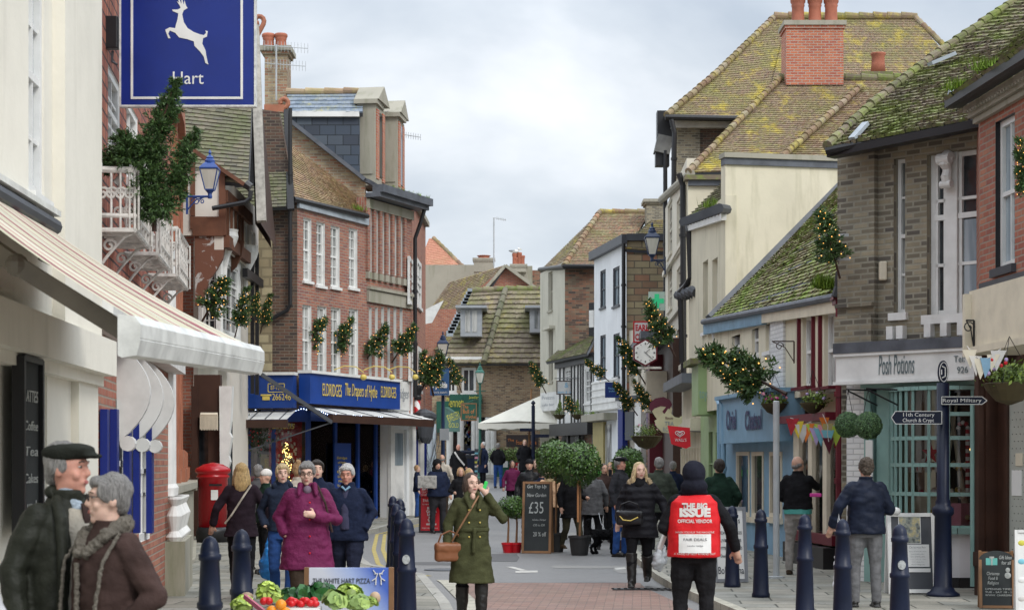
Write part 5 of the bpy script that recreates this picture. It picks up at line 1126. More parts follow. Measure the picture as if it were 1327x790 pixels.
pipe(r18, [fS.P(.5, 2.9, .2), fS.P(.9, 2.75, .25), fS.P(.95, .4, .25)], .05, lightblue); pipe(r18, [fS.P(.2, 2.9, .2), fS.P(.45, 2.8, .22), fS.P(.5, .4, .22)], .05, lightblue)
# bunting shop with big windows
fT = Face(1028, 30.4, 1088, 27.6); wz = [fT.rect(1035, 560, 1047, 712), fT.rect(1052, 560, 1066, 718), fT.rect(1071, 560, 1085, 722)]
wall(fT, r18, 0, fT.L, 0, zs0+.35, cream, wz, .12, name='cream_shopfront')
mb = MB().mat(g_shop)
for q_ in wz: fT.fbox(mb, q_[0], q_[1], q_[2], q_[3], -.07, -.062)
mb.build('shop_glass', r18, world=True)
mb = MB().mat(maroon); fT.fbox(mb, -.1, fT.L, zs0+.3, zs0+.42, 0, .22); fT.fbox(mb, 0, fT.L, .45, .6, 0, .12); mb.mat(black); fT.fbox(mb, .3, fT.L, .1, .42, 0, .25); mb.build('maroon_canopy', r18, world=True)
mb = MB().mat(wardm); fT.fbox(mb, 0, fT.L, .1, 3, -1.3, -1.2); mb.build('shop_interior', r18, world=True)
rr = random.Random(12); mb = MB(); pk = [paint('pink_goods', (.7, .3, .4)), paint('magenta_goods', (.6, .05, .3)), paint('cyan_goods', (.2, .5, .6)), paper, whcl, redcl, ye, paint('lilac_goods', (.45, .35, .6))]
for i in range(150): mb.mat(rr.choice(pk)); u = rr.uniform(.05, fT.L-.05); z = rr.uniform(.6, 2.5); w_ = rr.uniform(.05, .12); fT.fbox(mb, u-w_, u+w_, z-w_, z+w_*.7, -.3-.004*i, -.28-.004*i)
mb.build('shop_goods', r18, world=True)
# green shop and projecting green sign box
fU = Face(908, 41.5, 945, 36.2); zg = fU.hit(925, 540)[1]; q_ = [fU.rect(918, 556, 924, 690), fU.rect(927, 556, 935, 700)]
wall(fU, r18, 0, fU.L, 0, 3.4, green, q_, .15, name='green_shopfront'); 
for o_ in q_: window(fU, r18, o_, green, g_dark, 1, 3, .05, 0, sash=False)
mb = MB().mat(green); a = W(893, 478, 40.5); b2 = W(940, 536, 38); mb.box(((a.x+b2.x)/2, 39.2, (a.z+b2.z)/2), (b2.x-a.x, 1.4, a.z-b2.z), rz=0); mb.mat(t_moss); mb.box(((a.x+b2.x)/2-.05, 39.2, a.z+.06), (b2.x-a.x+.25, 1.6, .12)); mb.mat(darkgrey); mb.bar(W(905, 468, 39), W(940, 464, 39), .2, .2)
o_ = mb.build('sign_box', r18, world=True); text_mesh('toyshop', .3, sage, MT(W(919, 510, 38.4)), o_, fit=.4)
fV = Face(885, 47, 912, 41.6); wall(fV, r17, 0, fV.L, 0, fV.hit(898, 500)[1], w_cream, [fV.rect(891, 585, 896, 680), fV.rect(900, 580, 905, 680)], .2, name='shopfront_wall'); mb = MB().mat(cream)
for i in range(8): fV.fbox(mb, i*.7, i*.7+.12, 0, fV.hit(898, 580)[1], 0, .06)
fV.fbox(mb, 0, fV.L, fV.hit(898, 560)[1], fV.hit(898, 545)[1], 0, .3); mb.mat(lead); fV.fbox(mb, 0, fV.L, fV.hit(898, 502)[1], fV.hit(898, 490)[1], 0, .5); mb.build('cream_shopfront', r17, world=True)
# purple/maroon tearoom front and pharmacy shops further along
fX_ = Face(845, 62, 872, 52); r19 = build('dark_tearoom_shopfront', fX_, 'dark shopfront row with slate canopy behind the tea room sign', G1)
wall(fX_, r19, 0, fX_.L, 0, 5.2, dkbrown, [], .3); mb = MB().mat(lead); fX_.fbox(mb, 0, fX_.L, 5.2, 5.4, 0, .9); mb.mat(paint('purple_paint', (.08, .03, .15))); fX_.fbox(mb, 2, 3.4, 2.8, 5, 0, .3); mb.mat(maroon); fX_.fbox(mb, 4.5, 5.5, 0, 5, 0, .4); mb.mat(cream); fX_.fbox(mb, 6, 7.5, 3.2, 4.4, 0, .6); mb.build('shop_panels', r19, world=True)
fX2 = Face(812, 66.2, 850, 64); wall(fX2, r14, 0, fX2.L, 0, 6.4, w_pale, [fX2.rect(817, 455, 822, 500), fX2.rect(827, 455, 831, 500)], .3, name='shop_side'); mb = MB().mat(darkgrey); fX2.fbox(mb, 0, fX2.L, 3.9, 4.05, 0, .45); fX2.fbox(mb, .5, 1.2, 2.5, 3.5, 0, .3); mb.mat(white); fX2.fbox(mb, 1.4, 1.9, 0, 3.8, 0, .35); mb.mat(darkgrey); mb.mat(blue); fX2.fbox(mb, -.1, .3, .5, 3.6, .1, .3); mb.mat(g_dark); fX2.fbox(mb, .5, 2.6, .9, 2.0, .0, .06); mb.mat(b_old); fX2.fbox(mb, 2.0, fX2.L, .5, 2.6, 0, .2); mb.build('shopfront', r14, world=True)
core(r19, [(XW(848, 62)+.3, 62), (XW(874, 52)+.2, 52), (8, 52), (8, 62)], 0, 5.3, b_dark)
# ---------- K: Posh Potions, yellow-brown stock brick ----------
fP = Face(1092, 25, 1290, 23.3); r20 = build('stock_brick_shop', fP, 'brown stock brick building with white sash windows over the bow-windowed soap shop', G1)
zs = fP.hit(1180, 443)[1]; ze_ = fP.hit(1180, 168)[1]; opn = [fP.rect(1158, 205, 1173, 405), fP.rect(1201, 194, 1300, 405)]
wall(fP, r20, 0, fP.L, zs, ze_, b_stock, opn, .3)
mb = MB().mat(b_stock); u1 = fP.hit(1138, 300)[0]; fP.fbox(mb, -.02, u1, zs+.35, ze_, 0, .09); fP.fbox(mb, -.02, u1, zs+.02, zs+.38, 0, .16); fP.fbox(mb, -.02, u1, zs+.5, zs+.55, .09, .15); mb.build('corner_pier', r20, world=True)
fPs = FX(fP.P(0, 0).x, 25, fP.P(0, 0).x+1.15, 31); core(r20, [(4.5, 25.3), (5, 25.3), (6.3, 31), (5.7, 31)], 0, ze_-.05, b_stock, 'side_wall')
window(fP, r20, opn[0], white, g_curt, 1, 4, .05, -.1, .03, .1); big = window(fP, r20, opn[1], white, g_dark, 1, 1, .06, -.1, sash=False, sill=.12)
# big tripartite sash inside the opening
mb = MB().mat(white); x0, x1, z0, z1 = opn[1]
ua, ub = fP.hit(1222, 300)[0], fP.hit(1237, 300)[0]; fP.fbox(mb, ua, ub, z0, z1, -.15, -.05)
for a_, b_ in ((x0+.06, ua), (ub, x1-.05)):
    zm = z0+(z1-z0)*.42+.45*0; fP.fbox(mb, a_, b_, zm+.35, zm+.42, -.14, -.08); fP.fbox(mb, a_, b_, zm-.25, zm-.21, -.14, -.09); fP.fbox(mb, a_, b_, z1-.62, z1-.58, -.14, -.09)
    for c_ in (a_+.03, b_-.03): fP.fbox(mb, c_-.02, c_+.02, z0, z1, -.14, -.09)
ux = fP.hit(1267, 300)[0]; fP.fbox(mb, ux-.03, ux+.03, z0, z1, -.14, -.06); mb.build('window_bars', r20, world=True)
mb = MB().mat(g_blue); zm = z0+(z1-z0)*.42; fP.fbox(mb, ub+.08, x1-.06, z0+.1, zm+.33, -.135, -.1); mb.build('lower_blind', r20, world=True)
mb = MB().mat(white)
pts = [fP.P((ua+ub)/2, z1-.05-.055*k, .0+.09*abs(math.sin(k*.9))*(1 if k < 5 else .7)) for k in range(8)]; mb.tube(pts, [.09, .1, .08, .06, .06, .07, .06, .04], 10)
c_ = fP.P((ua+ub)/2, z1-.1, .1); mb.tube([c_-fP.t*.09, c_+fP.t*.09], .075, 12); c_ = fP.P((ua+ub)/2, z1-.42, .06); mb.tube([c_-fP.t*.08, c_+fP.t*.08], .05, 12)
for xx in (1158, 1171, 1207, 1228, 1250): u = fP.hit(xx, 415)[0]; z = z0-.13; cb_ = MB().mat(white); fP.fbox(cb_, u-.05, u+.05, z-.16, z+.01, 0, .1); fP.fbox(cb_, u-.035, u+.035, z-.24, z-.16, 0, .06); cb_.build('corbel', r20, world=True)
mb.build('scroll_bracket', r20, world=True)
mb = MB().mat(lead); fP.fbox(mb, 0, fP.L, zs-.12, zs+.02, -.3, .22); mb.build('string_course', r20, world=True)
zf0 = fP.hit(1180, 492)[1]; mb = MB().mat(white); fP.fbox(mb, .02, fP.L, zf0, zs-.12, 0, .18); fP.fbox(mb, 0, fP.L, zf0-.04, zf0, 0, .22); fP.fbox(mb, 0, fP.L, zs-.16, zs-.12, 0, .21); o_ = mb.build('shop_fascia', r20, world=True)
script = paint('grey_script', (.12, .16, .17)); ftext(fP, o_, 'Posh Potions', 1172, 474, 27, script, .19, 46, shear=.15); ftext(fP, o_, 'Tel:', 1254, 466, 9, script, .19, 14); ftext(fP, o_, '926', 1258, 480, 9, script, .19, 14)
# ground floor: white brick pier, sage door and bow window
fQ = Face(1097, 25.1, 1290, 23.4); 
wall(fQ, r20, 0, fQ.hit(1122, 600)[0], 0, zf0, b_white, [], .2, name='white_brick_pier')
mb = MB().mat(sage); q_ = fQ.rect(1122, 498, 1156, 700); fQ.fbox(mb, q_[0], q_[1], 0, zf0, -.35, -.3); fQ.fbox(mb, q_[0], q_[0]+.1, 0, zf0, -.3, .04); fQ.fbox(mb, q_[0]+.16, q_[1], 0, zf0-.06, -.3, -.02); fQ.fbox(mb, q_[0], fQ.L, zf0-.09, zf0, -.3, .12)
mb.mat(paper); q2_ = fQ.rect(1125, 570, 1134, 622); fQ.fbox(mb, q2_[0], q2_[1], q2_[2], q2_[3], .04, .06); mb.build('shop_door', r20, world=True)
# bow window: points along a curve
ub0 = fQ.hit(1156, 600)[0]; ub1 = fQ.hit(1276, 600)[0]; bp = []
for k in range(13): s_ = k/12; bp.append((ub0+(ub1-ub0)*s_, .02+.36*math.sin(math.pi*min(1, s_*1.05))**.7 if 0 < s_ < 1 else .02))
zb0, zb1 = .83, zf0-.1
zb0 = W(0, 683, 23.6).z; mb = MB().mat(sage)
B = lambda i, z, o=0: fQ.P(bp[i][0], z, bp[i][1]+o)
for i in (0, 1, 2, 3, 4, 5, 7, 9, 11, 12): mb.bar(B(i, zb0), B(i, zb1), .03 if 0 < i < 12 else .07, .05)
rowsz = [zb0, zb0+.36, zb0+.72, zb0+1.12, zb1]
rowsz = [W(0, y, 23.6).z for y in (683, 640, 602, 567, 536, 502)]
for z in rowsz:
    for i in range(12): mb.bar(B(i, z), B(i+1, z), .03 if z not in (rowsz[0], rowsz[-1]) else .08, .05)
mb.build('bow_window_frame', r20, world=True); mb = MB().mat(g_shop)
for i in range(12): mb.face([B(i, zb0, -.015), B(i+1, zb0, -.015), B(i+1, zb1, -.015), B(i, zb1, -.015)])
mb.build('shop_glass', r20, world=True)
mb = MB().mat(w_brt)
for i in range(12): mb.face([B(i, 0, .0), B(i+1, 0, .0), B(i+1, zb0, .0), B(i, zb0, .0)])
mb.mat(sage); 
for i in range(12): mb.bar(B(i, zb0-.04, .05), B(i+1, zb0-.04, .05), .12, .08)
mb.mat(black)
for i in range(12): mb.bar(B(i, .16, .01), B(i+1, .16, .01), .06, .14)
mb.build('stall_riser', r20, world=True)
mb = MB().mat(paint('interior_dark', (.03, .028, .026), .8, .4)); fQ.fbox(mb, ub0, ub1+.3, 0, zb1, -1.1, -1.0); mb.mat(oak); fQ.fbox(mb, ub0+.1, ub1, zb0-.06, zb0, -.9, .05); mb.build('shop_interior', r20, world=True)
rr = random.Random(21); birch = paint('birch_branch', (.45, .4, .3), .8, .3); mb = MB().mat(birch)
for a_, h_, l_ in ((.45, .3, 1), (.95, .5, -1), (1.0, .3, .4), (1.35, .2, 1.0)):
    p = fQ.P(ub0+a_, zb0, -.35); pts = [p]
    for k in range(7): p = p+fQ.t*(.05*l_)+Vector((0, 0, .25))+fQ.n*rr.uniform(-.02, .02); pts.append(p)
    mb.tube(pts, [.045-.004*i for i in range(8)], 7)
mb.build('branch_display', r20, world=True)
mb = MB()
for i in range(16): mb.mat(redcl if i % 2 else whcl); a = fQ.P(ub0+1.1, zb0+.45+i*.05, -.1); mb.tube([a, a+Vector((0, 0, .05))], .028, 8)
for k in range(5): an = math.pi*k/4; mb.mat(redcl if k % 2 else whcl); mb.ball(fQ.P(ub0+1.03+.07*math.cos(an), zb0+1.27+.07*math.sin(an), -.1), .03, 8, 5)
for i in range(110):
    mb.mat(rr.choice([redcl, whcl, whcl, birch, tinsel, paint('gold_box', (.3, .22, .12)), pk[0]])); s_ = rr.random(); u = ub0+.15+s_*(ub1-ub0-.2); z = rr.choice([zb0+.02, zb0+.1, zb0+.37, zb0+.75]) + rr.uniform(0, .1); mb.ball(fQ.P(u, z, -rr.uniform(.1, .5)), (rr.uniform(.02, .06),)*3, 7, 5)
mb.mat(redcl)
for a_ in (1.55, .55):
    c_ = fQ.P(ub0+a_, zb0+.95, -.08); 
    for k in range(5): an = R(90+72*k); an2 = R(90+72*k+36); an3 = R(90+72*k-36); ex = fQ.t; mb.face([c_, c_+(ex*math.cos(an3)+Vector((0, 0, 1))*math.sin(an3))*.06, c_+(ex*math.cos(an)+Vector((0, 0, 1))*math.sin(an))*.15, c_+(ex*math.cos(an2)+Vector((0, 0, 1))*math.sin(an2))*.06])
mb.mat(warm)
for i in range(14): mb.ball(fQ.P(ub0+rr.uniform(.2, 1.7), zb0+rr.uniform(.1, 1.8), -rr.uniform(.4, .9)), .012, 5, 3)
mb.build('soap_display', r20, world=True)
mb = MB().mat(whcl)
for k in range(9): fQ.fbox(mb, ub0+.12+k*.075, ub0+.17+k*.075, zb0+.7, zb1, -.16+.05*(k % 2), -.14+.05*(k % 2))
mb.mat(birch); fQ.fbox(mb, ub0+.1, ub0+.75, zb0+.02, zb0+.4, -.4, -.12); mb.mat(pk[0]); fQ.fbox(mb, ub0+.85, ub0+1.0, zb0, zb0+.3, -.3, -.1)
mb.build('net_blind', r20, world=True)
core(r20, [(fP.P(0, 0).x+.35, 25.5), (9, 24.6), (9, 31), (fP.P(0, 0).x+1.4, 31)], zs-.2, ze_-.1, b_stock)
eL, eR, tL, tR = W(1070, 192, 24.5), W(1300, 147, 22.8), W(1335, -12, 28.0), W(1560, -20, 27)
roof(r20, [eL, W(1128, 138, 25.6), W(1205, 78, 26.8), tL], [eR, W(1370, 100, 24), W(1450, 40, 25.5), tR], 42, 60, t_moss, lift=.04, jit=.014)
ridge(r20, [W(1072, 190, 24.4), W(1128, 137, 25.5), W(1205, 77, 26.7), tL], .065, .2, t_moss)
mb = MB().mat(black); mb.bar(eL+Vector((.08, .08, -.07)), eR+Vector((0, .08, -.07)), .2, .1); mb.build('eaves_board', r20, world=True); gutter(r20, [eL+Vector((0, -.06, -.05)), W(1180, 173, 23.9), eR+Vector((0, -.06, -.05))], .055)
mb = MB().mat(leadl); mb.bar(W(1205, 83, 26.2), W(1236, 70, 26.3), .14, .05); mb.bar(W(1104, 180, 24.3), W(1122, 160, 24.5), .1, .05); mb.build('lead_patch', r20, world=True)
mb = MB().mat(cream); a = W(1146, 350, 24.4); mb.box(a+Vector((0, .1, 0)), (.1, .1, .25), bev=.02); mb.build('alarm_box', r20, world=True)
# ---------- L: red brick shop at the far right ----------
fR_ = Face(1270, 22.6, 1345, 20.6); r21 = build('red_brick_shop', fR_, 'red brick shop with cream sign box and brown doorway at the right edge', G1)
z1 = fR_.hit(1300, 118)[1]; opn = [fR_.rect(1290, 152, 1315, 345)]; zr0 = fR_.hit(1300, 452)[1]
wall(fR_, r21, 0, fR_.L+1.5, zr0, z1, b_red, opn, .3, revm=black); window(fR_, r21, opn[0], white, g_blue, 2, 2, .07, -.06, .03, .1, sm=darkgrey)
fRs = FX(fR_.P(0, 0).x, 22.6, fR_.P(0, 0).x+.5, 25); wall(fRs, r21, 0, fRs.L, 0, z1, b_red, [], .2, name='side_wall')
mb = MB().mat(stone)
for k in range(3): fR_.fbox(mb, -.1-.04*k, fR_.L+1.5, z1-.22+.075*k, z1-.15+.075*k, 0, .06+.05*k)
for k in range(26): u = k*.1; fR_.fbox(mb, u, u+.05, z1-.1, z1-.02, .1, .16)
mb.build('cornice', r21, world=True)
mb = MB().mat(black); mb.bar(fR_.P(-.3, z1+.06, .25), fR_.P(fR_.L+1.5, z1+.06, .25), .2, .1); mb.mat(leadl); mb.bar(fR_.P(-.38, z1+.12, .2), fR_.P(-.1, z1+.2, .25), .2, .05); mb.build('gutter', r21, world=True)
roof(r21, [fR_.P(-.25, z1+.1, .35), fR_.P(.5, z1+1.5, -1.3)], [fR_.P(fR_.L+1.5, z1+.1, .35), fR_.P(fR_.L+1.5, z1+1.5, -1.3)], 16, 24, t_moss, lift=.045); tuft(r21, fR_.P(.15, z1+.15, .3), .16, 160, .15); tuft(r21, fR_.P(1.3, z1+.15, .3), .2, 150, .15)
fBx = Face(1256, 21.5, 1345, 19.3); mb = MB().mat(cream); fBx.fbox(mb, 0, fBx.L+1, fBx.hit(1290, 450)[1], fBx.hit(1290, 368)[1], -.6, 0); fBx.fbox(mb, -.03, fBx.L+1, fBx.hit(1290, 450)[1]-.03, fBx.hit(1290, 450)[1]+.05, -.6, .05); fBx.fbox(mb, 0, .08, fBx.hit(1290, 450)[1]-.06, fBx.hit(1290, 372)[1], 0, .08)
mb.mat(darkgrey); fBx.fbox(mb, .04, fBx.L+1, fBx.hit(1290, 368)[1], fBx.hit(1290, 358)[1], -.6, -.1); mb.build('sign_box', r21, world=True)
mb = MB().mat(dkbrown); fD = Face(1272, 22.3, 1345, 21.2)
fD.fbox(mb, 0, fD.L+1, 0, 3.4, -.6, -.5); fD.fbox(mb, 0, .09, 0, zr0, -.5, .1); fD.fbox(mb, .09, .13, 0, zr0, -.5, .02); u2 = fD.hit(1293, 600)[0]; fD.fbox(mb, .13, u2, 0, zr0, -.5, -.14); fD.fbox(mb, u2, u2+.06, 0, zr0, -.5, -.09); fD.fbox(mb, .2, 2.6, 0, .62, -.5, -.25); fD.fbox(mb, 0, .3, .45, .62, -.25, .12); mb.mat(sage); fD.fbox(mb, -.06, .0, .2, 2.4, -.1, .12)
mb.build('brown_doorway', r21, world=True)
mb = MB().mat(paint('dotted_grey_glass', (.4, .42, .38), .3, .1)); fD.fbox(mb, u2+.06, 2.4, .62, 2.45, -.4, -.12); mb.mat(paper); fD.fbox(mb, u2+.12, u2+.32, 1.3, 1.6, -.12, -.11); mb.mat(cream); fD.fbox(mb, u2+.2, u2+.34, 1.65, 1.8, -.12, -.11); mb.mat(black)
for i in range(16):
    for j in range(20): fD.fbox(mb, u2+.12+i*.08+(j % 2)*.04, u2+.13+i*.08+(j % 2)*.04, .66+j*.085, .67+j*.085, -.12, -.116)
mb.build('dotted_glass', r21, world=True)
core(r21, [(fR_.P(0, 0).x+.3, 22.9), (8, 20), (9, 24)], 0, z1-.1, b_red)
# ================= street furniture, signs and plants =================
# striped awning
def awning():
    rt = empty('striped_awning', (-3.25, 11, 3.3), 'cream and burgundy striped awning pulled out over the near left pavement', 'awning')
    m, t, b = newmat('awning_stripes'); tcn = N(t, 'ShaderNodeTexCoord'); sx_ = N(t, 'ShaderNodeSeparateXYZ'); t.links.new(tcn.outputs['UV'], sx_.inputs[0])
    cb = N(t, 'ShaderNodeCombineXYZ'); t.links.new(sx_.outputs[0], cb.inputs[0]); ns = N(t, 'ShaderNodeMath', operation='MULTIPLY'); ns.inputs[1].default_value = 2.4; t.links.new(sx_.outputs[0], ns.inputs[0]); fr = N(t, 'ShaderNodeMath', operation='FRACT'); t.links.new(ns.outputs[0], fr.inputs[0])
    r_ = N(t, 'ShaderNodeValToRGB'); r_.color_ramp.interpolation = 'CONSTANT'; e = r_.color_ramp.elements; e[0].position = 0; e[0].color = (.6, .57, .42, 1); e[1].position = .12; e[1].color = (.24, .02, .06, 1)
    for p, c in ((.2, (.62, .6, .46)), (.28, (.48, .2, .2)), (.31, (.64, .62, .5)), (.4, (.26, .03, .07)), (.44, (.6, .57, .42)), (.52, (.4, .36, .18)), (.55, (.64, .62, .5)), (.62, (.26, .03, .07)), (.72, (.5, .24, .22)), (.75, (.64, .6, .46)), (.84, (.22, .34, .34)), (.86, (.62, .6, .46)), (.92, (.4, .1, .13)), (.95, (.64, .62, .5))): q = e.new(p); q.color = (*c, 1)
    t.links.new(fr.outputs[0], r_.inputs['Fac']); d = ramp(t, noi(t, 2.5, 6, 'World'), [(.4, (0, 0, 0)), (.8, (.5,)*3)]); t.links.new(mixc(t, .18, mixc(t, d, r_.outputs[0], (.36, .38, .26)), (.1, .09, .05)), b.inputs['Base Color']); b.inputs['Roughness'].default_value = .8
    A0, A1 = Vector((-3.05, 8.9, 3.28)), Vector((-3.24, 13.0, 3.32)); B0, B1 = Vector((-1.80, 9.0, 2.36)), Vector((-1.76, 13.0, 2.47)); mb = MB().mat(m); n = 24
    S = lambda s_, t_: A0.lerp(A1, s_).lerp(B0.lerp(B1, s_), t_)+Vector((0, 0, -.05*math.sin(math.pi*t_)-.012*math.sin(s_*22)*t_))
    for i in range(n):
        for j in range(8): a, b2, c, d = [(i/n, j/8), ((i+1)/n, j/8), ((i+1)/n, (j+1)/8), (i/n, (j+1)/8)]; mb.face([S(*a), S(*b2), S(*c), S(*d)], [a, b2, c, d])
    inv = wmat(rt).inverted(); mb.build('canvas', rt, world=True, smooth=True)
    wb_ = paint('grubby_white_bar', (.68, .69, .66), .35, .3, scale=5); mb = MB().mat(wb_); d = B1-B0; M = None
    prof = [(-.09, .04), (-.01, .03), (.02, -.01), (.02, -.075), (.015, -.08), (.02, -.085), (.0, -.16), (-.07, -.17), (-.09, -.16)]; vs = []
    for P0 in (B0-d*.03, B1+d*.005): vs += [P0+Vector((x, 0, z)) for x, z in prof]
    k = len(prof); mb.mesh(vs, [tuple(range(k)), tuple(range(2*k-1, k-1, -1))]+[(i, (i+1) % k, k+(i+1) % k, k+i) for i in range(k)]); mb.build('front_bar', rt, world=True)
    br = paint('bronze_arm', (.16, .14, .11), .45, .3); mb = MB().mat(br); el = Vector((-2.5, 9.35, 2.68)); mb.bar(Vector((-3.05, 9.6, 3.05)), el, .05, .09); mb.bar(el, B0+Vector((-.02, .3, -.1)), .05, .09); mb.ball(el, (.06, .05, .06)); mb.build('folding_arm', rt, world=True)
    mb = MB().mat(br); el = Vector((-2.5, 12.4, 2.75)); mb.bar(Vector((-3.2, 12.6, 3.1)), el, .05, .08); mb.bar(el, B1+Vector((-.02, -.3, -.1)), .05, .08); mb.build('folding_arm', rt, world=True)
    mb = MB().mat(darkgrey); mb.tube([A0+Vector((0, -.2, .03)), A1+Vector((0, .1, .03))], .06, 10); mb.mat(wb_); mb.bar(A0+Vector((-.05, -.2, .12)), A1+Vector((-.05, .1, .12)), .2, .04); mb.build('roller', rt, world=True)
awning()
# menu blackboard on the white wall
q_ = f1.rect(2, 470, 27, 690); mb_rt = empty('menu_blackboard', f1.P(q_[0], q_[2], .1), 'tall black framed chalk menu board fixed to the white building', 'menu board')
slab(f1, mb_rt, 'board', slate_board, q_, .08, .12)
mb = MB().mat(black); f1.fbox(mb, q_[0]-.03, q_[0]+.02, q_[2]-.03, q_[3]+.03, .07, .15); f1.fbox(mb, q_[1]-.02, q_[1]+.03, q_[2]-.03, q_[3]+.03, .07, .15); f1.fbox(mb, q_[0], q_[1], q_[3], q_[3]+.04, .07, .15); mb.build('frame', mb_rt, world=True)
for i, (s_, y) in enumerate((('LATTES', 514), ('Coffee', 552), ('Tea', 585), ('Cakes', 620), ('Lunch', 655))): ftext(f1, mb_rt, s_, 15, y, 16 if i == 0 else 13, chalk, .125, 18, shear=.1)
# hart sign
def hart():
    d = 16.; a, b2 = W(158, -75, d), W(330, 137, d); c_ = (a+b2)/2; rt = empty('pub_sign', c_, 'large royal blue pub sign with a leaping white hart hanging over the pavement', 'pub sign')
    wpx = lambda x, y: Vector(((x-244)*d/F, 0, -(y-31)*d/F)); L, H_ = (b2.x-a.x), a.z-b2.z
    bs = paint('hart_blue', (.006, .022, .19), .3, .12, bmp=.02); mb = MB().mat(bs).box((0, 0, 0), (L, .06, H_)); mb.build('board', rt)
    mb = MB().mat(paint('chipped_white_edge', (.6, .6, .58), .5, .4, scale=20))
    for s_ in (-1, 1): mb.box((s_*(L/2+.008), 0, 0), (.016, .075, H_+.03)); mb.box((0, 0, s_*(H_/2+.008)), (L, .075, .016))
    mb.build('edging', rt)
    mb = MB().mat(white); 
    x0, x1, y0, y1 = 172, 314, -60, 128
    p0, p1 = wpx(x0, y0), wpx(x1, y1); w_ = .02
    mb.box((p0.x, -.033, (p0.z+p1.z)/2), (w_, .006, p0.z-p1.z+w_)); mb.box((p1.x, -.033, (p0.z+p1.z)/2), (w_, .006, p0.z-p1.z+w_)); mb.box(((p0.x+p1.x)/2, -.033, p1.z), (p1.x-p0.x-w_, .006, w_)); mb.box(((p0.x+p1.x)/2, -.033, p0.z), (p1.x-p0.x-w_, .006, w_)); mb.build('border_line', rt)
    deer = [(231,27),(232,19),(225,16),(224,14),(231,14),(235,12),(234,9),(230,3),(233,5),(230,-5),(233,-1),(236,7),(236,-4),(239,8),(240,2),(242,9),(244,12),(239,15),(237,20),(239,30),(244,38),(252,43),(260,46),(265,47),(268,44),(267,41),(270,42),(269,49),(264,51),(263,58),(267,66),(268,72),(270,82),(271,85),(267,83),(265,75),(260,68),(253,61),(252,55),(243,52),(233,50),(228,44),(221,41),(219,45),(222,51),(219,51),(215,40),(221,37),(228,38),(229,33)]
    cu = bpy.data.curves.new('deer', 'CURVE'); cu.dimensions = '2D'; cu.fill_mode = 'BOTH'; cu.extrude = .002; sp_ = cu.splines.new('POLY'); sp_.points.add(len(deer)-1); sp_.use_cyclic_u = True
    for q, (x, y) in zip(sp_.points, deer): q.co = (wpx(x, y).x, wpx(x, y).z, 0, 1)
    to = bpy.data.objects.new('deer', cu); C.objects.link(to); bpy.context.view_layer.update(); me = bpy.data.meshes.new_from_object(to.evaluated_get(bpy.context.evaluated_depsgraph_get())); bpy.data.objects.remove(to)
    me.transform(Matrix.Translation((0, -.034, 0)) @ Matrix.Rotation(R(90), 4, 'X')); me.materials.clear(); me.materials.append(white); o_ = bpy.data.objects.new('deer_emblem', me); C.objects.link(o_); o_.parent = rt
    text_mesh('Hart', .155, white, wmat(rt) @ MT(wpx(244, 103)+Vector((0, -.034, 0))), rt, fit=.265)
    text_mesh('The White', .12, white, wmat(rt) @ MT(wpx(244, -25)+Vector((0, -.034, 0))), rt, fit=.6)
    mb = MB().mat(black); mb.tube([Vector((-.75, .0, H_/2+.12)), Vector((L/2+.05, 0, H_/2+.12))], .03, 8); 
    for x in (-.45, .45): mb.tube([(x, 0, H_/2), (x, 0, H_/2+.12)], .012, 6)
    mb.build('bracket', rt)
hart()
mb = MB().mat(black); a = W(144, 43, 16); mb.box(a, (.13, .1, .28), bev=.01); mb.mat(darkgrey); mb.ball(W(132, 38, 16.1), (.035, .035, .08)); mb.bar(W(144, 58, 16), W(128, 60, 16.1), .02); mb.tube([W(146, 66, 16), W(145, 80, 16), W(152, 84, 16)], .012, 6); tag(mb.build('floodlight'), 'small black floodlight beside the blue hart sign', 'floodlight')

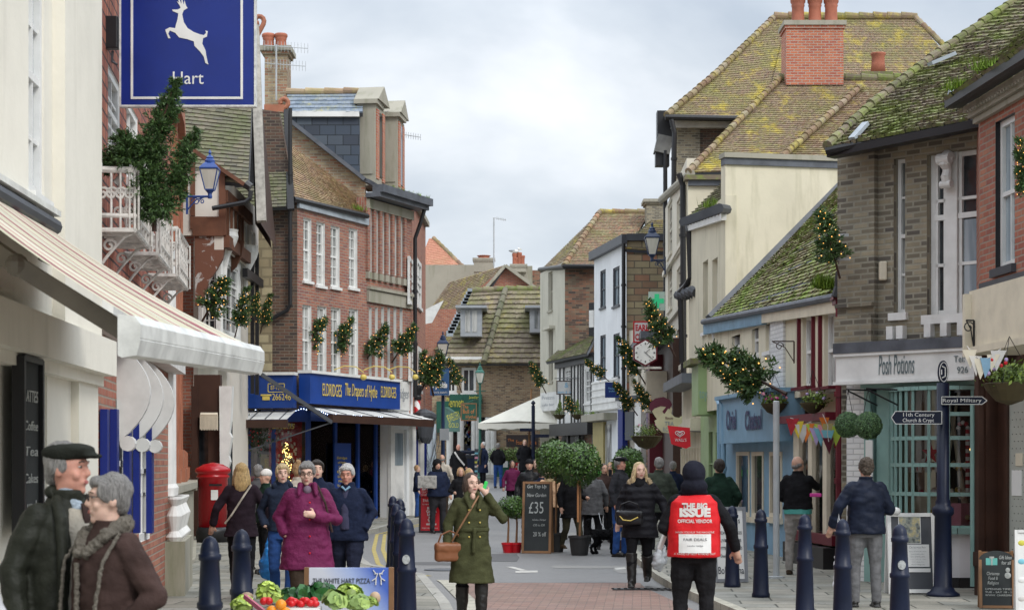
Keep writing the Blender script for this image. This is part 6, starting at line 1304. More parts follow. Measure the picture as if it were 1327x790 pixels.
# ---- lanterns ----
frost = glassy('frosted_lantern_glass', (.5, .5, .44), .3, (.62, .6, .54))
def lantern(name, loc, label, h, colr, arm=None, glassm=None, post=None, group='street lanterns'):
    """square tapering lantern; h = glass + roof height"""
    rt = empty(name, loc, label, 'lamp', group); k = h
    mb = MB().mat(colr); T4 = Matrix.Rotation(R(45), 4, 'Z')
    mb.lathe([(.30*k, .50*k), (.335*k, .52*k), (.335*k, .545*k), (.2*k, .66*k), (.13*k, .7*k)], 4, T4)
    mb.lathe([(.13*k, .69*k), (.13*k, .75*k), (.09*k, .79*k), (.1*k, .82*k), (.05*k, .87*k), (.02*k, .9*k), (.045*k, .94*k), (.03*k, .98*k), (.004*k, 1.03*k)], 14)
    mb.lathe([(.16*k, -.02*k), (.16*k, .01*k), (.1*k, .02*k)], 4, T4); mb.lathe([(.05*k, -.22*k), (.06*k, -.18*k), (.05*k, -.1*k), (.1*k, -.03*k), (.12*k, 0)], 12)
    for i in range(4):
        a = R(45+90*i); c_, s_ = math.cos(a), math.sin(a); mb.bar((.155*k*c_, .155*k*s_, 0), (.315*k*c_, .315*k*s_, .51*k), .02*k)
    mb.build('lantern_frame', rt)
    MB().mat(glassm or frost).lathe([(.145*k, .01*k), (.3*k, .5*k)], 4, T4).build('lantern_glass', rt)
    if arm:
        m = MB().mat(colr); dx = arm; z = -.17*k; m.tube([(0, 0, z), (dx, 0, z)], .03*k, 8); sg = 1 if dx > 0 else -1
        for (cx_, r_) in ((.62, .11), (.35, .07)):
            pts = []
            for q in range(16): an = q*.55; rr_ = r_*k*(1-q/18); pts.append((dx*cx_+sg*rr_*math.cos(an), 0, z-.13*k+rr_*math.sin(an)))
            m.tube(pts, .014*k, 5)
        m.tube([(dx*.15, 0, z), (dx*.6, 0, z-.08*k), (dx, 0, z-.35*k)], .018*k, 6); m.bar((dx, 0, z+.1*k), (dx, 0, z-.45*k), .05*k); m.build('wall_bracket', rt)
    if post:
        m = MB().mat(colr); H_ = post; m.lathe([(.14, -H_), (.14, -H_+.1), (.11, -H_+.15), (.1, -H_+.8), (.12, -H_+.85), (.07, -H_+.95), (.055, -H_*.5), (.045, -.2*k)], 12); m.tube([(-.25, 0, -.35), (.25, 0, -.35)], .02, 6); m.build('post', rt)
    return rt
lb = paint('lamp_blue', (.02, .06, .24), .35, .15); lnv = paint('lamp_navy', (.015, .03, .08), .35, .2); lgr = paint('lamp_green', (.02, .12, .09), .4, .2)
c_ = W(272, 246, 34); lantern('wall_lantern', c_, 'blue wall lantern with scroll bracket beside the brown timbered house', .72, lb, -.42)
c_ = W(845, 330, 57); lantern('wall_lantern', c_, 'navy wall lantern on the pale terrace at the right', .98, lnv, .4)
c_ = W(574, 462, 56); lantern('street_lamp', c_, 'navy lamp post carrying the blue estate agent banner by the barber shop', .75, lnv, None, post=c_.z-gz(56)-.1)
c_ = W(622, 496, 80); lantern('street_lamp', c_, 'green lamp post with pale lantern before the buff brick corner building', .85, lgr, None, glassm=frost, post=c_.z-gz(80)-.1)
board('hanging_sign', 'blue estate agent banner on the navy lamp post', 557.5, 478, 582, 512, 55.8, paint('banner_blue', (.03, .09, .22)), None, [('Fell', 565, 491, 6, 13, white, {'bold': .01}), ('Reynolds', 569, 499, 7, 21, white, {'bold': .012}), ('ESTATE AGENTS', 570, 508.5, 2.5, 19, white), ('&', 568, 482.5, 6, 6, white)])
board('traffic_plate', 'grey back of a small traffic plate on the navy lamp post', 570, 555, 582, 570, 55.6, grey)
# ---- barber pole ----
def barber():
    c_ = W(540.5, 537, 52.5); rt = empty('barber_pole', c_, 'red and white striped barber pole with black caps', 'barber pole'); k = .2
    m, t, b = newmat('barber_stripes'); tcn = N(t, 'ShaderNodeTexCoord'); wv = N(t, 'ShaderNodeTexWave', bands_direction='DIAGONAL'); wv.inputs['Scale'].default_value = 1.5; t.links.new(tcn.outputs['Object'], wv.inputs[0]); r_ = N(t, 'ShaderNodeValToRGB'); r_.color_ramp.interpolation = 'CONSTANT'; r_.color_ramp.elements[0].color = (.55, .02, .03, 1); r_.color_ramp.elements[1].position = .5; r_.color_ramp.elements[1].color = (.75, .75, .75, 1); t.links.new(wv.outputs['Fac'], r_.inputs[0]); t.links.new(r_.outputs[0], b.inputs['Base Color'])
    MB().mat(m).lathe([(.09, -.42), (.09, .42)], 16, sx=1).build('striped_tube', rt, smooth=True)
    mb = MB().mat(black); mb.lathe([(.12, .42), (.13, .5), (.1, .55), (.15, .75), (.15, .82)], 14); mb.lathe([(.03, -.72), (.1, -.62), (.13, -.5), (.12, -.42)], 14); mb.bar((0, 0, .6), (-.3, .3, .6), .06); mb.build('cap', rt)
barber()
# ---- bollards ----
def bollard():
    rt = empty('bollard', (0, 0, 0), 'x', 'bollard', 'navy cast iron bollards')
    MB().mat(navy).lathe([(.125, 0), (.125, .04), (.112, .06), (.092, .57), (.103, .58), (.103, .61), (.09, .62), (.075, .88), (.088, .885), (.09, .92), (.078, .925), (.076, .95), (.066, .99), (.045, 1.02), (.018, 1.035), (.002, 1.04)], 20).build('post', rt, smooth=True)
    return rt
proto = bollard(); first = True
def crest(o, pm):
    MB().mat(pm).lathe([(.04, 0), (.04, .008), (.0, .01)], 18, Matrix.Translation((0, -.096, .69)) @ Matrix.Rotation(R(90), 4, 'X')).build('crest', o)
crm = paint('worn_crest', (.4, .42, .42), .5, .5, scale=40)
BL = [(272, 12.5, .1, 'navy bollard at the far left end, beside the vegetable stall', 0), (313, 13.8, .1, 'navy bollard second from the left, behind the vegetable stall', 0), (527, 16.6, .1, 'navy bollard with a round crest just left of the woman in green', 1),
      (519, 19.6, .1, 'navy bollard directly behind the crested bollard on the left side', 0), (513.5, 22.6, .1, 'third navy bollard back in the row near the pizza board', 0), (518.5, 25.6, .1, 'fourth navy bollard back in the row near the pizza board', 0), (509, 28, .1, 'farthest navy bollard in the row near the pizza board', 0),
      (1166, 16.2, .02, 'navy bollard with a round crest in front of the framed notice board', 1), (1092, 17.4, .04, 'navy bollard in front of the curly haired man', 0), (1043, 18.8, .05, 'navy bollard in front of the bald man in black fleece', 0), (986, 21.9, .0, 'navy bollard beside the thin grey pole', 0), (949, 23.7, .0, 'navy bollard leaning place nearest the red vest, in front of the grey notice board', 0)]
for px, d, dz, lab, cr in BL:
    o = proto if first else copy_tree(proto); first = False; place(o, (XW(px, d), d, .1 if px > 700 else .1), 0, lab)
    o.scale = (.86, .86, 1.0+dz*.5)
    if cr: crest(o, crm)
# ---- pillar box ----
def pillarbox():
    rt = empty('pillar_box', (XW(276, 37.3), 37.3, .1), 'red cylindrical pillar box with black base beside the stone plinth', 'pillar box')
    MB().mat(red).lathe([(.3, .3), (.3, 1.28), (.33, 1.3), (.33, 1.33), (.3, 1.36), (.35, 1.4), (.36, 1.44), (.34, 1.48), (.2, 1.56), (.02, 1.6)], 32).build('body', rt, smooth=True)
    MB().mat(black).lathe([(.34, 0), (.34, .22), (.31, .3)], 32).build('base', rt, smooth=True)
    MB().mat(black).box((.1, -.3, 1.15), (.25, .02, .04)).build('slot', rt); MB().mat(white).box((.08, -.31, .95), (.14, .01, .2)).build('plate', rt)
pillarbox()
# ---- fingerposts ----
def fingerpost():
    d = 22.1; rt = empty('fingerpost', (XW(1222, d), d, .1), 'navy fingerpost with pointing arms outside the bow window', 'signpost')
    zt = W(0, 496, d).z-.1
    MB().mat(navy).lathe([(.2, 0), (.2, .03), (.15, .06), (.13, .1), (.11, .12), (.1, .95), (.13, .98), (.13, 1.05), (.09, 1.08), (.09, 1.12), (.075, 1.16), (.075, zt)], 16).build('post', rt, smooth=True)
    for nm, y, x0, x1, tx, dr in (('finger', 541, 1153, 1218, ['11th Century', 'Church & Crypt'], -1), ('finger', 519, 1218, 1270, ['Royal Military'], 1)):
        z = W(0, y, d).z-.1; X0, X1 = XW(x0, d)-XW(1222, d), XW(x1, d)-XW(1222, d); h = (.15 if dr < 0 else .09)
        L = [(X1, z-h/2), (X1, z+h/2), (X0+.05, z+h/2), (X0, z), (X0+.05, z-h/2)] if dr < 0 else [(X0, z-h/2), (X0, z+h/2), (X1, z+h/2), (X1+.06, z), (X1, z-h/2)]
        MB().mat(navy).poly3(L, Matrix.Translation((0, -.06, 0)) @ Matrix.Rotation(R(90), 4, 'X'), .03).build(nm, rt)
        q_ = MB().mat(white)
        for (a, b2) in zip(L, L[1:]+L[:1]): q_.bar((a[0], -.095, a[1]), (b2[0], -.095, b2[1]), .008)
        q_.build('white_edge', rt)
        for i, s_ in enumerate(tx): text_mesh(s_, .062, white, Matrix.Translation(rt.location) @ MT(((X0+X1)/2+(.02 if dr < 0 else 0), -.094, z+(.033-.066*i if len(tx) > 1 else 0))), rt, fit=(abs(X1-X0)*.62 if dr < 0 else .46))
    z = W(0, 482, d).z-.1; mb = MB().mat(navy); mb.lathe([(.14, 0), (.14, .03)], 24, Matrix.Translation((0, .015, z)) @ Matrix.Rotation(R(90), 4, 'X'), sx=.45); mb.build('roundel', rt)
    pts = [(math.cos(R(a))*.05, -.04, z+math.sin(R(a))*.115) for a in range(0, 361, 20)]; MB().mat(white).tube(pts, .005, 5).build('roundel_ring', rt)
    q_ = MB().mat(white); q_.tube([(-.02, -.035, z+.07), (.02, -.035, z+.05), (.02, -.035, z-.05), (-.02, -.035, z-.07)], .008, 5); q_.tube([(-.025, -.035, z+.03), (-.025, -.035, z-.03)], .008, 5); q_.build('roundel_emblem', rt)
fingerpost()
rt = empty('fingerpost', (XW(691, 76), 76, gz(76)), 'distant navy fingerpost in front of the cream parasol', 'signpost'); zt = W(0, 525, 76).z-gz(76)
MB().mat(navy).lathe([(.2, 0), (.1, .2), (.1, 1), (.075, 1.1), (.075, zt)], 10).lathe([(.03, 0), (.1, .1), (.03, .2)], 8, Matrix.Translation((0, 0, zt))).build('post', rt); MB().mat(navy).box((-.25, -.05, zt-1.0), (.6, .04, .13)).build('finger', rt); MB().mat(navy).box((.35, -.05, zt-1.25), (.6, .04, .13)).build('finger', rt)
# thin grey pole
mb = MB().mat(ltgrey).lathe([(.12, 0), (.12, .02), (.045, .03), (.045, W(0, 520, 25.6).z-.1), (.03, W(0, 519, 25.6).z-.1)], 12, Matrix.Translation((XW(1006, 25.6), 25.6, .1))); tag(mb.build('metal_pole'), 'plain thin grey steel pole rising from the right pavement', 'pole')
# ---- A boards ----
def aboard(px0, px1, py0, py1, d, label, face, frame, lines=(), base=None, legs=.0, skew=0, arch=False, name='sandwich_board', group=None, th=.03, extra=None, rz=0):
    """hinged pavement board leaning back on its rear leaf; measured by its front leaf"""
    L = (px1-px0)/F*d; zt, zb = W(0, py0, d).z, W(0, py1, d).z; g0 = gz(d) if base is None else base; H_ = zt-g0
    rt = empty(name, (XW((px0+px1)/2, d), d, g0), label, 'pavement sign', group, rz); tilt = .14
    A = Matrix.Rotation(-tilt, 4, 'X')   # top leans away
    mb = MB().mat(face); bh = zt-zb if legs else H_; z0 = H_-bh
    if arch:
        pts = [(-L/2, z0), (L/2, z0), (L/2, H_-.1)]+[(L/2*math.cos(R(a)), H_-.1+.1*math.sin(R(a))) for a in range(15, 180, 15)]+[(-L/2, H_-.1)]
        mb.poly3(pts, A @ Matrix.Rotation(R(90), 4, 'X'), th)
    else: mb.box((0, -th/2, z0+bh/2), (L, th, bh), A)
    mb.build('board', rt)
    m = MB().mat(frame); fw_ = .045 if L > .4 else .03
    for s_ in (-1, 1): m.box((s_*(L/2-fw_/2+.004), -th/2, H_/2-(.05 if arch else 0)), (fw_, th+.03, H_-(.1 if arch else 0)), A)
    if not arch: m.box((0, -th/2, H_-fw_/2), (L-2*fw_, th+.026, fw_), A)
    m.box((0, -th/2, z0+fw_/2), (L-2*fw_, th+.026, fw_), A); m.build('frame', rt)
    Bk = Matrix.Translation((0, .30*H_, 0)) @ Matrix.Rotation(tilt, 4, 'X')
    m = MB().mat(frame); m.box((0, 0, H_/2+.02), (L*.9, .02, H_*.9), Bk)
    for s_ in (-1, 1): m.box((s_*(L/2-fw_/2), 0, H_/2), (fw_, .035, H_), Bk)
    m.build('rear_leaf', rt); s2 = d/F; cx_ = (px0+px1)/2
    for (tx, lx, ly, hp, wp, tm, *kk) in lines:
        k = dict(kk[0]) if kk else {}; zz = W(0, ly, d).z-g0
        text_mesh(tx, hp*s2*1.35, tm, wmat(rt) @ A @ MT(((lx-cx_)*s2, -th-.004, zz)), rt, fit=wp*s2 if wp else None, **k)
    return rt, A, s2, cx_, g0
wt = white
aboard(543, 572, 641, 690, 45, 'red curtain shop sandwich board with a price sign on top', redp, black, [('Eldridges', 557, 648, 4, 18, wt), ('FOR MORE OF YOUR CURTAINS', 557, 653, 1.6, 20, wt)]+[(s_, 559, 658+i*4.1, 3.2, wd, wt, {'bold': .004}) for i, (s_, wd) in enumerate((('Blinds', 11), ('Curtains', 13), ('Linens', 11), ('Nets', 7), ('Tracks', 10), ('and Poles', 13)))]+[('FREE MEASURING', 557, 684, 1.6, 20, wt)])
board('price_sign', 'red 20% OFF placard standing on the curtain shop board', 545, 629, 567, 643, 44.9, redp, None, [('20% OFF', 556, 632.5, 4.5, 19, wt, {'bold': .006}), ('MADE TO MEASURE', 556, 637, 2, 19, wt), ('CURTAINS', 556, 640.5, 3, 19, wt)], arm=(black, [W(556, 643, 44.9), W(556, 650, 44.9)], .02))
aboard(676, 714, 623, 714, 34.6, 'tall chalkboard with oak frame offering an engraved price beside the bay trees', slate_board, oak, [('Get Top Up', 694, 629.5, 5, 25, chalk, {'shear': .2}), ('New Garden', 694, 641, 5, 25, chalk, {'shear': .2}), ('£35', 694, 658, 16, 19, chalk), ('includes a Hamper', 698, 673, 2.6, 18, chalk), ('£20 to £50', 698, 680, 3, 15, chalk), ('20 % off', 699, 692, 6, 17, chalk)], rz=R(-9))
aboard(794, 817, 653, 711, 35.5, 'brown winter sale board with a snowman behind the black dog', dkbrown, black, [('Morning', 806, 658, 3.2, 13, wt), ('Coffee Here', 806, 663, 3, 15, wt)])
mb = MB().mat(whcl); c0 = W(803, 690, 35.3); mb.ball(c0, (.12, .02, .14)); mb.ball(c0+Vector((-.02, 0, .2)), (.08, .02, .09)); mb.build('x'); bpy.data.objects['x'].name = 'snowman_cutout'; tag(bpy.data.objects['snowman_cutout'], 'white snowman cut-out on the brown winter board', 'cut-out')
aboard(818, 834, 668, 712, 36, 'small black chalkboard partly behind the blonde woman in black', slate_board, black, [('Soup', 826, 675, 4, 10, chalk), ('£4', 826, 690, 8, 9, chalk)])
aboard(925, 969, 656, 764, 24.6, 'grey framed white notice board behind the bollard near the red vest', paper, paint('mid_grey_frame', (.2, .21, .23)), [('Kitchens', 948, 674, 8, 26, darkgrey), ('BEDROOMS, OFFICES', 948, 690, 4, 30, darkgrey), ('LIVING ROOMS', 948, 700, 4, 28, darkgrey), ('FITTED IN 2 WEEKS', 948, 710, 4, 30, darkgrey), ('Designed and built', 948, 720, 4, 28, darkgrey), ('Bob Penna', 947, 739, 10, 34, navy)], base=.1, rz=R(8))
rt, A, s2, cx_, g0 = aboard(1152, 1213, 664, 768, 22.4, 'white framed notice easel with a photograph and price sheet', darkgrey, white, [('Christmas Fair', 1190, 709, 2.6, 22, darkgrey)]+[('notice of evening events', 1190, 714+i*3.4, 1.9, 22-(i*5) % 7, darkgrey) for i in range(7)], base=.1, legs=1)
def apatch(rt, A, s2, cx_, d, g0, x0, y0, x1, y1, mat, off=.034, nm='poster'):
    zc_ = W(0, (y0+y1)/2, d).z-g0; o = MB().mat(mat).box((((x0+x1)/2-cx_)*s2, -off, zc_), ((x1-x0)*s2, .004, (y1-y0)*s2), A).build(nm, rt); return o
ph = newmat('framed_photo'); ph[1].links.new(ramp(ph[1], noi(ph[1], 16, 4, 'Object'), [(.35, (.08, .09, .08)), (.5, (.3, .32, .28)), (.62, (.5, .42, .2)), (.75, (.6, .62, .6))]), ph[2].inputs['Base Color'])
apatch(rt, A, s2, cx_, 22.4, g0, 1172, 705, 1205, 734, paper); apatch(rt, A, s2, cx_, 22.4, g0, 1178, 736, 1206, 741, paper, .036); apatch(rt, A, s2, cx_, 22.4, g0, 1166, 668, 1195, 704, paper, .033); apatch(rt, A, s2, cx_, 22.4, g0, 1167, 669, 1194, 703, ph[0], .037, 'photograph')
mb = MB().mat(paper); c0 = W(1161, 662, 22.4); mb.ball(c0, (.06, .05, .05)); tag(mb.build('crumpled_paper', smooth=True), 'crumpled white paper caught on top of the notice easel', 'paper')
aboard(1270, 1314, 713, 783, 20.2, 'arched chalkboard with gift drawing and oak sides at the brown doorway', slate_board, oak, [('Gift Ideas', 1303, 722, 5, 16, chalk, {'shear': .2}), ('for all', 1304, 729, 5, 12, chalk, {'shear': .2}), ('Christmas', 1287, 743, 4.5, 16, chalk, {'shear': .2}), ('Food &', 1287, 749, 4.5, 12, chalk, {'shear': .2}), ('Religion', 1287, 755, 4.5, 14, chalk, {'shear': .2}), ('OPENING TIMES', 1294, 763, 2.5, 34, chalk), ('TUE - SAT 10 - 5', 1294, 767, 2.5, 34, chalk), ('WWW. CHARISMA', 1294, 771, 2.5, 34, chalk)], base=.1, arch=True, rz=R(-8))
mb = MB().mat(paint('chalk_teal', (.15, .5, .45))); c0 = W(1285, 727, 20.12); mb.box(c0, (.12, .01, .075), rz=R(-8)); mb.mat(chalk); mb.box(c0+Vector((0, -.008, 0)), (.015, .006, .08), rz=R(-8)); mb.box(c0+Vector((0, -.008, .045)), (.05, .006, .02), rz=R(-8)); mb.mat(chalk); c0 = W(1306, 745, 20.1); mb.ball(c0, (.035, .006, .035)); mb.ball(c0+Vector((0, 0, .06)), (.025, .006, .025)); tag(mb.build('chalk_gift_drawing'), 'chalk drawing of a gift on the arched chalkboard', 'chalk drawing')
aboard(1317, 1350, 686, 800, 19.6, 'white framed poster board cut by the right edge', paper, white, [], base=.1, rz=R(-10))
rr = random.Random(4)
for i in range(4): mb = MB().mat(pk[i+1] if i else ye); mb.ball(W(1324, 703+i*24, 19.4), (.04, .01, .03)); tag(mb.build('poster_picture'), ['yellow', 'magenta', 'cyan', 'white'][i]+' food picture on the poster board at the right edge', 'picture')
# ---- small signs on the right hand row ----
cs = paint('cream_sign', (.62, .56, .36), .5, .15)
board('clinic_sign', 'white and red chemist sign partly behind the lit tree', 820.5, 416, 841, 444, 53, white, redp, [('EARLY', 834, 425, 8, 22, redp, {'bold': .01}), ('CHEMIST', 836, 437, 8, 26, redp, {'bold': .01})])
def clock():
    d = 51.; c_ = W(836, 457, d); rt = empty('clock', c_, 'white hexagonal wall clock with maroon rim below the chemist sign', 'clock'); r_ = 17*d/F
    hexa = [(r_*math.cos(R(30+60*i)), r_*math.sin(R(30+60*i))) for i in range(6)]; T = Matrix.Rotation(R(90), 4, 'X')
    MB().mat(maroon).poly3([(x*1.05, z*1.05) for x, z in hexa], Matrix.Translation((0, .1, 0)) @ T, .2).build('case', rt); MB().mat(white).poly3([(x*.92, z*.92) for x, z in hexa], Matrix.Translation((0, -.1, 0)) @ T, .015).build('dial', rt)
    mb = MB().mat(black)
    for i in range(12): a = R(30*i); r0, r1_ = r_*.62, r_*.74; mb.bar((r0*math.sin(a), -.12, r0*math.cos(a)), (r1_*math.sin(a), -.12, r1_*math.cos(a)), .014 if i % 3 else .03)
    mb.build('hour_marks', rt); MB().mat(black).bar((0, -.125, 0), (.13, -.125, .11), .025, .008).build('hour_hand', rt); MB().mat(black).bar((-.03, -.13, .03), (.2, -.13, -.18), .018, .008).build('minute_hand', rt)
    MB().mat(rust).bar((-.2, 0, -r_-.05), (.45, 0, -r_-.05), .06).bar((0, 0, -r_-.05), (0, 0, -r_*.8), .05).build('bracket', rt)
clock()
def cross():
    d = 56.; c_ = W(851, 390, d); rt = empty('pharmacy_sign', c_, 'green cross pharmacy light box on the pale terrace', 'pharmacy sign'); MB().mat(paint('pale_green_box', (.45, .58, .5))).box((0, 0, 0), (21*d/F, .12, 24*d/F)).build('box', rt)
    g_ = emis('green_cross', (.02, .38, .16), .35); MB().mat(g_).box((0, -.066, 0), (.14, .01, .42)).build('cross_bar', rt); MB().mat(g_).box((0, -.068, 0), (.42, .01, .14)).build('cross_bar', rt)
cross()
def shape_sign(name, label, outline, d, mat, th=.04, texts=(), extra=None, cat='sign'):
    cx_ = sum(x for x, y in outline)/len(outline); cy_ = sum(y for x, y in outline)/len(outline); c_ = W(cx_, cy_, d); rt = empty(name, c_, label, cat); k = d/F
    MB().mat(mat).poly3([((x-cx_)*k, -(y-cy_)*k) for x, y in outline], Matrix.Rotation(R(90), 4, 'X'), th).build('board', rt)
    for (tx, lx, ly, hp, wp, tm) in texts: text_mesh(tx, hp*k*1.35, tm, wmat(rt) @ MT(((lx-cx_)*k, -th-.004, -(ly-cy_)*k)), rt, fit=wp*k)
    if extra:
        for nm, ol, m in extra: MB().mat(m).poly3([((x-cx_)*k, -(y-cy_)*k) for x, y in ol], Matrix.Translation((0, -th, 0)) @ Matrix.Rotation(R(90), 4, 'X'), .006).build(nm, rt)
    return rt
plum = paint('plum_paint', (.12, .02, .04))
hairp = [(841,530),(842,522),(849,516),(860,514),(868,518),(871,524),(866,532),(862,538),(858,533),(863,527),(856,526),(848,529),(844,533)]
shape_sign('salon_sign', 'cream hairdresser sign shaped like a head with plum hair', [(844,521),(855,516),(866,518),(871,530),(868,545),(862,556),(856,551),(850,541),(845,533)], 44, cs, texts=(), extra=[('hair_emblem', hairp, plum)])
tp = [(848,545),(856,540),(862,535),(866,529),(869,535),(874,540),(880,541),(884,538),(884,547),(878,552),(877,560),(868,561),(858,560),(851,553)]
shape_sign('tea_room_sign', 'cream teapot shaped tea room sign above the red ice cream flag', tp, 41, cs, texts=[('Biscuits', 867, 541.5, 3.5, 10, plum), ('TEA', 867, 549, 6, 12, grey), ('ROOM', 867, 556.5, 6, 16, grey)])
fl_ = [(865,551),(894,554),(895,578),(889,581),(870,575)]
fs_ = shape_sign('ice_cream_flag', 'red flag sign with white heart emblem and the ice cream name', fl_, 33, redp, .01, [('WALL\'S', 882, 570, 4.2, 15, wt)], cat='flag')
hp_ = []
k = 33/F; cx_ = sum(x for x, y in fl_)/5; cy_ = sum(y for x, y in fl_)/5; mb = MB().mat(white)
for sc_ in (1, .5):
    pts = []
    for i in range(33): t_ = 2*math.pi*i/32; x = 16*math.sin(t_)**3; z = 13*math.cos(t_)-5*math.cos(2*t_)-2*math.cos(3*t_)-math.cos(4*t_); pts.append(((881-cx_)*k+x*.0052*sc_, -.016, -(561.5-cy_)*k+z*.0036*sc_))
    mb.tube(pts, .006, 5)
mb.build('heart_emblem', fs_); MB().mat(black).tube([(-.2, 0, .16), (.35, 0, .12)], .008, 5).build('rail', fs_)
# blue boarded sign edge + flag small
mb = MB().mat(dkblue); c0 = W(970, 422, 35.5); mb.box(c0, (.06, .18, .2)); mb.mat(redp); mb.box(c0+Vector((.035, 0, 0)), (.01, .12, .2)); tag(mb.build('wall_flag'), 'small blue and red flag under the mossy eaves', 'flag')

# ---- plants ----
bayl = leafmat('bay_leaf', (.055, .12, .025), .55, .35); sprl = leafmat('spruce_needle', (.045, .095, .028), .6, .6); boxl = leafmat('box_leaf', (.08, .16, .07), .5, .6); grnl = leafmat('basket_green', (.13, .2, .04), .6, .5); hedl = leafmat('hedge_leaf', (.12, .2, .05), .5, .5)
def leafball(mb, c, r, n, size, rnd, shell=.75, sq=1.0, lump=.16):
    c = Vector(c); ph_ = rnd.uniform(0, 9)
    for i in range(n):
        v = Vector([rnd.gauss(0, 1) for _ in range(3)]).normalized(); rr_ = r*(shell+(1-shell)*rnd.random()**.5)*(1+lump*noise.noise(v*2.2+Vector((ph_, 0, 0)))*2)
        p = c+Vector((v.x*rr_, v.y*rr_, v.z*rr_*sq)); t1 = v.cross(Vector([rnd.gauss(0, 1) for _ in range(3)])).normalized(); t1 = (t1+v*rnd.uniform(.0, .9)).normalized(); t2 = t1.cross(v).normalized()
        s_ = size*rnd.uniform(.6, 1.25); mb.face([p, p+t1*s_*.5+t2*s_*.24, p+t1*s_, p+t1*s_*.5-t2*s_*.24])
potblk = paint('black_plastic_pot', (.03, .03, .03), .6, .3)
def baytree(px, pyc, rpx, pyb, d, label, potm=potblk, pr=.2, phh=.36, stake=True, n=2600, g='bay trees in pots', seed=1, tall=True):
    x = XW(px, d); rnd = random.Random(seed); g0 = gz(d); rt = empty('bay_tree', (x, d, g0), label, 'potted tree', g); r = rpx*d/F; zc_ = W(0, pyc, d).z-g0
    MB().mat(potm).lathe([(pr*.72, 0), (pr*.78, .04), (pr*.95, phh-.05), (pr*1.05, phh-.04), (pr*1.05, phh), (pr*.9, phh), (pr*.85, phh-.05)], 18).build('pot', rt, smooth=False)
    MB().mat(oak).tube([(0, 0, phh*.6), (.015, 0, zc_*.6), (0, 0, zc_)], [.022, .018, .014], 8).build('trunk', rt)
    if stake: MB().mat(paint('orange_stake', (.45, .2, .08))).bar((-.03, -.04, phh+.25), (-.03, -.04, zc_-r*.75), .035).build('stake', rt)
    mb = MB().mat(bayl); leafball(mb, (0, 0, zc_), r, int(n*1.5), .062 if r > .2 else .042, rnd, .82, lump=.09); mb.build('crown', rt)
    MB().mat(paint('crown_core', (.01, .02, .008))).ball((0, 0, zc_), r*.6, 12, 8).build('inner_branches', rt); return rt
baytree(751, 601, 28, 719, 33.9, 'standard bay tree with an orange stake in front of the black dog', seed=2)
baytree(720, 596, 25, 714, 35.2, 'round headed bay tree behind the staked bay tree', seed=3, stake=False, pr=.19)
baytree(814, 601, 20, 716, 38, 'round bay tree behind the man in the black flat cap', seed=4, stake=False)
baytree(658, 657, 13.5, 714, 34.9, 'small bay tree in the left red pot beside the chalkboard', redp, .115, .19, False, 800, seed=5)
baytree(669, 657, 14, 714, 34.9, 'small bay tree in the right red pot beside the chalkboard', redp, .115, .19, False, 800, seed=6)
litm = emis('fairy_bulb', (1, .5, .12), 1.5)
def spruce_proto(n, L, r, seed, lights):
    rnd = random.Random(seed); rt = empty('christmas_tree', (0, 0, 0), 'x', 'christmas tree', 'small christmas trees fixed to the buildings'); mb = MB().mat(sprl)
    nb = max(16, n//34)
    for b_ in range(nb):
        t_ = rnd.random()**1.25*.97; a = rnd.uniform(0, 6.28); bl = r*(1-t_)**.8*rnd.uniform(.65, 1.15)+.03; base_ = Vector((0, 0, .12*L+t_*L*.86)); dr = Vector((math.cos(a), math.sin(a), rnd.uniform(.05, .5))).normalized()
        for k in range(n//nb):
            s_ = rnd.random()**.7; p = base_+dr*bl*s_+Vector([rnd.gauss(0, .022) for _ in range(3)]); q = (dr+Vector([rnd.gauss(0, .7) for _ in range(3)])).normalized()*rnd.uniform(.04, .085); w_ = q.cross(Vector([rnd.gauss(0, 1) for _ in range(3)])).normalized()*.012
            mb.face([p-w_, p+w_, p+q+w_*.4, p+q-w_*.4])
    mb.build('crown', rt); MB().mat(dkbrown).tube([(0, 0, -.16), (0, 0, L*.92)], [.022, .008], 6).build('trunk', rt)
    if lights:
        m = MB().mat(litm)
        for k in range(lights): t_ = k/lights; a = k*2.4; rr_ = r*(1-t_)**.85*.93+.02; m.ball((rr_*math.cos(a), rr_*math.sin(a), .13*L+t_*L*.85), .0095, 5, 3)
        m.build('string_lights', rt)
    return rt
SP = [spruce_proto(2200, 1.0, .27, s_, 38) for s_ in (11, 12)]; used_ = [0, 0]
def spruce(k, base, tip, d, label, wid=1.0, d2=None):
    a, b2 = W(*base, d), W(*tip, d2 or d-.35); L = (b2-a).length; o = SP[k] if not used_[k] else copy_tree(SP[k]); used_[k] = 1
    o.location = a; o.rotation_mode = 'QUATERNION'; o.rotation_quaternion = (b2-a).normalized().to_track_quat('Z', 'Y') @ Euler((0, 0, random.uniform(0, 6))).to_quaternion(); o.scale = (L*wid, L*wid, L); o['label'] = label; return o
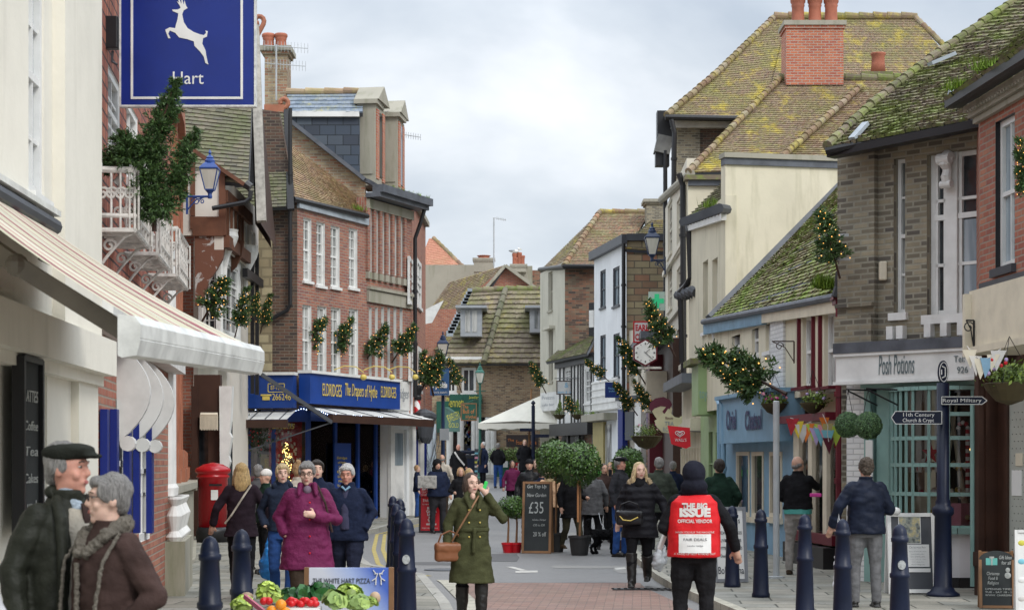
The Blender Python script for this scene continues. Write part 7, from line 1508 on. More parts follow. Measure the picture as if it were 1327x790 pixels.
def big_tree():
    d = 15.5; rt = empty('christmas_tree', W(200, 292, d), 'large ragged unlit christmas tree on the tile-hung wall below the blue hart sign', 'christmas tree', 'small christmas trees fixed to the buildings'); rnd = random.Random(40); mb = MB().mat(sprl); o0 = rt.location
    for cx_, cy_, rp_, n_ in ((228, 106, 8, 400), (224, 122, 11, 700), (218, 138, 16, 1300), (207, 165, 22, 2400), (196, 195, 26, 3400), (168, 195, 24, 2800), (148, 205, 17, 1400), (136, 218, 9, 400), (195, 235, 28, 3800), (210, 265, 24, 2800), (190, 272, 18, 1200), (232, 225, 18, 1500), (240, 200, 15, 1200), (248, 183, 10, 700), (256, 171, 6, 250), (232, 245, 12, 600), (158, 178, 9, 400)):
        c_ = W(cx_, cy_, d+rnd.uniform(-.05, .05))-o0; r_ = rp_*d/F
        for k in range(n_//20):
            v = Vector([rnd.gauss(0, 1) for _ in range(3)]).normalized(); tip = c_+Vector((v.x, v.y*.8, v.z))*r_*rnd.uniform(.6, 1.3); st_ = c_+(tip-c_)*.25
            for q in range(20):
                p = st_.lerp(tip, rnd.random()**.7)+Vector([rnd.gauss(0, .008) for _ in range(3)]); dr = ((tip-st_).normalized()+Vector([rnd.gauss(0, .6) for _ in range(3)])).normalized()*rnd.uniform(.02, .045); w_ = dr.cross(Vector([rnd.gauss(0, 1) for _ in range(3)])).normalized()*.0065; mb.face([p-w_, p+w_, p+dr])
    mb.build('crown', rt); MB().mat(dkbrown).tube([Vector((0, 0, -.05)), W(200, 240, d)-o0, W(208, 165, d)-o0, W(223, 118, d)-o0], [.022, .018, .012, .005], 7).tube([W(195, 235, d)-o0, W(150, 205, d)-o0], .012, 6).tube([W(205, 262, d)-o0, W(250, 180, d)-o0], .01, 6).build('trunk', rt)
    MB().mat(whcl).tube([W(150, 238, d)-o0, W(158, 228, d)-o0], .03, 10).build('bracket_sleeve', rt)
big_tree()
spruce(0, (266, 409), (295, 357), 37, 'lit christmas tree on the white oriel above the awning end', 1.1)
spruce(1, (306, 430), (321, 371), 40, 'second lit christmas tree along the timbered house', .75)
spruce(0, (330, 412), (334, 378), 42, 'third lit christmas tree along the timbered house', .8)
spruce(1, (339, 425), (351, 380), 43, 'lit christmas tree in front of the ragstone flank', .7)
for i, (x0, y0, x1, y1, lab) in enumerate(((393, 460, 422, 410, 'leftmost lit christmas tree above the blue drapers sign'), (429, 460, 457, 412, 'lit christmas tree above the middle of the blue drapers sign'), (477, 463, 503, 419, 'lit christmas tree above the right end of the drapers sign'), (512, 463, 539, 421, 'lit christmas tree beside the long black downpipe'))): spruce(i % 2, (x0, y0), (x1, y1), 46.2+i*1.2, lab, 1.0)
spruce(0, (549, 500), (574, 455), 53, 'left lit christmas tree by the estate agent banner', 1.25); spruce(1, (560, 505), (548, 455), 54, 'lit christmas tree over the barber lanterns', 1.2); spruce(0, (596, 502), (581, 462), 57, 'small lit christmas tree right of the estate agent banner', .8)
spruce(1, (705, 504), (687, 468), 77, 'lit christmas tree on the cream corner building', .9); spruce(0, (741, 535), (734, 512), 72, 'small christmas tree below the white square sign', 1.3)
spruce(0, (785, 490), (757, 465), 66, 'lit christmas tree at the corner of the striped timber cottage', .8); spruce(1, (832, 490), (800, 436), 55, 'lit christmas tree left of the hexagonal clock', .8); spruce(0, (822, 532), (795, 494), 58, 'lit christmas tree under the blue shield sign', .75); spruce(1, (845, 534), (821, 492), 53, 'lit christmas tree above the salon sign', .75)
spruce(0, (870, 452), (838, 388), 48.5, 'big lit christmas tree in front of the chemist sign', .95); spruce(1, (848, 512), (838, 474), 60, 'lit christmas tree below the hexagonal clock', .9)
spruce(0, (1003, 502), (906, 452), 30.5, 'long lit christmas tree lying out above the blue shop', .9, 31.5); spruce(1, (985, 505), (930, 480), 31, 'lower lit christmas tree above the blue shop', 1.0)
spruce(0, (1085, 348), (1063, 268), 24.6, 'lit christmas tree on steel arms at the brick corner', .95, 24.4); spruce(1, (1335, 262), (1320, 178), 18.5, 'lit christmas tree cut by the right edge', .6)
for px, py in ((1090, 307), (1092, 338)): 
    a = W(px+6, py, 24.9); mb = MB().mat(ltgrey).box(a+Vector((-.15, -.2, 0)), (.3, .04, .035)); tag(mb.build('steel_arm'), ('upper' if py < 320 else 'lower')+' steel arm holding the tree at the brick corner', 'bracket')
# hanging baskets
def basket(px, py, d, r, label, flowers=(), wire=True, n=700, bowl=True, hang=.5, spike=False):
    rnd = random.Random(int(px)); c_ = W(px, py, d); rt = empty('hanging_basket', c_, label, 'hanging basket', 'hanging baskets')
    MB().mat(paint('basket_moss', (.07, .055, .025), .9, .5)).lathe([(.02, -.8*r), (.5*r, -.65*r), (.85*r, -.25*r), (r, 0), (.9*r, .03*r)], 16).build('bowl', rt)
    mb = MB().mat(grnl)
    for k in range(5): leafball(mb, (rnd.uniform(-.5, .5)*r, rnd.uniform(-.4, .4)*r, r*.25), r*.75, n//5, .06 if r > .12 else .04, rnd, .2, .7, .4)
    if spike: 
        for k in range(160): h = rnd.random(); p = Vector((rnd.gauss(0, .25*r*(1-h)+.01), rnd.gauss(0, .2*r*(1-h)), r*.3+h*r*1.9)); mb.face([p, p+Vector((.03, 0, .03)), p+Vector((0, 0, .09))])
    mb.build('foliage', rt)
    for fc in flowers:
        m = MB().mat(fc)
        for k in range(6): m.ball((rnd.uniform(-1, 1)*r, rnd.uniform(-.9, -.2)*r, rnd.uniform(.3, .9)*r), .022, 6, 4)
        m.build('flowers', rt)
    if wire:
        m = MB().mat(black)
        for a in (0, 2.1, 4.2): m.tube([(r*math.cos(a), r*math.sin(a), 0), (0, 0, hang)], .004, 4)
        m.build('chain', rt)
    return rt
basket(1053, 522, 28.2, .2, 'hanging basket with trailing plants above the bunting shop', [pk[7]]); basket(1003, 523, 30.6, .22, 'hanging basket with pink flowers over the blue shop fascia', [pk[0], pk[1]]); basket(1308, 497, 19.6, .28, 'large hanging basket with a red geranium at the right edge', [redb if 0 else redp, pk[7]], n=1200)
basket(838, 565, 48, .42, 'hanging basket beyond the tea room sign', [pk[0]]); basket(836, 645, 40, .3, 'x') if 0 else None
basket(725, 537, 75, .25, 'left hanging basket on the striped timber cottage', (), n=300, spike=True); basket(748, 537, 74, .25, 'right hanging basket on the striped timber cottage', (), n=300, spike=True)
def boxball(px, py, r, d, label):
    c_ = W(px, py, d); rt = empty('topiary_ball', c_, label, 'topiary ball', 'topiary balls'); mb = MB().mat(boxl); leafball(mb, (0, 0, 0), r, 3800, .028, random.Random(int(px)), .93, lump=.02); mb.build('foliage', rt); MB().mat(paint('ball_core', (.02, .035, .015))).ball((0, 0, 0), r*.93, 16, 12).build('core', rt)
    m = MB().mat(black)
    for x in (-.06, .06): m.tube([(x, 0, r*.9), (0, .0, r+.28)], .004, 4)
    m.tube([(0, 0, r+.28), (.45, .35, r+.1)], .012, 5); m.tube([(-.02, 0, r+.3), (.45, .4, r+.3)], .012, 5); m.build('bracket', rt)
boxball(1099, 550, .165, 24.4, 'left hanging topiary ball by the white brick pier'); boxball(1125, 551, .17, 23.6, 'right hanging topiary ball by the sage door')
# scroll brackets on the cream wall
for x0, x1, y in ((1000, 1029, 442), (1055, 1085, 440), (1252, 1262, 415)):
    d = 29.5 if x0 < 1100 else 21.3; a, b2 = W(x0, y, d), W(x1, y, d); mb = MB().mat(black if x0 > 1100 else rust if 0 else dkbrown); mb.tube([a, b2], .012, 6); mb.tube([b2, b2+Vector((0, 0, -.35))], .012, 6); pts = []
    for k in range(14): an = k*.6; q_ = .07*(1-k/18); pts.append(a.lerp(b2, .35)+Vector((q_*math.cos(an), 0, -.08+q_*math.sin(an))))
    mb.tube(pts, .008, 5); mb.tube([a, a.lerp(b2, .6)+Vector((0, 0, -.1)), b2+Vector((0, 0, -.33))], .008, 5); tag(mb.build('scroll_bracket'), {1000: 'wrought iron scroll bracket beside the whitewashed panel', 1055: 'wrought iron scroll bracket beside the maroon downpipe', 1252: 'wrought iron scroll bracket on the cream sign box'}[x0], 'bracket')
# bunting
def bunting(pts, cols, label, size, d):
    rt = empty('bunting', W(*pts[0], d), label, 'bunting'); P = [W(x, y, d-.012*i) for i, (x, y) in enumerate(pts)]; inv = wmat(rt).inverted(); MB().mat(whcl).tube([inv @ p for p in P], .006, 5).build('cord', rt)
    for i, p in enumerate(P[:-1]):
        q = p.lerp(P[i+1], .5); s_ = size*random.uniform(.85, 1.15); q = inv @ q; lean = random.uniform(-.03, .03)
        MB().mat(cols[i % len(cols)]).poly3([(-s_*.38, 0), (s_*.38, 0), (lean, -s_)], Matrix.Translation(q) @ Matrix.Rotation(random.uniform(-.4, .4), 4, 'Z') @ Matrix.Rotation(R(90), 4, 'X'), .004).build('pennant', rt)
orng = paint('orange_cloth', (.65, .18, .03), .8); limec = paint('lime_cloth', (.45, .6, .08), .8); yelc = paint('yellow_cloth', (.65, .5, .05), .8)
bunting([(1024, 541), (1030, 543), (1036, 548), (1043, 551), (1050, 546), (1055, 552), (1060, 556), (1065, 554), (1070, 546), (1075, 556), (1082, 553), (1088, 550)], [redcl, yelc, whcl, orng, limec, pk[7], pk[2], pk[0], pk[2], ochre, limec], 'bright multicoloured bunting over the goods window', .27, 26.6)
bunting([(1066, 536), (1070, 545), (1073, 552), (1072, 562), (1074, 572)], [orng, ochre, pk[2], plum], 'hanging tail of bright bunting by the maroon downpipe', .24, 26.4)
bunting([(1253, 448), (1260, 458), (1268, 464), (1276, 465), (1284, 462), (1291, 456), (1297, 452)], [cream, whcl, cream, lightblue, cream, whcl], 'pale cream bunting under the sign box at the right', .2, 19.4)
# parasol, hedge planters and far items
rt = empty('parasol', (XW(668, 81), 81, gz(81)), 'large cream square parasol beyond the far pavement', 'parasol'); cv = paint('cream_canvas', (.68, .66, .58), .8, .08); zt = W(0, 515, 81).z-gz(81)
z1 = W(0, 549, 81).z-gz(81); xa, xb = XW(620, 81)-XW(668, 81), XW(722, 81)-XW(668, 81); pk_ = Vector((1.1, .4, zt+.1)); P = [Vector((xa, -1.2, z1)), Vector((xb, -1.6, z1)), Vector((xb, 2.2, z1)), Vector((xa+.4, 2.2, z1))]
mb = MB().mat(cv)
for a, b2 in zip(P, P[1:]+P[:1]): m_ = (a+b2)/2+Vector((0, 0, .1)); mb.face([a, m_, pk_]); mb.face([m_, b2, pk_]); dn = Vector((0, 0, -.22)); n_ = 6; [mb.face([a.lerp(b2, i/n_), a.lerp(b2, (i+1)/n_), a.lerp(b2, (i+1)/n_)+dn, a.lerp(b2, (i+.5)/n_)+dn*1.25, a.lerp(b2, i/n_)+dn]) for i in range(n_)]
mb.build('canopy', rt); MB().mat(oak).tube([(.5, .4, 0), (.7, .4, zt+.4)], .04, 8).build('pole', rt)
rt = empty('planter_hedge', (XW(672, 84.5), 84.5, gz(84.5)+.1), 'low clipped hedge in green planter boxes at the far pavement', 'hedge'); hw = 32*84.5/F; MB().mat(dkgreen).box((0, 0, .35), (hw*2, .5, .7)).build('planter', rt); mb = MB().mat(hedl); rnd = random.Random(8)
for i in range(14): leafball(mb, (-hw+hw*2*i/13, 0, .95), .36, 260, .1, rnd, .4, 1, .3)
mb.build('hedge', rt)
board('poster', 'red poster on the green planter box', 660, 599, 676, 611, 83.9, redp, None, [('Vote', 668, 604, 4, 9, wt)]); board('poster', 'small white poster on the green planter box', 671, 600, 678, 612, 83.6, paper); board('poster', 'small cream leaflet left of the red poster', 652, 597, 658, 605, 83.9, paper)
board('wall_sign', 'dark cafe wall sign with orange lettering behind the hedge', 656, 563, 698, 579, 87.4, paint('sign_charcoal', (.04, .03, .03)), None, [('The', 662, 570, 4, 8, orange), ('Fountain House', 682, 573, 6, 26, orange)])
def litter(px, d, label):
    rt = empty('litter_bin', (XW(px, d), d, gz(d)+.1), label, 'litter bin'); MB().mat(navy).box((0, 0, .5), (.65, .6, 1.0), bev=.04).build('body', rt); MB().mat(navy).box((0, 0, 1.12), (.7, .65, .16), bev=.05).build('lid', rt); MB().mat(black).box((0, -.31, .9), (.45, .02, .13)).build('slot', rt)
litter(607, 84.8, 'navy litter bin on the far pavement')
def litter2():
    rt = empty('leaflet_stand', (XW(620, 83), 83, gz(83)), 'rack of coloured leaflets beside the far litter bin', 'rack'); mb = MB().mat(darkgrey); mb.box((0, .05, .7), (.35, .06, 1.4)); mb.build('frame', rt); rr = random.Random(5)
    mb = MB()
    for i in range(12): mb.mat(pk[i % 8]).box((-.09+.18*(i % 2), -.01, .2+.1*i), (.15, .02, .08))
    mb.build('leaflets', rt)
litter2()
# clothes rail and goods table behind the trees
rt = empty('market_table', (XW(787, 40), 40, 0), 'market table of bright knitted goods with a clothes rail', 'market stall'); MB().mat(wardm).box((0, 0, .78), (1.3, .7, .05)).build('table_top', rt)
for x in (-.6, .6):
    for y in (-.3, .3): MB().mat(darkgrey).bar((x, y, 0), (x, y, .76), .03).build('leg', rt)
rr = random.Random(15); mb = MB()
for i in range(40): mb.mat(rr.choice(pk+[yelc, limec])); mb.ball((rr.uniform(-.6, .6), rr.uniform(-.3, .3), .83), (.09, .08, .05), 7, 5)
mb.build('goods', rt); rt = empty('clothes_rail', (XW(786, 41), 41, 0), 'chrome clothes rail of dark coats with a green price card', 'clothes rail'); MB().mat(ltgrey).tube([(-.5, 0, 0), (-.5, 0, 1.62), (.5, 0, 1.62), (.5, 0, 0)], .02, 8).build('rail', rt)
for i in range(9): MB().mat(fabric('coat_black', (.02, .02, .025)) if i % 3 else fabric('coat_grey', (.06, .05, .07))).box((-.42+i*.1, 0, 1.1), (.06, .45, .9), bev=.03).build('garment', rt)
MB().mat(paint('price_green', (.1, .6, .12))).box((-.25, -.26, 1.5), (.35, .01, .22)).build('price_card', rt)
# vegetable stall
def stall():
    d0 = 12.7; rt = empty('vegetable_stall', (XW(385, d0), d0, .1), 'low trestle table covered with a white cloth holding vegetables', 'market stall')
    MB().mat(whcl).box((0, 0, .52), (1.15, .75, .04)).build('table_top', rt); mb = MB().mat(whcl)
    for i in range(20): x = -.575+i*.0575; mb.box((x+.03, -.385-.012*(i % 2), .38), (.0585, .012, .3))
    mb.build('cloth_drop', rt)
    for x in (-.5, .5):
        for y in (-.3, .3): MB().mat(oak).bar((x, y, 0), (x, y, .5), .04).build('leg', rt)
    zt = .64; rnd = random.Random(31); leaf1 = leafmat('lettuce_leaf', (.32, .45, .1), .5, .4); leaf2 = leafmat('cabbage_leaf', (.02, .09, .025), .5, .3)
    def head(px, py, r, mat, lab, nm, d=12.8, n=46, sq=.8):
        c_ = W(px, py, d); mb = MB().mat(mat)
        for i in range(n):
            v = Vector([rnd.gauss(0, 1) for _ in range(3)]); v.z = abs(v.z); v.normalize(); t1 = v.cross(Vector([rnd.gauss(0, 1) for _ in range(3)])).normalized(); t2 = t1.cross(v); rr_ = r*rnd.uniform(.55, 1); p = c_+Vector((v.x*rr_, v.y*rr_, v.z*rr_*sq)); s_ = r*rnd.uniform(.35, .6); vs = [p]
            for k in range(7): a = 2*math.pi*k/7; vs.append(p+t1*math.cos(a)*s_+t2*math.sin(a)*s_*.8+v*(rnd.uniform(-.12, .22)*s_))
            mb.mesh(vs, [(0, k+1, (k+1) % 7+1) for k in range(7)])
        mb.ball(c_+Vector((0, 0, 0)), (r*.7, r*.7, r*.5), 10, 7)
        return tag(mb.build(nm), lab, 'vegetables', 'vegetables on the market stall')
    head(316, 785, .085, leaf1, 'lettuce at the left end of the stall', 'lettuce'); head(347, 772, .085, leaf1, 'upright pale lettuce near the bollards', 'lettuce', 13, sq=1.3); head(362, 775, .07, leaf1, 'pale lettuce next to the dark greens', 'lettuce', 13)
    head(375, 773, .08, leaf2, 'dark green cabbage behind the strawberries, left', 'cabbage', 13); head(395, 771, .09, leaf2, 'dark green cabbage in the middle of the stall', 'cabbage', 13); head(418, 768, .1, leaf2, 'glossy dark cabbage in front of the pizza board', 'cabbage', 13.1)
    lf3 = leafmat('sprout_leaf', (.22, .33, .1), .4, .5); head(436, 780, .1, lf3, 'loose leafy greens in front of the pizza board', 'greens'); head(452, 772, .1, leaf1, 'large pale lettuce in front of the pizza board', 'lettuce', 13); head(463, 783, .09, lf3, 'loose leafy greens at the stall right end', 'greens'); head(478, 781, .06, leaf1, 'small lettuce at the right end of the stall', 'lettuce', 13)
    om = paint('orange_peel', (.75, .27, .015), .4, .1, bmp=.3, scale=20)
    for i, (px, py) in enumerate(((364, 783), (352, 791), (370, 793))): tag(MB().mat(om).ball(W(px, py, 12.6), .038, 16, 10).build('orange', smooth=True), ['topmost orange on the stall', 'left orange on the stall', 'lower right orange on the stall'][i], 'orange', 'oranges')
    tm = paint('strawberry_red', (.55, .01, .015), .3, .15)
    rt2 = empty('strawberry_punnet', W(392, 786, 12.75), 'clear punnet of red strawberries behind the oranges', 'punnet')
    mb = MB().mat(tm)
    for i in range(14): mb.ball((rnd.uniform(-.1, .1), rnd.uniform(-.05, .05), .02+rnd.uniform(0, .03)), (.03, .024, .024), 9, 6)
    mb.build('strawberries', rt2, smooth=True); MB().mat(paper).box((0, 0, -.02), (.25, .14, .04)).build('tray', rt2)
    rt3 = empty('tomato_tray', W(346, 780, 12.8), 'few red tomatoes left of the oranges', 'tomatoes'); mb = MB().mat(tm)
    for i in range(6): mb.ball((rnd.uniform(-.05, .05), rnd.uniform(-.04, .04), .01), .027, 10, 7)
    mb.build('tomatoes', rt3, smooth=True)
    rm = paint('rhubarb_pink', (.45, .1, .16), .5, .2); tag(MB().mat(rm).bar(W(317, 772, 12.5), W(342, 792, 12.3), .018, .03).build('rhubarb_stick'), 'pink rhubarb stick at the left of the stall', 'rhubarb')
    tb = paint('turnip_skin', (.42, .3, .2), .6, .3)
    tag(MB().mat(tb).ball(W(320, 772, 13), (.045, .04, .03), 12, 8).build('swede', smooth=True), 'brown swede at the left back of the stall', 'swede'); tag(MB().mat(tb).ball(W(486, 774, 13.1), (.04, .04, .045), 12, 8).build('swede', smooth=True), 'brown swede at the right back of the stall', 'swede')
stall()
# pizza board
m, t, b = newmat('pizza_board_print'); tcn = N(t, 'ShaderNodeTexCoord'); sp = N(t, 'ShaderNodeSeparateXYZ'); t.links.new(tcn.outputs['Object'], sp.inputs[0]); ad = N(t, 'ShaderNodeMath', operation='MULTIPLY_ADD'); t.links.new(sp.outputs[0], ad.inputs[0]); ad.inputs[1].default_value = 1.5; ad.inputs[2].default_value = .25; a2 = N(t, 'ShaderNodeMath', operation='ADD'); t.links.new(ad.outputs[0], a2.inputs[0]); t.links.new(sp.outputs[2], a2.inputs[1])
t.links.new(ramp(t, a2.outputs[0], [(.12, (.6, .62, .7)), (.42, (.36, .45, .72)), (.68, (.06, .13, .5))]), b.inputs['Base Color']); b.inputs['Roughness'].default_value = .4
rt = board('pizza_sign', 'pale blue pizza sign with handwritten lettering behind the vegetables', 400, 735, 505, 800, 13.5, m, None, [('THE WHITE HART PIZZA', 443, 752, 7, 74, darkgrey)])
mb = MB().mat(oak); k = 13.5/F
for s_ in (-1, 1): mb.box((s_*(52.5*k+.012), 0, .0), (.035, .06, 66*k))
mb.build('frame', rt)
mb = MB().mat(white)
for s_ in (-1, 1):
    c_ = Vector(((491-452.5)*k+s_*.018, -.032, -(748-767.5)*k)); mb.bar(c_, c_+Vector((s_*-.012, 0, .035)), .012, .006); mb.bar(c_+Vector((s_*-.0, 0, .03)), c_+Vector((s_*.022, 0, .06)), .006, .006); mb.bar(c_, c_+Vector((s_*.03, 0, -.02)), .014, .006); mb.bar(c_, c_+Vector((s_*.002, 0, -.05)), .008, .006); mb.bar(c_+Vector((s_*-.01, 0, .035)), c_+Vector((s_*.012, 0, .03)), .009, .006)
mb.build('twin_deer_emblem', rt)
# ================= people =================
def grow(mb, name, parent, mat, vox, sm=3, amp=0, fr=9, seed=0, stretch=(1, 1, 1), label=None):
    """fuse the collected forms into one smooth continuous skin"""
    t = mb.build('form'); m = t.modifiers.new('r', 'REMESH'); m.mode = 'VOXEL'; m.voxel_size = vox; m.use_smooth_shade = True
    s_ = t.modifiers.new('s', 'SMOOTH'); s_.factor = .5; s_.iterations = sm
    me = bpy.data.meshes.new_from_object(t.evaluated_get(bpy.context.evaluated_depsgraph_get())); old = t.data; bpy.data.objects.remove(t); bpy.data.meshes.remove(old)
    if amp:
        off = Vector((seed*3.1, seed*1.7, 0)); nn = [v.normal.copy() for v in me.vertices]
        for v, n_ in zip(me.vertices, nn):
            p = Vector((v.co.x*stretch[0], v.co.y*stretch[1], v.co.z*stretch[2]))*fr+off; v.co += n_*(amp*(noise.noise(p)+.5*noise.noise(p*2.1)))
    me.materials.clear(); me.materials.append(mat)
    for p in me.polygons: p.use_smooth = True; p.material_index = 0
    o = bpy.data.objects.new(name, me); C.objects.link(o)
    if parent is not None: o.parent = parent
    return o
def skinmat(nm, c):
    if nm in MATS: return MATS[nm]
    m, t, b = newmat(nm); t.links.new(ramp(t, noi(t, 14, 4, 'Object'), [(.35, sc3(c, .85)), (.6, c), (.8, (min(1, c[0]*1.12), c[1]*.92, c[2]*.88))]), b.inputs['Base Color']); b.inputs['Roughness'].default_value = .62; bump(t, b, noi(t, 60, 3, 'Object'), .25, .01)
    b.inputs['Subsurface Weight'].default_value = .08; b.inputs['Subsurface Radius'].default_value = (.02, .008, .004); MATS[nm] = m; return m
SK = skinmat('skin', (.56, .33, .24)); SKR = skinmat('ruddy_skin', (.55, .27, .2)); SKP = skinmat('pale_skin', (.64, .42, .33))
eyew = paint('eye_white', (.4, .36, .33), .3, .05, bmp=0); eyed = paint('eye_dark', (.03, .025, .02), .2, .1, bmp=0); lipm = paint('lips', (.38, .11, .1), .5, .1, bmp=0); sole = paint('shoe_black', (.015, .014, .013), .4, .3)
def hairm(nm, c):
    if nm in MATS: return MATS[nm]
    m, t, b = newmat(nm); n_ = noi(t, 30, 5, 'Object', .6, (5, 5, .5)); t.links.new(ramp(t, n_, [(.35, sc3(c, .45)), (.5, c), (.7, sc3(c, 1.35))]), b.inputs['Base Color']); b.inputs['Roughness'].default_value = .5; bump(t, b, n_, .9, .03); MATS[nm] = m; return m
HR = {'grey': hairm('grey_hair', (.25, .24, .23)), 'white': hairm('white_hair', (.55, .54, .52)), 'blonde': hairm('blonde_hair', (.5, .34, .15)), 'sandy': hairm('sandy_hair', (.45, .27, .13)), 'brown': hairm('brown_hair', (.07, .04, .025)), 'dark': hairm('dark_hair', (.03, .022, .018)), 'mid': hairm('mid_brown_hair', (.1, .075, .055)), 'palegold': hairm('pale_gold_hair', (.62, .47, .26))}
ARM = {'down': ((.265, .03, 1.13), (.285, -.05, .9)), 'pocket': ((.275, .08, 1.14), (.21, -.07, .97)), 'belly': ((.28, .0, 1.13), (.05, -.23, 1.14)), 'phone': ((.34, -.08, 1.2), (.165, -.06, 1.46)), 'out': ((.31, .02, 1.15), (.37, -.07, .93)), 'reach': ((.24, -.17, 1.27), (.18, -.43, 1.31)), 'hold': ((.27, .02, 1.12), (.2, -.24, 1.08)), 'chest': ((.28, -.05, 1.12), (.07, -.215, 1.17))}
rnp = random.Random(99)
def person(px, d, hpy, rz, label, coat, legs, hair, arms=('down', 'down'), stance='stand', yaw=0, pitch=0, hat=None, base=None, skin=SK, build=1.0, hem=.85, puff=.0, shoes='shoe', extras=(), vox=None, group=None, face=True, glasses=False, quilt=0, lean=0):
    base = gz(d) if base is None else base; h = W(0, hpy, d).z-base; sc_ = h/(1.735 if hat else 1.72); vox = vox or (.0085 if d < 10 else .0105 if d < 21 else .014 if d < 38 else .022); sd_ = rnp.randint(0, 99)
    b_ = MB().mat(skin); fullarm = lambda s_, k: [Vector((s_*.152, .01, 1.38)), Vector((s_*ARM[k][0][0], ARM[k][0][1], ARM[k][0][2])), Vector((s_*ARM[k][1][0] if k not in ('belly',) else s_*ARM[k][1][0], ARM[k][1][1], ARM[k][1][2]))]
    q_ = .35 if hem < .6 else .8 if hem < .8 else 1; puff *= .45; build = 1+(build-1)*.75
    if stance == 'walk': ft = {1: ((.09, -.26*q_, .09), (.1, -.17*q_, .5)), -1: ((-.09, .27*q_, .15), (-.1, .02, .48))}
    elif stance == 'walk2': ft = {-1: ((-.09, -.26*q_, .09), (-.1, -.17*q_, .5)), 1: ((.09, .27*q_, .15), (.1, .02, .48))}
    else: ft = {1: ((.125, -.02, .08), (.115, -.03, .49)), -1: ((-.115, .03, .08), (-.11, .0, .49))}
    # torso core
    b_.loft([(0, 0, .84, .12, .09), (0, 0, .95, .145, .1), (0, 0, 1.08, .125, .09), (0, 0, 1.25, .15, .1), (0, 0, 1.38, .15, .085), (0, .005, 1.43, .075, .065)]); b_.caps([(0, .02, 1.38), (0, -.002, 1.54)], (.062, .052))
    for s_ in (-1, 1):
        f_, k_ = ft[s_]; b_.caps([(s_*.085, 0, .88), k_, f_], (.085, .055, .04)); b_.caps([(f_[0], f_[1], f_[2]-.03), (f_[0], f_[1]-.14, f_[2]-.045)], (.036, .028))
        A_ = fullarm(s_, arms[0 if s_ < 0 else 1]); b_.caps(A_, (.05, .042, .028)); kind = arms[0 if s_ < 0 else 1]
        if kind != 'pocket':
            dr = (A_[2]-A_[1]).normalized(); w_ = A_[2]; side = dr.cross(Vector((0, 1, 0)) if abs(dr.y) < .8 else Vector((1, 0, 0))).normalized(); bend = dr.cross(side).normalized()*(.35 if kind in ('phone', 'belly', 'hold', 'chest') else .15)
            pc = w_+dr*.045; b_.caps([w_, w_+dr*.03, w_+dr*.08], (.026, .036, .034)); cu_ = (dr+bend).normalized()
            for q in range(4): p0 = w_+dr*.085+side*(q-1.5)*.019; L_f = (.062, .072, .068, .052)[q]; b_.caps([p0, p0+dr*L_f*.5, p0+dr*L_f*.5+cu_*L_f*.55], (.0098, .009, .008), 7)
            th = w_+dr*.03-side*.03*s_; b_.caps([th, th+(dr*.6-side*s_*.8).normalized()*.04, th+(dr*.6-side*s_*.8).normalized()*.04+dr*.03], (.013, .011, .009), 7)
    # head
    H_ = Matrix.Translation((0, 0, 1.47)) @ Matrix.Rotation(R(yaw), 4, 'Z') @ Matrix.Rotation(R(pitch), 4, 'X') @ Matrix.Translation((0, 0, -1.47)); hd = MB().mat(skin)
    hd.ball((0, .008, 1.61), (.074, .09, .1), 20, 14); hd.ball((0, -.016, 1.54), (.057, .067, .072), 18, 12); hd.ball((0, -.06, 1.497), (.026, .024, .02)); hd.caps([(0, -.083, 1.605), (0, -.098, 1.572)], (.009, .0125), 8); hd.ball((0, -.09, 1.566), (.018, .012, .009))
    hd.caps([(-.036, -.078, 1.622), (0, -.084, 1.625), (.036, -.078, 1.622)], (.008, .009, .008), 8); hd.caps([(-.018, -.082, 1.535), (.018, -.082, 1.535)], (.008, .008), 8)
    for s_ in (-1, 1): hd.ball((s_*.076, .012, 1.585), (.01, .02, .032)); hd.ball((s_*.04, -.058, 1.565), (.022, .02, .022))
    hd.v = [H_ @ v for v in hd.v]; b_.mesh(hd.v, hd.f)
    o = grow(b_, 'person', None, skin, vox, 2, .0012, 20, sd_); tag(o, label, 'person', group or 'people in the street'); o.location = (XW(px, d), d, base); o.rotation_euler = (R(lean), 0, R(rz)); o.scale = (sc_*(1+.25*(build-1)),)*2+(sc_,)
    def onhead(mb, nm, mat, **k):
        mb.v = [H_ @ v for v in mb.v]
        if k: return grow(mb, nm, o, mat, **k)
        q = mb.build(nm, o); return q
    if face:
        e_ = MB()
        for s_ in (-1, 1): e_.mat(eyew).ball((s_*.029, -.067, 1.604), (.0115, .0105, .006), 10, 7); e_.mat(eyed).ball((s_*.029, -.0765, 1.604), (.0062, .004, .0062), 8, 6); e_.mat(HR['mid']).tube([(s_*.014, -.085, 1.624), (s_*.03, -.085, 1.629), (s_*.046, -.074, 1.624)], .0032, 5)
        onhead(e_, 'eyes', None); m_ = MB().mat(lipm); m_.ball((0, -.0875, 1.538), (.021, .005, .0045), 10, 6); m_.ball((0, -.0865, 1.531), (.018, .006, .0055), 10, 6); onhead(m_, 'mouth', None)
    if glasses:
        g_ = MB().mat(sole)
        for s_ in (-1, 1): g_.tube([(s_*.032+.022*math.cos(a*.63), -.095, 1.603+.018*math.sin(a*.63)) for a in range(11)], .0026, 5); g_.tube([(s_*.054, -.094, 1.608), (s_*.078, -.03, 1.606), (s_*.08, .01, 1.6)], .0024, 5)
        g_.tube([(-.01, -.097, 1.607), (.01, -.097, 1.607)], .0025, 5); onhead(g_, 'glasses', None)
    # hair
    hs, hc = hair
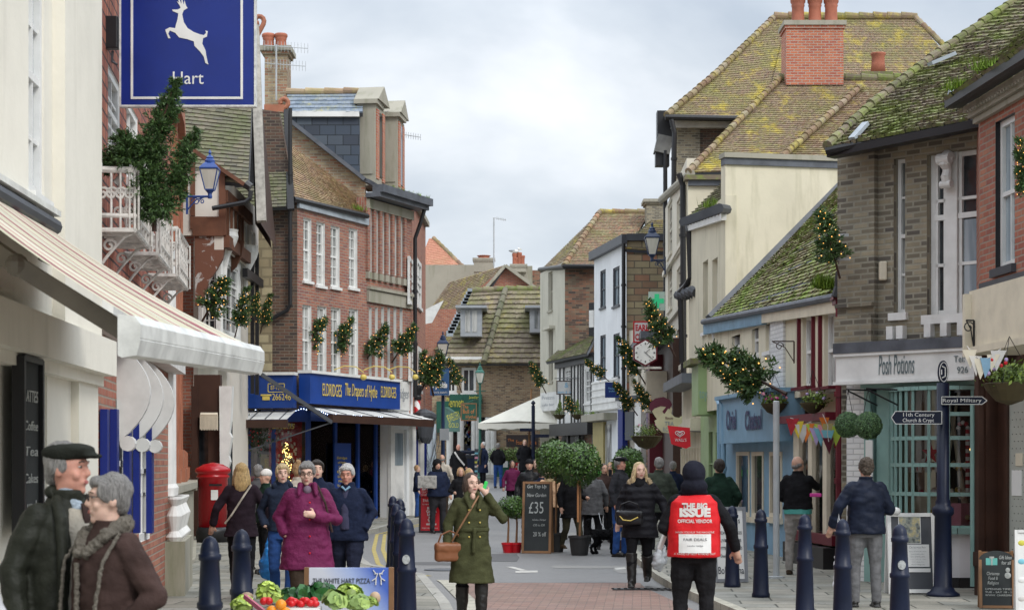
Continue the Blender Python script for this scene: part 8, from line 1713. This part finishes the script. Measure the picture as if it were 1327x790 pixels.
    if hs:
        m_ = MB().mat(HR[hc])
        if hs == 'bald':
            m_.ball((0, .045, 1.565), (.07, .055, .045)); [m_.ball((s_*.066, .02, 1.585), (.018, .05, .032)) for s_ in (-1, 1)]
        else:
            m_.ball((0, .026, 1.637), (.083, .09, .087), 16, 12); m_.ball((0, .055, 1.58), (.071, .054, .07)); [m_.ball((s_*.064, .022, 1.61), (.024, .055, .05)) for s_ in (-1, 1)]
            if hs in ('bob', 'long'): m_.ball((0, .06, 1.555), (.088, .056, .1)); [m_.ball((s_*.078, .0, 1.565), (.026, .052, .085)) for s_ in (-1, 1)]
            if hs == 'long': m_.ball((0, .085, 1.47), (.1, .05, .15)); [m_.ball((s_*.088, .01, 1.475), (.032, .05, .12)) for s_ in (-1, 1)]
            if hs == 'bun': m_.ball((0, .07, 1.715), .042)
            if hs == 'part': m_.ball((0, -.045, 1.672), (.07, .04, .034)); [m_.ball((s_*.07, -.025, 1.63), (.016, .04, .05)) for s_ in (-1, 1)]
            if hs == 'pony': m_.ball((0, .11, 1.6), (.03, .035, .09))
        onhead(m_, 'hair', HR[hc], vox=max(.009, vox*.8), sm=2, amp=.016 if hs == 'curly' else .007, fr=26 if hs == 'curly' else 20, seed=sd_, stretch=(1.6, 1.6, .35) if hs != 'curly' else (2, 2, 2))
    if hat:
        hk, hm = hat; m_ = MB().mat(hm)
        if hk == 'flat': m_.ball((0, .005, 1.668), (.094, .115, .043), 18, 10); m_.ball((0, -.03, 1.68), (.088, .09, .032), 18, 10); m_.ball((0, -.115, 1.652), (.062, .045, .011), 14, 8); m_.lathe([(.082, 1.635), (.09, 1.65), (.09, 1.675)], 18, Matrix.Translation((0, .01, 0)), 1, 1.15)
        if hk == 'cap': m_.ball((0, .01, 1.655), (.083, .098, .065), 18, 10); m_.ball((0, -.12, 1.652), (.06, .055, .01), 14, 8)
        if hk == 'beanie': m_.ball((0, .014, 1.655), (.086, .1, .085), 18, 10); m_.lathe([(.083, 1.625), (.09, 1.635), (.09, 1.665), (.083, 1.675)], 18, Matrix.Translation((0, .01, 0)), 1, 1.15)
        if hk == 'hood': m_.ball((0, .028, 1.625), (.105, .115, .12), 18, 12); m_.ball((0, .055, 1.5), (.12, .09, .085), 16, 10); m_.ball((0, .02, 1.45), (.13, .1, .05))
        onhead(m_, 'hood' if hk == 'hood' else 'hat', hm, vox=max(.009, vox*.8), sm=3, amp=.004, fr=12, seed=sd_)
    # coat
    if coat:
        c_ = MB().mat(coat); B = build; p_ = puff
        S_ = [(0, .01, 1.475, .066, .062), (0, .01, 1.44, .095, .08), (0, .008, 1.41, .135, .092), (0, .0, 1.345, .176+p_, .118+p_*.6), (0, 0, 1.22, .182*(.5+.5*B)+p_, .135*B+p_*.6), (0, -.002, 1.07, .178*B+p_*.8, .132*B+p_*.6), (0, 0, .95, .188*B+p_*.8, .14*B+p_*.5)]
        if hem < .9: S_ += [(0, 0, .86, .2*B+p_, .15*B+p_*.5)]
        if hem < .75: S_ += [(0, 0, .7, .215*B+p_, .165*B)]
        S_ += [(0, 0, hem, (.195 if hem > .8 else .225+max(0, .6-hem)*.12)*B+p_, (.145 if hem > .8 else .175+max(0, .6-hem)*.1)*B+p_*.4)]
        c_.loft(list(reversed(S_)), 28)
        for s_ in (-1, 1): A_ = fullarm(s_, arms[0 if s_ < 0 else 1]); A_[2] = A_[2]+(A_[2]-A_[1]).normalized()*.015; c_.caps([A_[0]+Vector((s_*.0, 0, -.01)), A_[0].lerp(A_[1], .5), A_[1], A_[1].lerp(A_[2], .6)], (.07+p_*.6, .064+p_*.7, .057+p_*.7, .05+p_*.6)); c_.tube([A_[1].lerp(A_[2], .55), A_[2]], (.055+p_*.6, .045+p_*.4), 12)
        c_.lathe([(.075, 1.43), (.082, 1.5), (.07, 1.5)], 14, Matrix.Translation((0, .01, 0)))
        grow(c_, 'coat', o, coat, vox, 3, .011+p_*.12, 7.5, sd_, (1, 1, 1.5))
    # legs
    t_ = MB().mat(legs); t_.loft([(0, 0, .8, .15*build, .11), (0, 0, .9, .172*build, .12*build), (0, 0, 1.02, .15*build, .11*build)])
    bt = shoes == 'boot'
    for s_ in (-1, 1):
        f_, k_ = ft[s_]; k_ = Vector(k_); f2_ = Vector(f_); t_.caps([(s_*.088, 0, .87), Vector((s_*.088, 0, .87)).lerp(k_, .5), k_], (.098*build, .088*build, .068)); t_.tube([k_, k_.lerp(f2_, .5), f2_+Vector((0, .005, -.03))], (.068, .064, .054 if not bt else .048), 12)
    grow(t_, 'trousers', o, legs, vox, 2, .008, 9, sd_+5, (1, 1, 1.6))
    for s_ in (-1, 1):
        f_ = Vector(ft[s_][0]); z_ = f_.z-.08; h_ = MB().mat(sole); h_.caps([(f_.x, f_.y+.02, z_+.05), (f_.x+s_*.01, f_.y-.13, z_+.04)], (.046, .04)); h_.box((f_.x, f_.y-.05, z_+.012), (.085, .25, .024), bev=.008)
        if bt: h_.tube([f_+Vector((0, 0, -.03)), Vector(ft[s_][1])+Vector((0, 0, -.03))], (.058, .079), 14)
        grow(h_, 'boot' if bt else 'shoe', o, extras.get('shoem', sole) if isinstance(extras, dict) else sole, max(vox, .01), 2, .003 if not bt else .006, 14, sd_)
    return o
def onp(o, mb, nm, mat=None, **k): 
    return grow(mb, nm, o, mat, **k) if k else mb.build(nm, o)
Fb = fabric; blk = Fb('black_cloth', (.012, .012, .014)); nvy = Fb('navy_cloth', (.014, .02, .045)); olv = Fb('olive_wool', (.062, .066, .03), st=.3, sc=60); plm = Fb('plum_quilted', (.15, .02, .075), .6, .25, .5); dbr = Fb('dark_brown_suede', (.055, .034, .03)); wax = Fb('waxed_olive', (.022, .024, .018), .5); jean = Fb('blue_denim', (.03, .08, .25)); gryj = Fb('grey_denim', (.16, .16, .165)); lgj = Fb('pale_trousers', (.32, .3, .28)); dgn = Fb('dark_green_fleece', (.012, .03, .02)); tanc = Fb('tan_coat', (.5, .32, .2)); gtw = Fb('grey_tweed', (.1, .1, .105), sc=70); brt = Fb('brown_trousers', (.05, .035, .025)); fur = Fb('grey_fur', (.2, .18, .15), st=1, sc=60); furt = Fb('tan_fur', (.42, .32, .2), st=1, sc=60); rednyl = Fb('red_nylon', (.62, .02, .025), .35, .12, .3, 14); blkpuff = Fb('black_quilted', (.014, .014, .018), .6, .3, .35, 20, quilt=3.2)
olt = Fb('olive_leggings', (.06, .055, .035)); crm = Fb('oatmeal_wool', (.46, .42, .35), st=.4, sc=90); char = Fb('charcoal_cloth', (.03, .03, .035)); crc = Fb('cream_coat', (.5, .45, .38)); purs = Fb('grey_violet_jumper', (.2, .15, .2)); P1 = .1
# near couple
man = person(88, 8.2, 567, 50, 'man in a dark flat cap, waxed jacket and oatmeal jumper at the left front', wax, brt, ('short', 'grey'), ('down', 'down'), yaw=28, hat=('flat', Fb('dark_tweed', (.02, .022, .018), sc=80)), base=.1, skin=SKR, build=1.2, hem=.72, puff=.012)
jb = MB().mat(crm); jb.loft([(0, -.07, .95, .12, .15), (0, -.075, 1.15, .11, .14), (0, -.06, 1.32, .09, .105), (0, -.03, 1.42, .06, .075)]); onp(man, jb, 'jumper', crm, vox=.01, sm=3, amp=.005, fr=10)
sh_ = MB().mat(paint('checked_shirt', (.3, .36, .42), .8, .5, scale=60)); sh_.caps([(0, -.008, 1.44), (0, -.008, 1.475)], (.07, .062)); sh_.ball((0, -.08, 1.41), (.04, .03, .03)); onp(man, sh_, 'shirt_collar', sh_.mats[0], vox=.009, sm=1, amp=.002); tie = MB().mat(dbr).bar((0, -.118, 1.44), (0, -.14, 1.35), .035, .01); onp(man, tie, 'tie')
lp_ = MB().mat(wax); [lp_.caps([(s_*.08, -.03, 1.455), (s_*.12, -.115, 1.37), (s_*.14, -.15, 1.2), (s_*.15, -.16, .9)], (.028, .03, .024, .024)) for s_ in (-1, 1)]; lp_.caps([(-.07, .03, 1.49), (0, .07, 1.5), (.07, .03, 1.49)], (.032, .035, .032)); onp(man, lp_, 'collar', wax, vox=.01, sm=2, amp=.004)
zp = MB().mat(paint('brass_zip', (.3, .2, .08), .4, .2, .6)).tube([(.105, -.155, 1.3), (.12, -.18, 1.1), (.125, -.185, .8)], .006, 5); onp(man, zp, 'zip')
wom = person(140, 7.9, 612, -48, 'grey haired woman in glasses and a brown sheepskin jacket facing the flat cap man', dbr, brt, ('part', 'grey'), ('down', 'pocket'), yaw=-22, base=.1, skin=SKP, build=1.12, hem=.8, puff=.016, glasses=True)
f_ = MB().mat(fur); f_.caps([(-.1, -.05, 1.43), (-.09, .03, 1.47), (0, .09, 1.475), (.09, .03, 1.47), (.1, -.05, 1.43)], (.034, .042, .045, .042, .034)); f_.caps([(-.1, -.06, 1.43), (-.035, -.135, 1.34)], (.034, .028)); f_.caps([(.1, -.06, 1.43), (.045, -.135, 1.34)], (.034, .028)); onp(wom, f_, 'fur_collar', fur, vox=.009, sm=1, amp=.014, fr=45)
sm_ = MB().mat(fur)
for s_ in (-1, 1): sm_.tube([(s_*.16, -.03, 1.44), (s_*.175, -.13, 1.3), (s_*.16, -.158, 1.1), (s_*.17, -.16, .85)], .011, 6)
sm_.tube([(s_*.16 if 0 else .0, -.163, y_) for s_, y_ in ((0, 1.3), (0, 1.1), (0, .82))], .014, 6); onp(wom, sm_, 'fur_trim', fur, vox=.008, sm=1, amp=.006, fr=60)
person(-74, 7.0, 650, 180, 'person in a pale grey jacket cut off by the left edge', Fb('pale_grey_cloth', (.42, .42, .44)), gryj, ('short', 'grey'), base=.1, build=1.1, hem=.8, face=False)
# left pavement group
o = person(313, 21.8, 599, 185, 'woman with long blonde hair seen from behind in a dark brown belted jacket', Fb('dark_aubergine', (.022, .014, .02)), blk, ('long', 'blonde'), ('out', 'out'), 'walk', base=P1, hem=.78, face=False)
st = MB().mat(crm).tube([(-.13, .1, 1.44), (-.02, .165, 1.27), (.12, .17, 1.05), (.2, .12, .95)], .012, 5); onp(o, st, 'bag_strap')
person(335, 27.5, 600, 175, 'man in a dark cap and grey top partly behind the blonde woman', gtw, blk, ('short', 'grey'), base=P1, hat=('cap', nvy), face=False); person(344, 26.5, 607, -60, 'child in a white beanie beyond the blonde woman', dgn, blk, (None, None), base=P1, hat=('beanie', whcl)); person(386, 25, 598, 190, 'person with tied sandy hair and a cream coat behind the hoodie girl', crc, brt, ('bun', 'sandy'), base=P1, face=False)
o = person(366, 20.6, 600, 5, 'young blonde woman in a navy hoodie and blue jeans', Fb('navy_hoodie', (.02, .028, .05)), jean, ('part', 'palegold'), ('pocket', 'down'), 'walk', base=P1, skin=SKP, hem=.9, yaw=8, build=.92)
hd_ = MB().mat(Fb('navy_hoodie', (0, 0, 0))); hd_.caps([(-.1, -.02, 1.45), (-.06, .08, 1.47), (.06, .08, 1.47), (.1, -.02, 1.45)], (.04, .055, .055, .04)); onp(o, hd_, 'hood_down', hd_.mats[0], vox=.012, sm=2, amp=.004)
o = person(398, 17.6, 597, 8, 'grey haired woman in glasses and a long plum quilted coat', plm, brt, ('part', 'grey'), ('pocket', 'chest'), 'walk2', base=P1, skin=SKP, build=1.2, hem=.62, puff=.03, glasses=True, yaw=-6, pitch=8)
j_ = MB().mat(purs); j_.ball((0, -.065, 1.425), (.045, .04, .05)); onp(o, j_, 'jumper', purs, vox=.012, sm=1); sp_ = MB().mat(plm); [sp_.caps([(s_*.07, -.07, 1.48), (s_*.085, -.135, 1.38)], (.03, .02)) for s_ in (-1, 1)]; onp(o, sp_, 'collar', plm, vox=.011, sm=1)
bt_ = MB().mat(redp); [bt_.ball((.02, -.185+.012*(k == 0), 1.3-k*.17), .011, 8, 5) for k in range(4)]; onp(o, bt_, 'buttons'); onp(o, MB().mat(dbr).tube([(.1, -.06, 1.47), (.17, -.15, 1.3), (.24, -.13, 1.0)], .012, 6), 'bag_strap')
person(411, 21.8, 595, 12, 'dark haired young man behind the plum coat and navy jacket', nvy, blk, ('part', 'dark'), base=P1, skin=SKP)
o = person(450, 19.8, 600, -6, 'white haired man in a navy jacket and violet jumper', nvy, Fb('navy_trousers', (.015, .018, .035)), ('part', 'white'), ('pocket', 'pocket'), 'walk', base=P1, skin=SKR, build=1.2, hem=.82, puff=.012, pitch=10)
j_ = MB().mat(Fb('slate_violet', (.05, .05, .09))); j_.loft([(0, -.05, .95, .07, .145), (0, -.045, 1.2, .065, .125), (0, -.04, 1.42, .045, .06)]); onp(o, j_, 'jumper', j_.mats[0], vox=.012, sm=2); onp(o, MB().mat(lightblue).tube([(-.045, -.08, 1.45), (0, -.11, 1.41), (.045, -.08, 1.45)], .014, 6), 'shirt_collar')
# woman in green
gw = person(611, 19.3, 612, 14, 'woman in a long olive green double breasted coat talking on a green phone', olv, blk, ('bob', 'brown'), ('down', 'phone'), 'walk', base=0, skin=SKP, build=1.06, hem=.48, puff=.01, shoes='boot', yaw=14, vox=.01)
bt_ = MB().mat(gold)
for z_ in (1.3, 1.16, 1.0): [bt_.ball((s_*.062, -.152 if z_ > 1.1 else -.15, z_), .011, 8, 5) for s_ in (-1, 1)]
onp(gw, bt_, 'buttons'); bl_ = MB().mat(olv); bl_.loft([(0, -.0, 1.055, .2, .155), (0, -.0, 1.1, .2, .155)], 28); bl_.caps([(.0, -.165, 1.08), (-.015, -.18, .95), (-.02, -.19, .83)], (.022, .02, .024)); onp(gw, bl_, 'belt', olv, vox=.0105, sm=2, amp=.004)
lp_ = MB().mat(olv); [lp_.caps([(s_*.06, -.02, 1.5), (s_*.085, -.1, 1.43), (s_*.045, -.15, 1.32)], (.026, .032, .02)) for s_ in (-1, 1)]; lp_.caps([(-.06, .03, 1.49), (0, .065, 1.5), (.06, .03, 1.49)], (.028, .03, .028)); onp(gw, lp_, 'collar', olv, vox=.0105, sm=2, amp=.003)
sk_ = MB().mat(SKP); sk_.ball((0, -.05, 1.45), (.035, .05, .05)); onp(gw, sk_, 'neckline', SKP, vox=.011, sm=1); onp(gw, MB().mat(oak).tube([(.06, -.1, 1.46), (-.05, -.16, 1.3), (-.17, -.15, 1.1), (-.24, -.08, .95)], .011, 6), 'bag_strap')
wl = lambda o_, p: (bpy.context.view_layer.update(), o_.matrix_world @ Vector(p))[1]
tag(MB().mat(emis('phone_green', (.03, .45, .08), .25)).box((0, 0, 0), (.035, .014, .12), Matrix.Translation(wl(gw, (.135, -.075, 1.56))) @ Matrix.Rotation(R(18), 4, 'Y'), bev=.006).build('phone'), 'bright green mobile phone held to the ear by the woman in olive', 'phone')
def handbag(o_, p, size, mat, label, rz=0, strap=None, nm='handbag'):
    c_ = wl(o_, p); rt = empty(nm, c_, label, 'bag', None, R(rz)); m_ = MB().mat(mat); w_, h_ = size; m_.box((0, 0, 0), (w_, .1, h_), bev=.03); m_.box((0, -.012, h_*.22), (w_*1.03, .1, h_*.5), bev=.03); grow(m_, 'body', rt, mat, .009, 2, .005, 12)
    s2_ = MB().mat(mat); s2_.tube([(-w_*.4, 0, h_*.4), (-w_*.3, -.03, h_*.4+.1), (0, -.04, h_*.4+.14), (w_*.3, -.03, h_*.4+.1), (w_*.4, 0, h_*.4)], .009, 6); s2_.build('handle', rt); return rt
handbag(gw, (-.27, -.06, .83), (.3, .2), paint('tan_leather', (.2, .075, .03), .45, .3), 'tan leather shoulder bag at the hip of the woman in olive', 14); handbag(o, (-.45, .1, .95), (.2, .25), sole, 'x') if 0 else None
handbag(bpy.data.objects['person.006'] if 0 else o, (-.3, -.02, .93), (.16, .26), paint('brown_leather', (.06, .035, .025), .5, .3), 'brown leather bag between the plum coat and the navy jacket', 70)
def carrier(x, d, ytop, ybot, wpx, mat, label):
    a, b2 = W(x, ytop, d), W(x, ybot, d); h_ = a.z-b2.z; w_ = wpx/F*d; rt = empty('carrier_bag', b2, label, 'bag'); m_ = MB().mat(mat); m_.ball((0, 0, h_*.3), (w_*.5, w_*.35, h_*.3), 14, 10); m_.caps([(0, 0, h_*.4), (0, 0, h_*.72)], (w_*.42, w_*.22)); m_.caps([(0, 0, h_*.7), (.01, 0, h_*.97)], (w_*.2, w_*.07)); grow(m_, 'sack', rt, mat, .009, 1, .022, 11); MB().mat(mat).tube([(-.02, 0, h_*.85), (0, 0, h_*1.02), (.02, 0, h_*.85)], .008, 5).build('handle', rt)
plb = paint('blue_plastic', (.02, .2, .55), .25, .3); plw = paint('white_plastic', (.6, .62, .64), .3, .2)
carrier(347, 21.3, 697, 752, 24, plb, 'bright blue plastic carrier bag held by the woman with long blonde hair'); carrier(853, 25.2, 703, 740, 18, plw, 'white plastic shopping bag beside the blonde woman in black'); carrier(861, 25.3, 706, 730, 10, plw, 'second small white bag beside the blonde woman in black')
# middle distance
np_ = person(567, 44.6, 594, 20, 'person in a black hood and navy coat holding newspapers', nvy, char, (None, None), ('hold', 'down'), hat=('hood', blk), build=1.25, puff=.02)
tag(MB().mat(paint('newsprint', (.35, .34, .32), .8, .6, scale=14)).box(wl(np_, (-.35, -.35, 1.2)), (.45, .05, .3), bev=.01).build('newspapers'), 'bundle of newspapers held out by the person in the black hood', 'newspapers')
person(541, 50, 602, 90, 'person in jeans half hidden in the barber doorway', nvy, jean, ('short', 'sandy'), base=.2, skin=SKP); person(573, 52, 588, 170, 'grey haired person in a cream coat beyond the newspaper holder', crc, brt, ('bald', 'grey'), face=False)
person(597, 43, 605, 10, 'fair haired woman in a black coat with a patterned scarf', blk, blk, ('bob', 'sandy'), ('hold', 'hold'), hem=.9); sc0 = bpy.data.objects[-1] if 0 else None
person(609, 41, 606, 70, 'blonde woman seen from the side behind the woman in olive', crc, jean, ('bob', 'blonde'), ('hold', 'down'))
o = person(594, 70, 575, 5, 'bald man in a long black coat with a white shoulder strap', blk, blk, (None, None), ('down', 'down'), hem=.5, build=1.15, skin=SKR); onp(o, MB().mat(whcl).tube([(-.14, -.12, 1.43), (0, -.2, 1.2), (.2, -.19, .95)], .03, 6), 'bag_strap')
o = person(626, 72, 572, -60, 'white haired man in a dark coat with an olive scarf', nvy, blk, ('short', 'white'), hem=.6); onp(o, MB().mat(olt).tube([(.05, -.1, 1.45), (.08, -.17, 1.2), (.08, -.17, .9)], .035, 6), 'scarf')
person(645.5, 73.6, 573.5, 165, 'grey haired man in a black jacket and jeans on the far road', blk, jean, ('short', 'grey'), ('pocket', 'pocket'), hem=.88, face=False); person(680, 76, 569, 0, 'person in a long black hooded coat by the far fingerpost', blk, blk, ('short', 'sandy'), ('pocket', 'pocket'), hem=.55, puff=.02, skin=SKP)
person(686, 42, 594, 5, 'man in a black beanie and black leather jacket behind the chalkboard', Fb('black_leather', (.012, .012, .014), .35), blk, (None, None), hat=('beanie', blk), build=1.1, puff=.01); person(695, 45, 594, -10, 'dark haired woman behind the man in the beanie', brt, blk, ('bob', 'brown'), skin=SKP)
person(713, 37, 604, 178, 'person with long pale hair and a tan coat behind the bay trees', tanc, blk, ('long', 'palegold'), ('down', 'down'), hem=.85, face=False, build=1.1, puff=.01)
pk1 = person(740, 35.0, 602, 35, 'woman in a black parka, olive leggings and brown boots behind the staked bay tree', blk, olt, ('bob', 'dark'), ('down', 'hold'), 'walk', hem=.68, puff=.02, extras={'shoem': Fb('brown_suede', (.09, .06, .035))})
person(768, 36.2, 603, 182, 'woman from behind in a grey tweed jacket holding a dog lead', gtw, blk, ('bob', 'brown'), ('down', 'hold'), hem=.72, face=False, puff=.01, build=1.08); person(757, 38.5, 608, -20, 'dark haired woman between the bay tree crowns', brt, blk, ('bob', 'dark'), skin=SKP)
person(804, 33.4, 590, 60, 'man in a black flat cap and grey jacket with jeans', char, jean, ('short', 'grey'), ('down', 'down'), hat=('flat', blk), skin=SKR, build=1.15, hem=.85, puff=.01); person(854, 34, 592, 178, 'grey haired man in a dark green jacket from behind', Fb('grey_green_cloth', (.05, .06, .045)), char, ('short', 'grey'), ('down', 'down'), face=False, build=1.25, hem=.75, puff=.02)
bw = person(829, 25.2, 598, -8, 'blonde woman in a black padded coat with a fur trimmed hood', blkpuff, blk, ('long', 'palegold'), ('down', 'out'), 'walk2', base=0, skin=SKP, build=1.12, hem=.68, puff=.028, yaw=22, shoes='boot')
f_ = MB().mat(furt); f_.caps([(-.14, -.03, 1.42), (-.11, .07, 1.46), (0, .12, 1.46), (.11, .07, 1.46), (.14, -.03, 1.42)], (.035, .045, .045, .045, .035)); onp(bw, f_, 'fur_trim', furt, vox=.012, sm=1, amp=.018, fr=40); onp(bw, MB().mat(blk).caps([(0, -.03, 1.4), (0, -.03, 1.445)], (.085, .068)), 'scarf', blk, vox=.012, sm=1)
handbag(bw, (-.12, -.23, .96), (.36, .2), paint('black_leather_bag', (.012, .012, .014), .3, .3), 'black leather handbag with gold chain on the blonde woman in black', -8)
onp(bw, MB().mat(gold).tube([(-.26, -.28, 1.0), (-.2, -.3, .93), (-.1, -.31, .92), (0, -.3, .97)], .008, 6), 'bag_chain')
# vendor
vd = person(899, 16.6, 597, 178, 'street vendor from behind in a black hood and red tabard', Fb('black_sweatshirt', (.012, .012, .014)), Fb('black_jeans', (.016, .016, .018)), (None, None), ('out', 'hold'), base=0, hat=('hood', Fb('navy_black_hood', (.014, .015, .024))), build=1.22, hem=.93, puff=.0, face=False, vox=.01)
v_ = MB().mat(rednyl); v_.loft([(0, 0, .86, .255, .2), (0, 0, 1.0, .25, .195), (0, 0, 1.2, .25, .185), (0, 0, 1.36, .235, .165), (0, 0, 1.425, .16, .12)], 28); v_.v = [Vector((v.x*.93, v.y*.95, v.z)) for v in v_.v]; tb = onp(vd, v_, 'tabard', rednyl, vox=.011, sm=2, amp=.009, fr=6)
bpy.context.view_layer.update(); bvh = BVHTree.FromObject(tb, bpy.context.evaluated_depsgraph_get()); MW = vd.matrix_world
def onback(body, z, w_, size, nm='lettering', mat=None, off=.006, **k):
    o_ = text_mesh(body, size, mat or whcl, Matrix.Identity(4), None, nm, fit=w_, ext=0, **k); stick(o_, z, off)
def stick(o_, z, off):
    for v in o_.data.vertices:
        x, y = v.co.x, v.co.y; p = Vector((-x, 1.0, z+y)); h_ = bvh.ray_cast(p, Vector((0, -1, 0)))[0]; v.co = Vector((-x, (h_.y if h_ else .2)+off, z+y))
    o_.parent = vd
onback('THE BIG', 1.325, .22, .07, bold=.004); onback('ISSUE', 1.265, .27, .1, bold=.006); onback('OFFICIAL VENDOR', 1.19, .3, .045, bold=.001); onback('WHEN YOU BUY THE MAGAZINE', 1.09, .34, .026); onback('PLEASE TAKE IT', 1.06, .2, .026); onback('A HAND UP NOT A HAND OUT', .895, .36, .026)
g_ = MB().mat(paper); n_ = 8
for i in range(n_):
    for j in range(n_): x0, y0, s_ = -.14+.28*i/n_, -.08+.17*j/n_, .28/n_; g_.face([(x0, y0, 0), (x0+s_, y0, 0), (x0+s_, y0+.17/n_, 0), (x0, y0+.17/n_, 0)])
q_ = g_.build('paper_patch'); stick(q_, .985, .006); onback('FAIR DEALS', 1.025, .2, .035, mat=darkgrey, off=.01); onback('vendor badge', .97, .14, .02, mat=darkgrey, off=.01)
tag(MB().mat(paper).box((0, 0, 0), (.03, .2, .28), Matrix.Translation(wl(vd, (-.22 if 0 else .24, -.3, 1.05))) @ Matrix.Rotation(R(20), 4, 'Y'), bev=.004).build('magazine'), 'white folded magazine in the hand of the red tabard vendor', 'magazine')
# right pavement
person(932, 27, 594, 184, 'man in a dark green fleece from behind, before the green shop', dgn, char, ('short', 'dark'), ('pocket', 'pocket'), base=P1, build=1.2, face=False, puff=.02); 
o = person(1034, 26.3, 590, 165, 'bald bearded man in a black fleece and pale trousers at the shop window', blk, lgj, ('bald', 'grey'), ('reach', 'hold'), base=P1, build=1.12, yaw=-45, hem=.95, puff=.015, glasses=True, extras={'shoem': brt}); onp(o, MB().mat(paint('teal_hem', (.08, .36, .32))).loft([(0, 0, .88, .2, .15), (0, 0, .98, .2, .15)], 20), 'shirt_hem')
tag(MB().mat(pk[1]).box(W(1057, 641, 26), (.16, .06, .05), bev=.01).build('packet'), 'magenta packet held by the man at the shop window', 'packet')
person(1122, 20.4, 592, 183, 'curly haired man from behind in a navy jacket and grey jeans', Fb('navy_shell', (.013, .018, .035), .5, sc=12), gryj, ('curly', 'mid'), ('hold', 'out'), 'stand', base=P1, build=1.08, hem=.84, puff=.03, face=False); carrier(1087, 20.2, 668, 785, 15, plw, 'long white plastic bag held by the curly haired man')
for px_, d_, hp_, rz_, co_, hr_, lab_ in ((702, 40, 606, 160, nvy, ('short', 'dark'), 'person in navy from behind between the chalkboard and the tan coat'), (727, 41, 603, -30, char, ('bob', 'sandy'), 'fair haired person in charcoal behind the round bay tree'), (783, 39.5, 600, 20, dbr, ('short', 'mid'), 'person in a brown jacket by the clothes rail'), (664, 52, 596, 10, plm, ('bob', 'dark'), 'person in a plum coat walking beyond the red pots'), (872, 42, 597, 175, nvy, ('short', 'grey'), 'grey haired person in navy in front of the cream shopfront'), (791, 44, 598, -20, tanc, ('bob', 'blonde'), 'blonde person in a tan coat beyond the clothes rail')):
    person(px_, d_, hp_, rz_, lab_, co_, blk, hr_, face=abs(rz_) < 90, hem=.8)
# dog
def dog():
    d = 34.3; k = 1.0; rt_ = MB().mat(blk); B = rt_.ball; B((0, 0, .36), (.2, .1, .1)); B((.14, 0, .37), (.1, .095, .12)); B((-.15, 0, .37), (.1, .09, .1)); rt_.caps([(.2, 0, .42), (.29, 0, .54)], (.075, .06)); B((.32, 0, .57), (.075, .065, .07)); rt_.caps([(.35, 0, .56), (.45, 0, .54)], (.04, .028)); B((.3, .07, .54), (.04, .025, .07)); B((.3, -.07, .54), (.04, .025, .07))
    rt_.caps([(-.22, 0, .42), (-.29, 0, .52), (-.28, 0, .62)], (.03, .028, .045))
    for y in (-.055, .055): e_ = .03 if y > 0 else -.03; rt_.caps([(.16, y, .32), (.17+e_, y, .16), (.18+e_, y, .03)], (.05, .034, .03)); B((.2+e_, y, .025), (.045, .03, .025)); rt_.caps([(-.17, y, .33), (-.12+e_, y, .22), (-.21+e_, y, .13), (-.19+e_, y, .03)], (.06, .042, .03, .03)); B((-.17+e_, y, .025), (.042, .03, .025))
    o_ = grow(rt_, 'dog', None, Fb('black_curly_coat', (.01, .01, .011), st=1, sc=50), .011, 2, .016, 32); tag(o_, 'small black curly coated dog on a lead beside the plant pot', 'dog'); o_.location = (XW(783, d), d, 0); o_.rotation_euler = (0, 0, R(-8))
    tag(MB().mat(grey).tube([W(776, 664, 35.6), W(779, 678, 35), W(786, 689, 34.4), W(791, 690, 34.3)], .007, 5).build('dog_lead'), 'slack grey lead running to the black dog', 'lead')
dog()
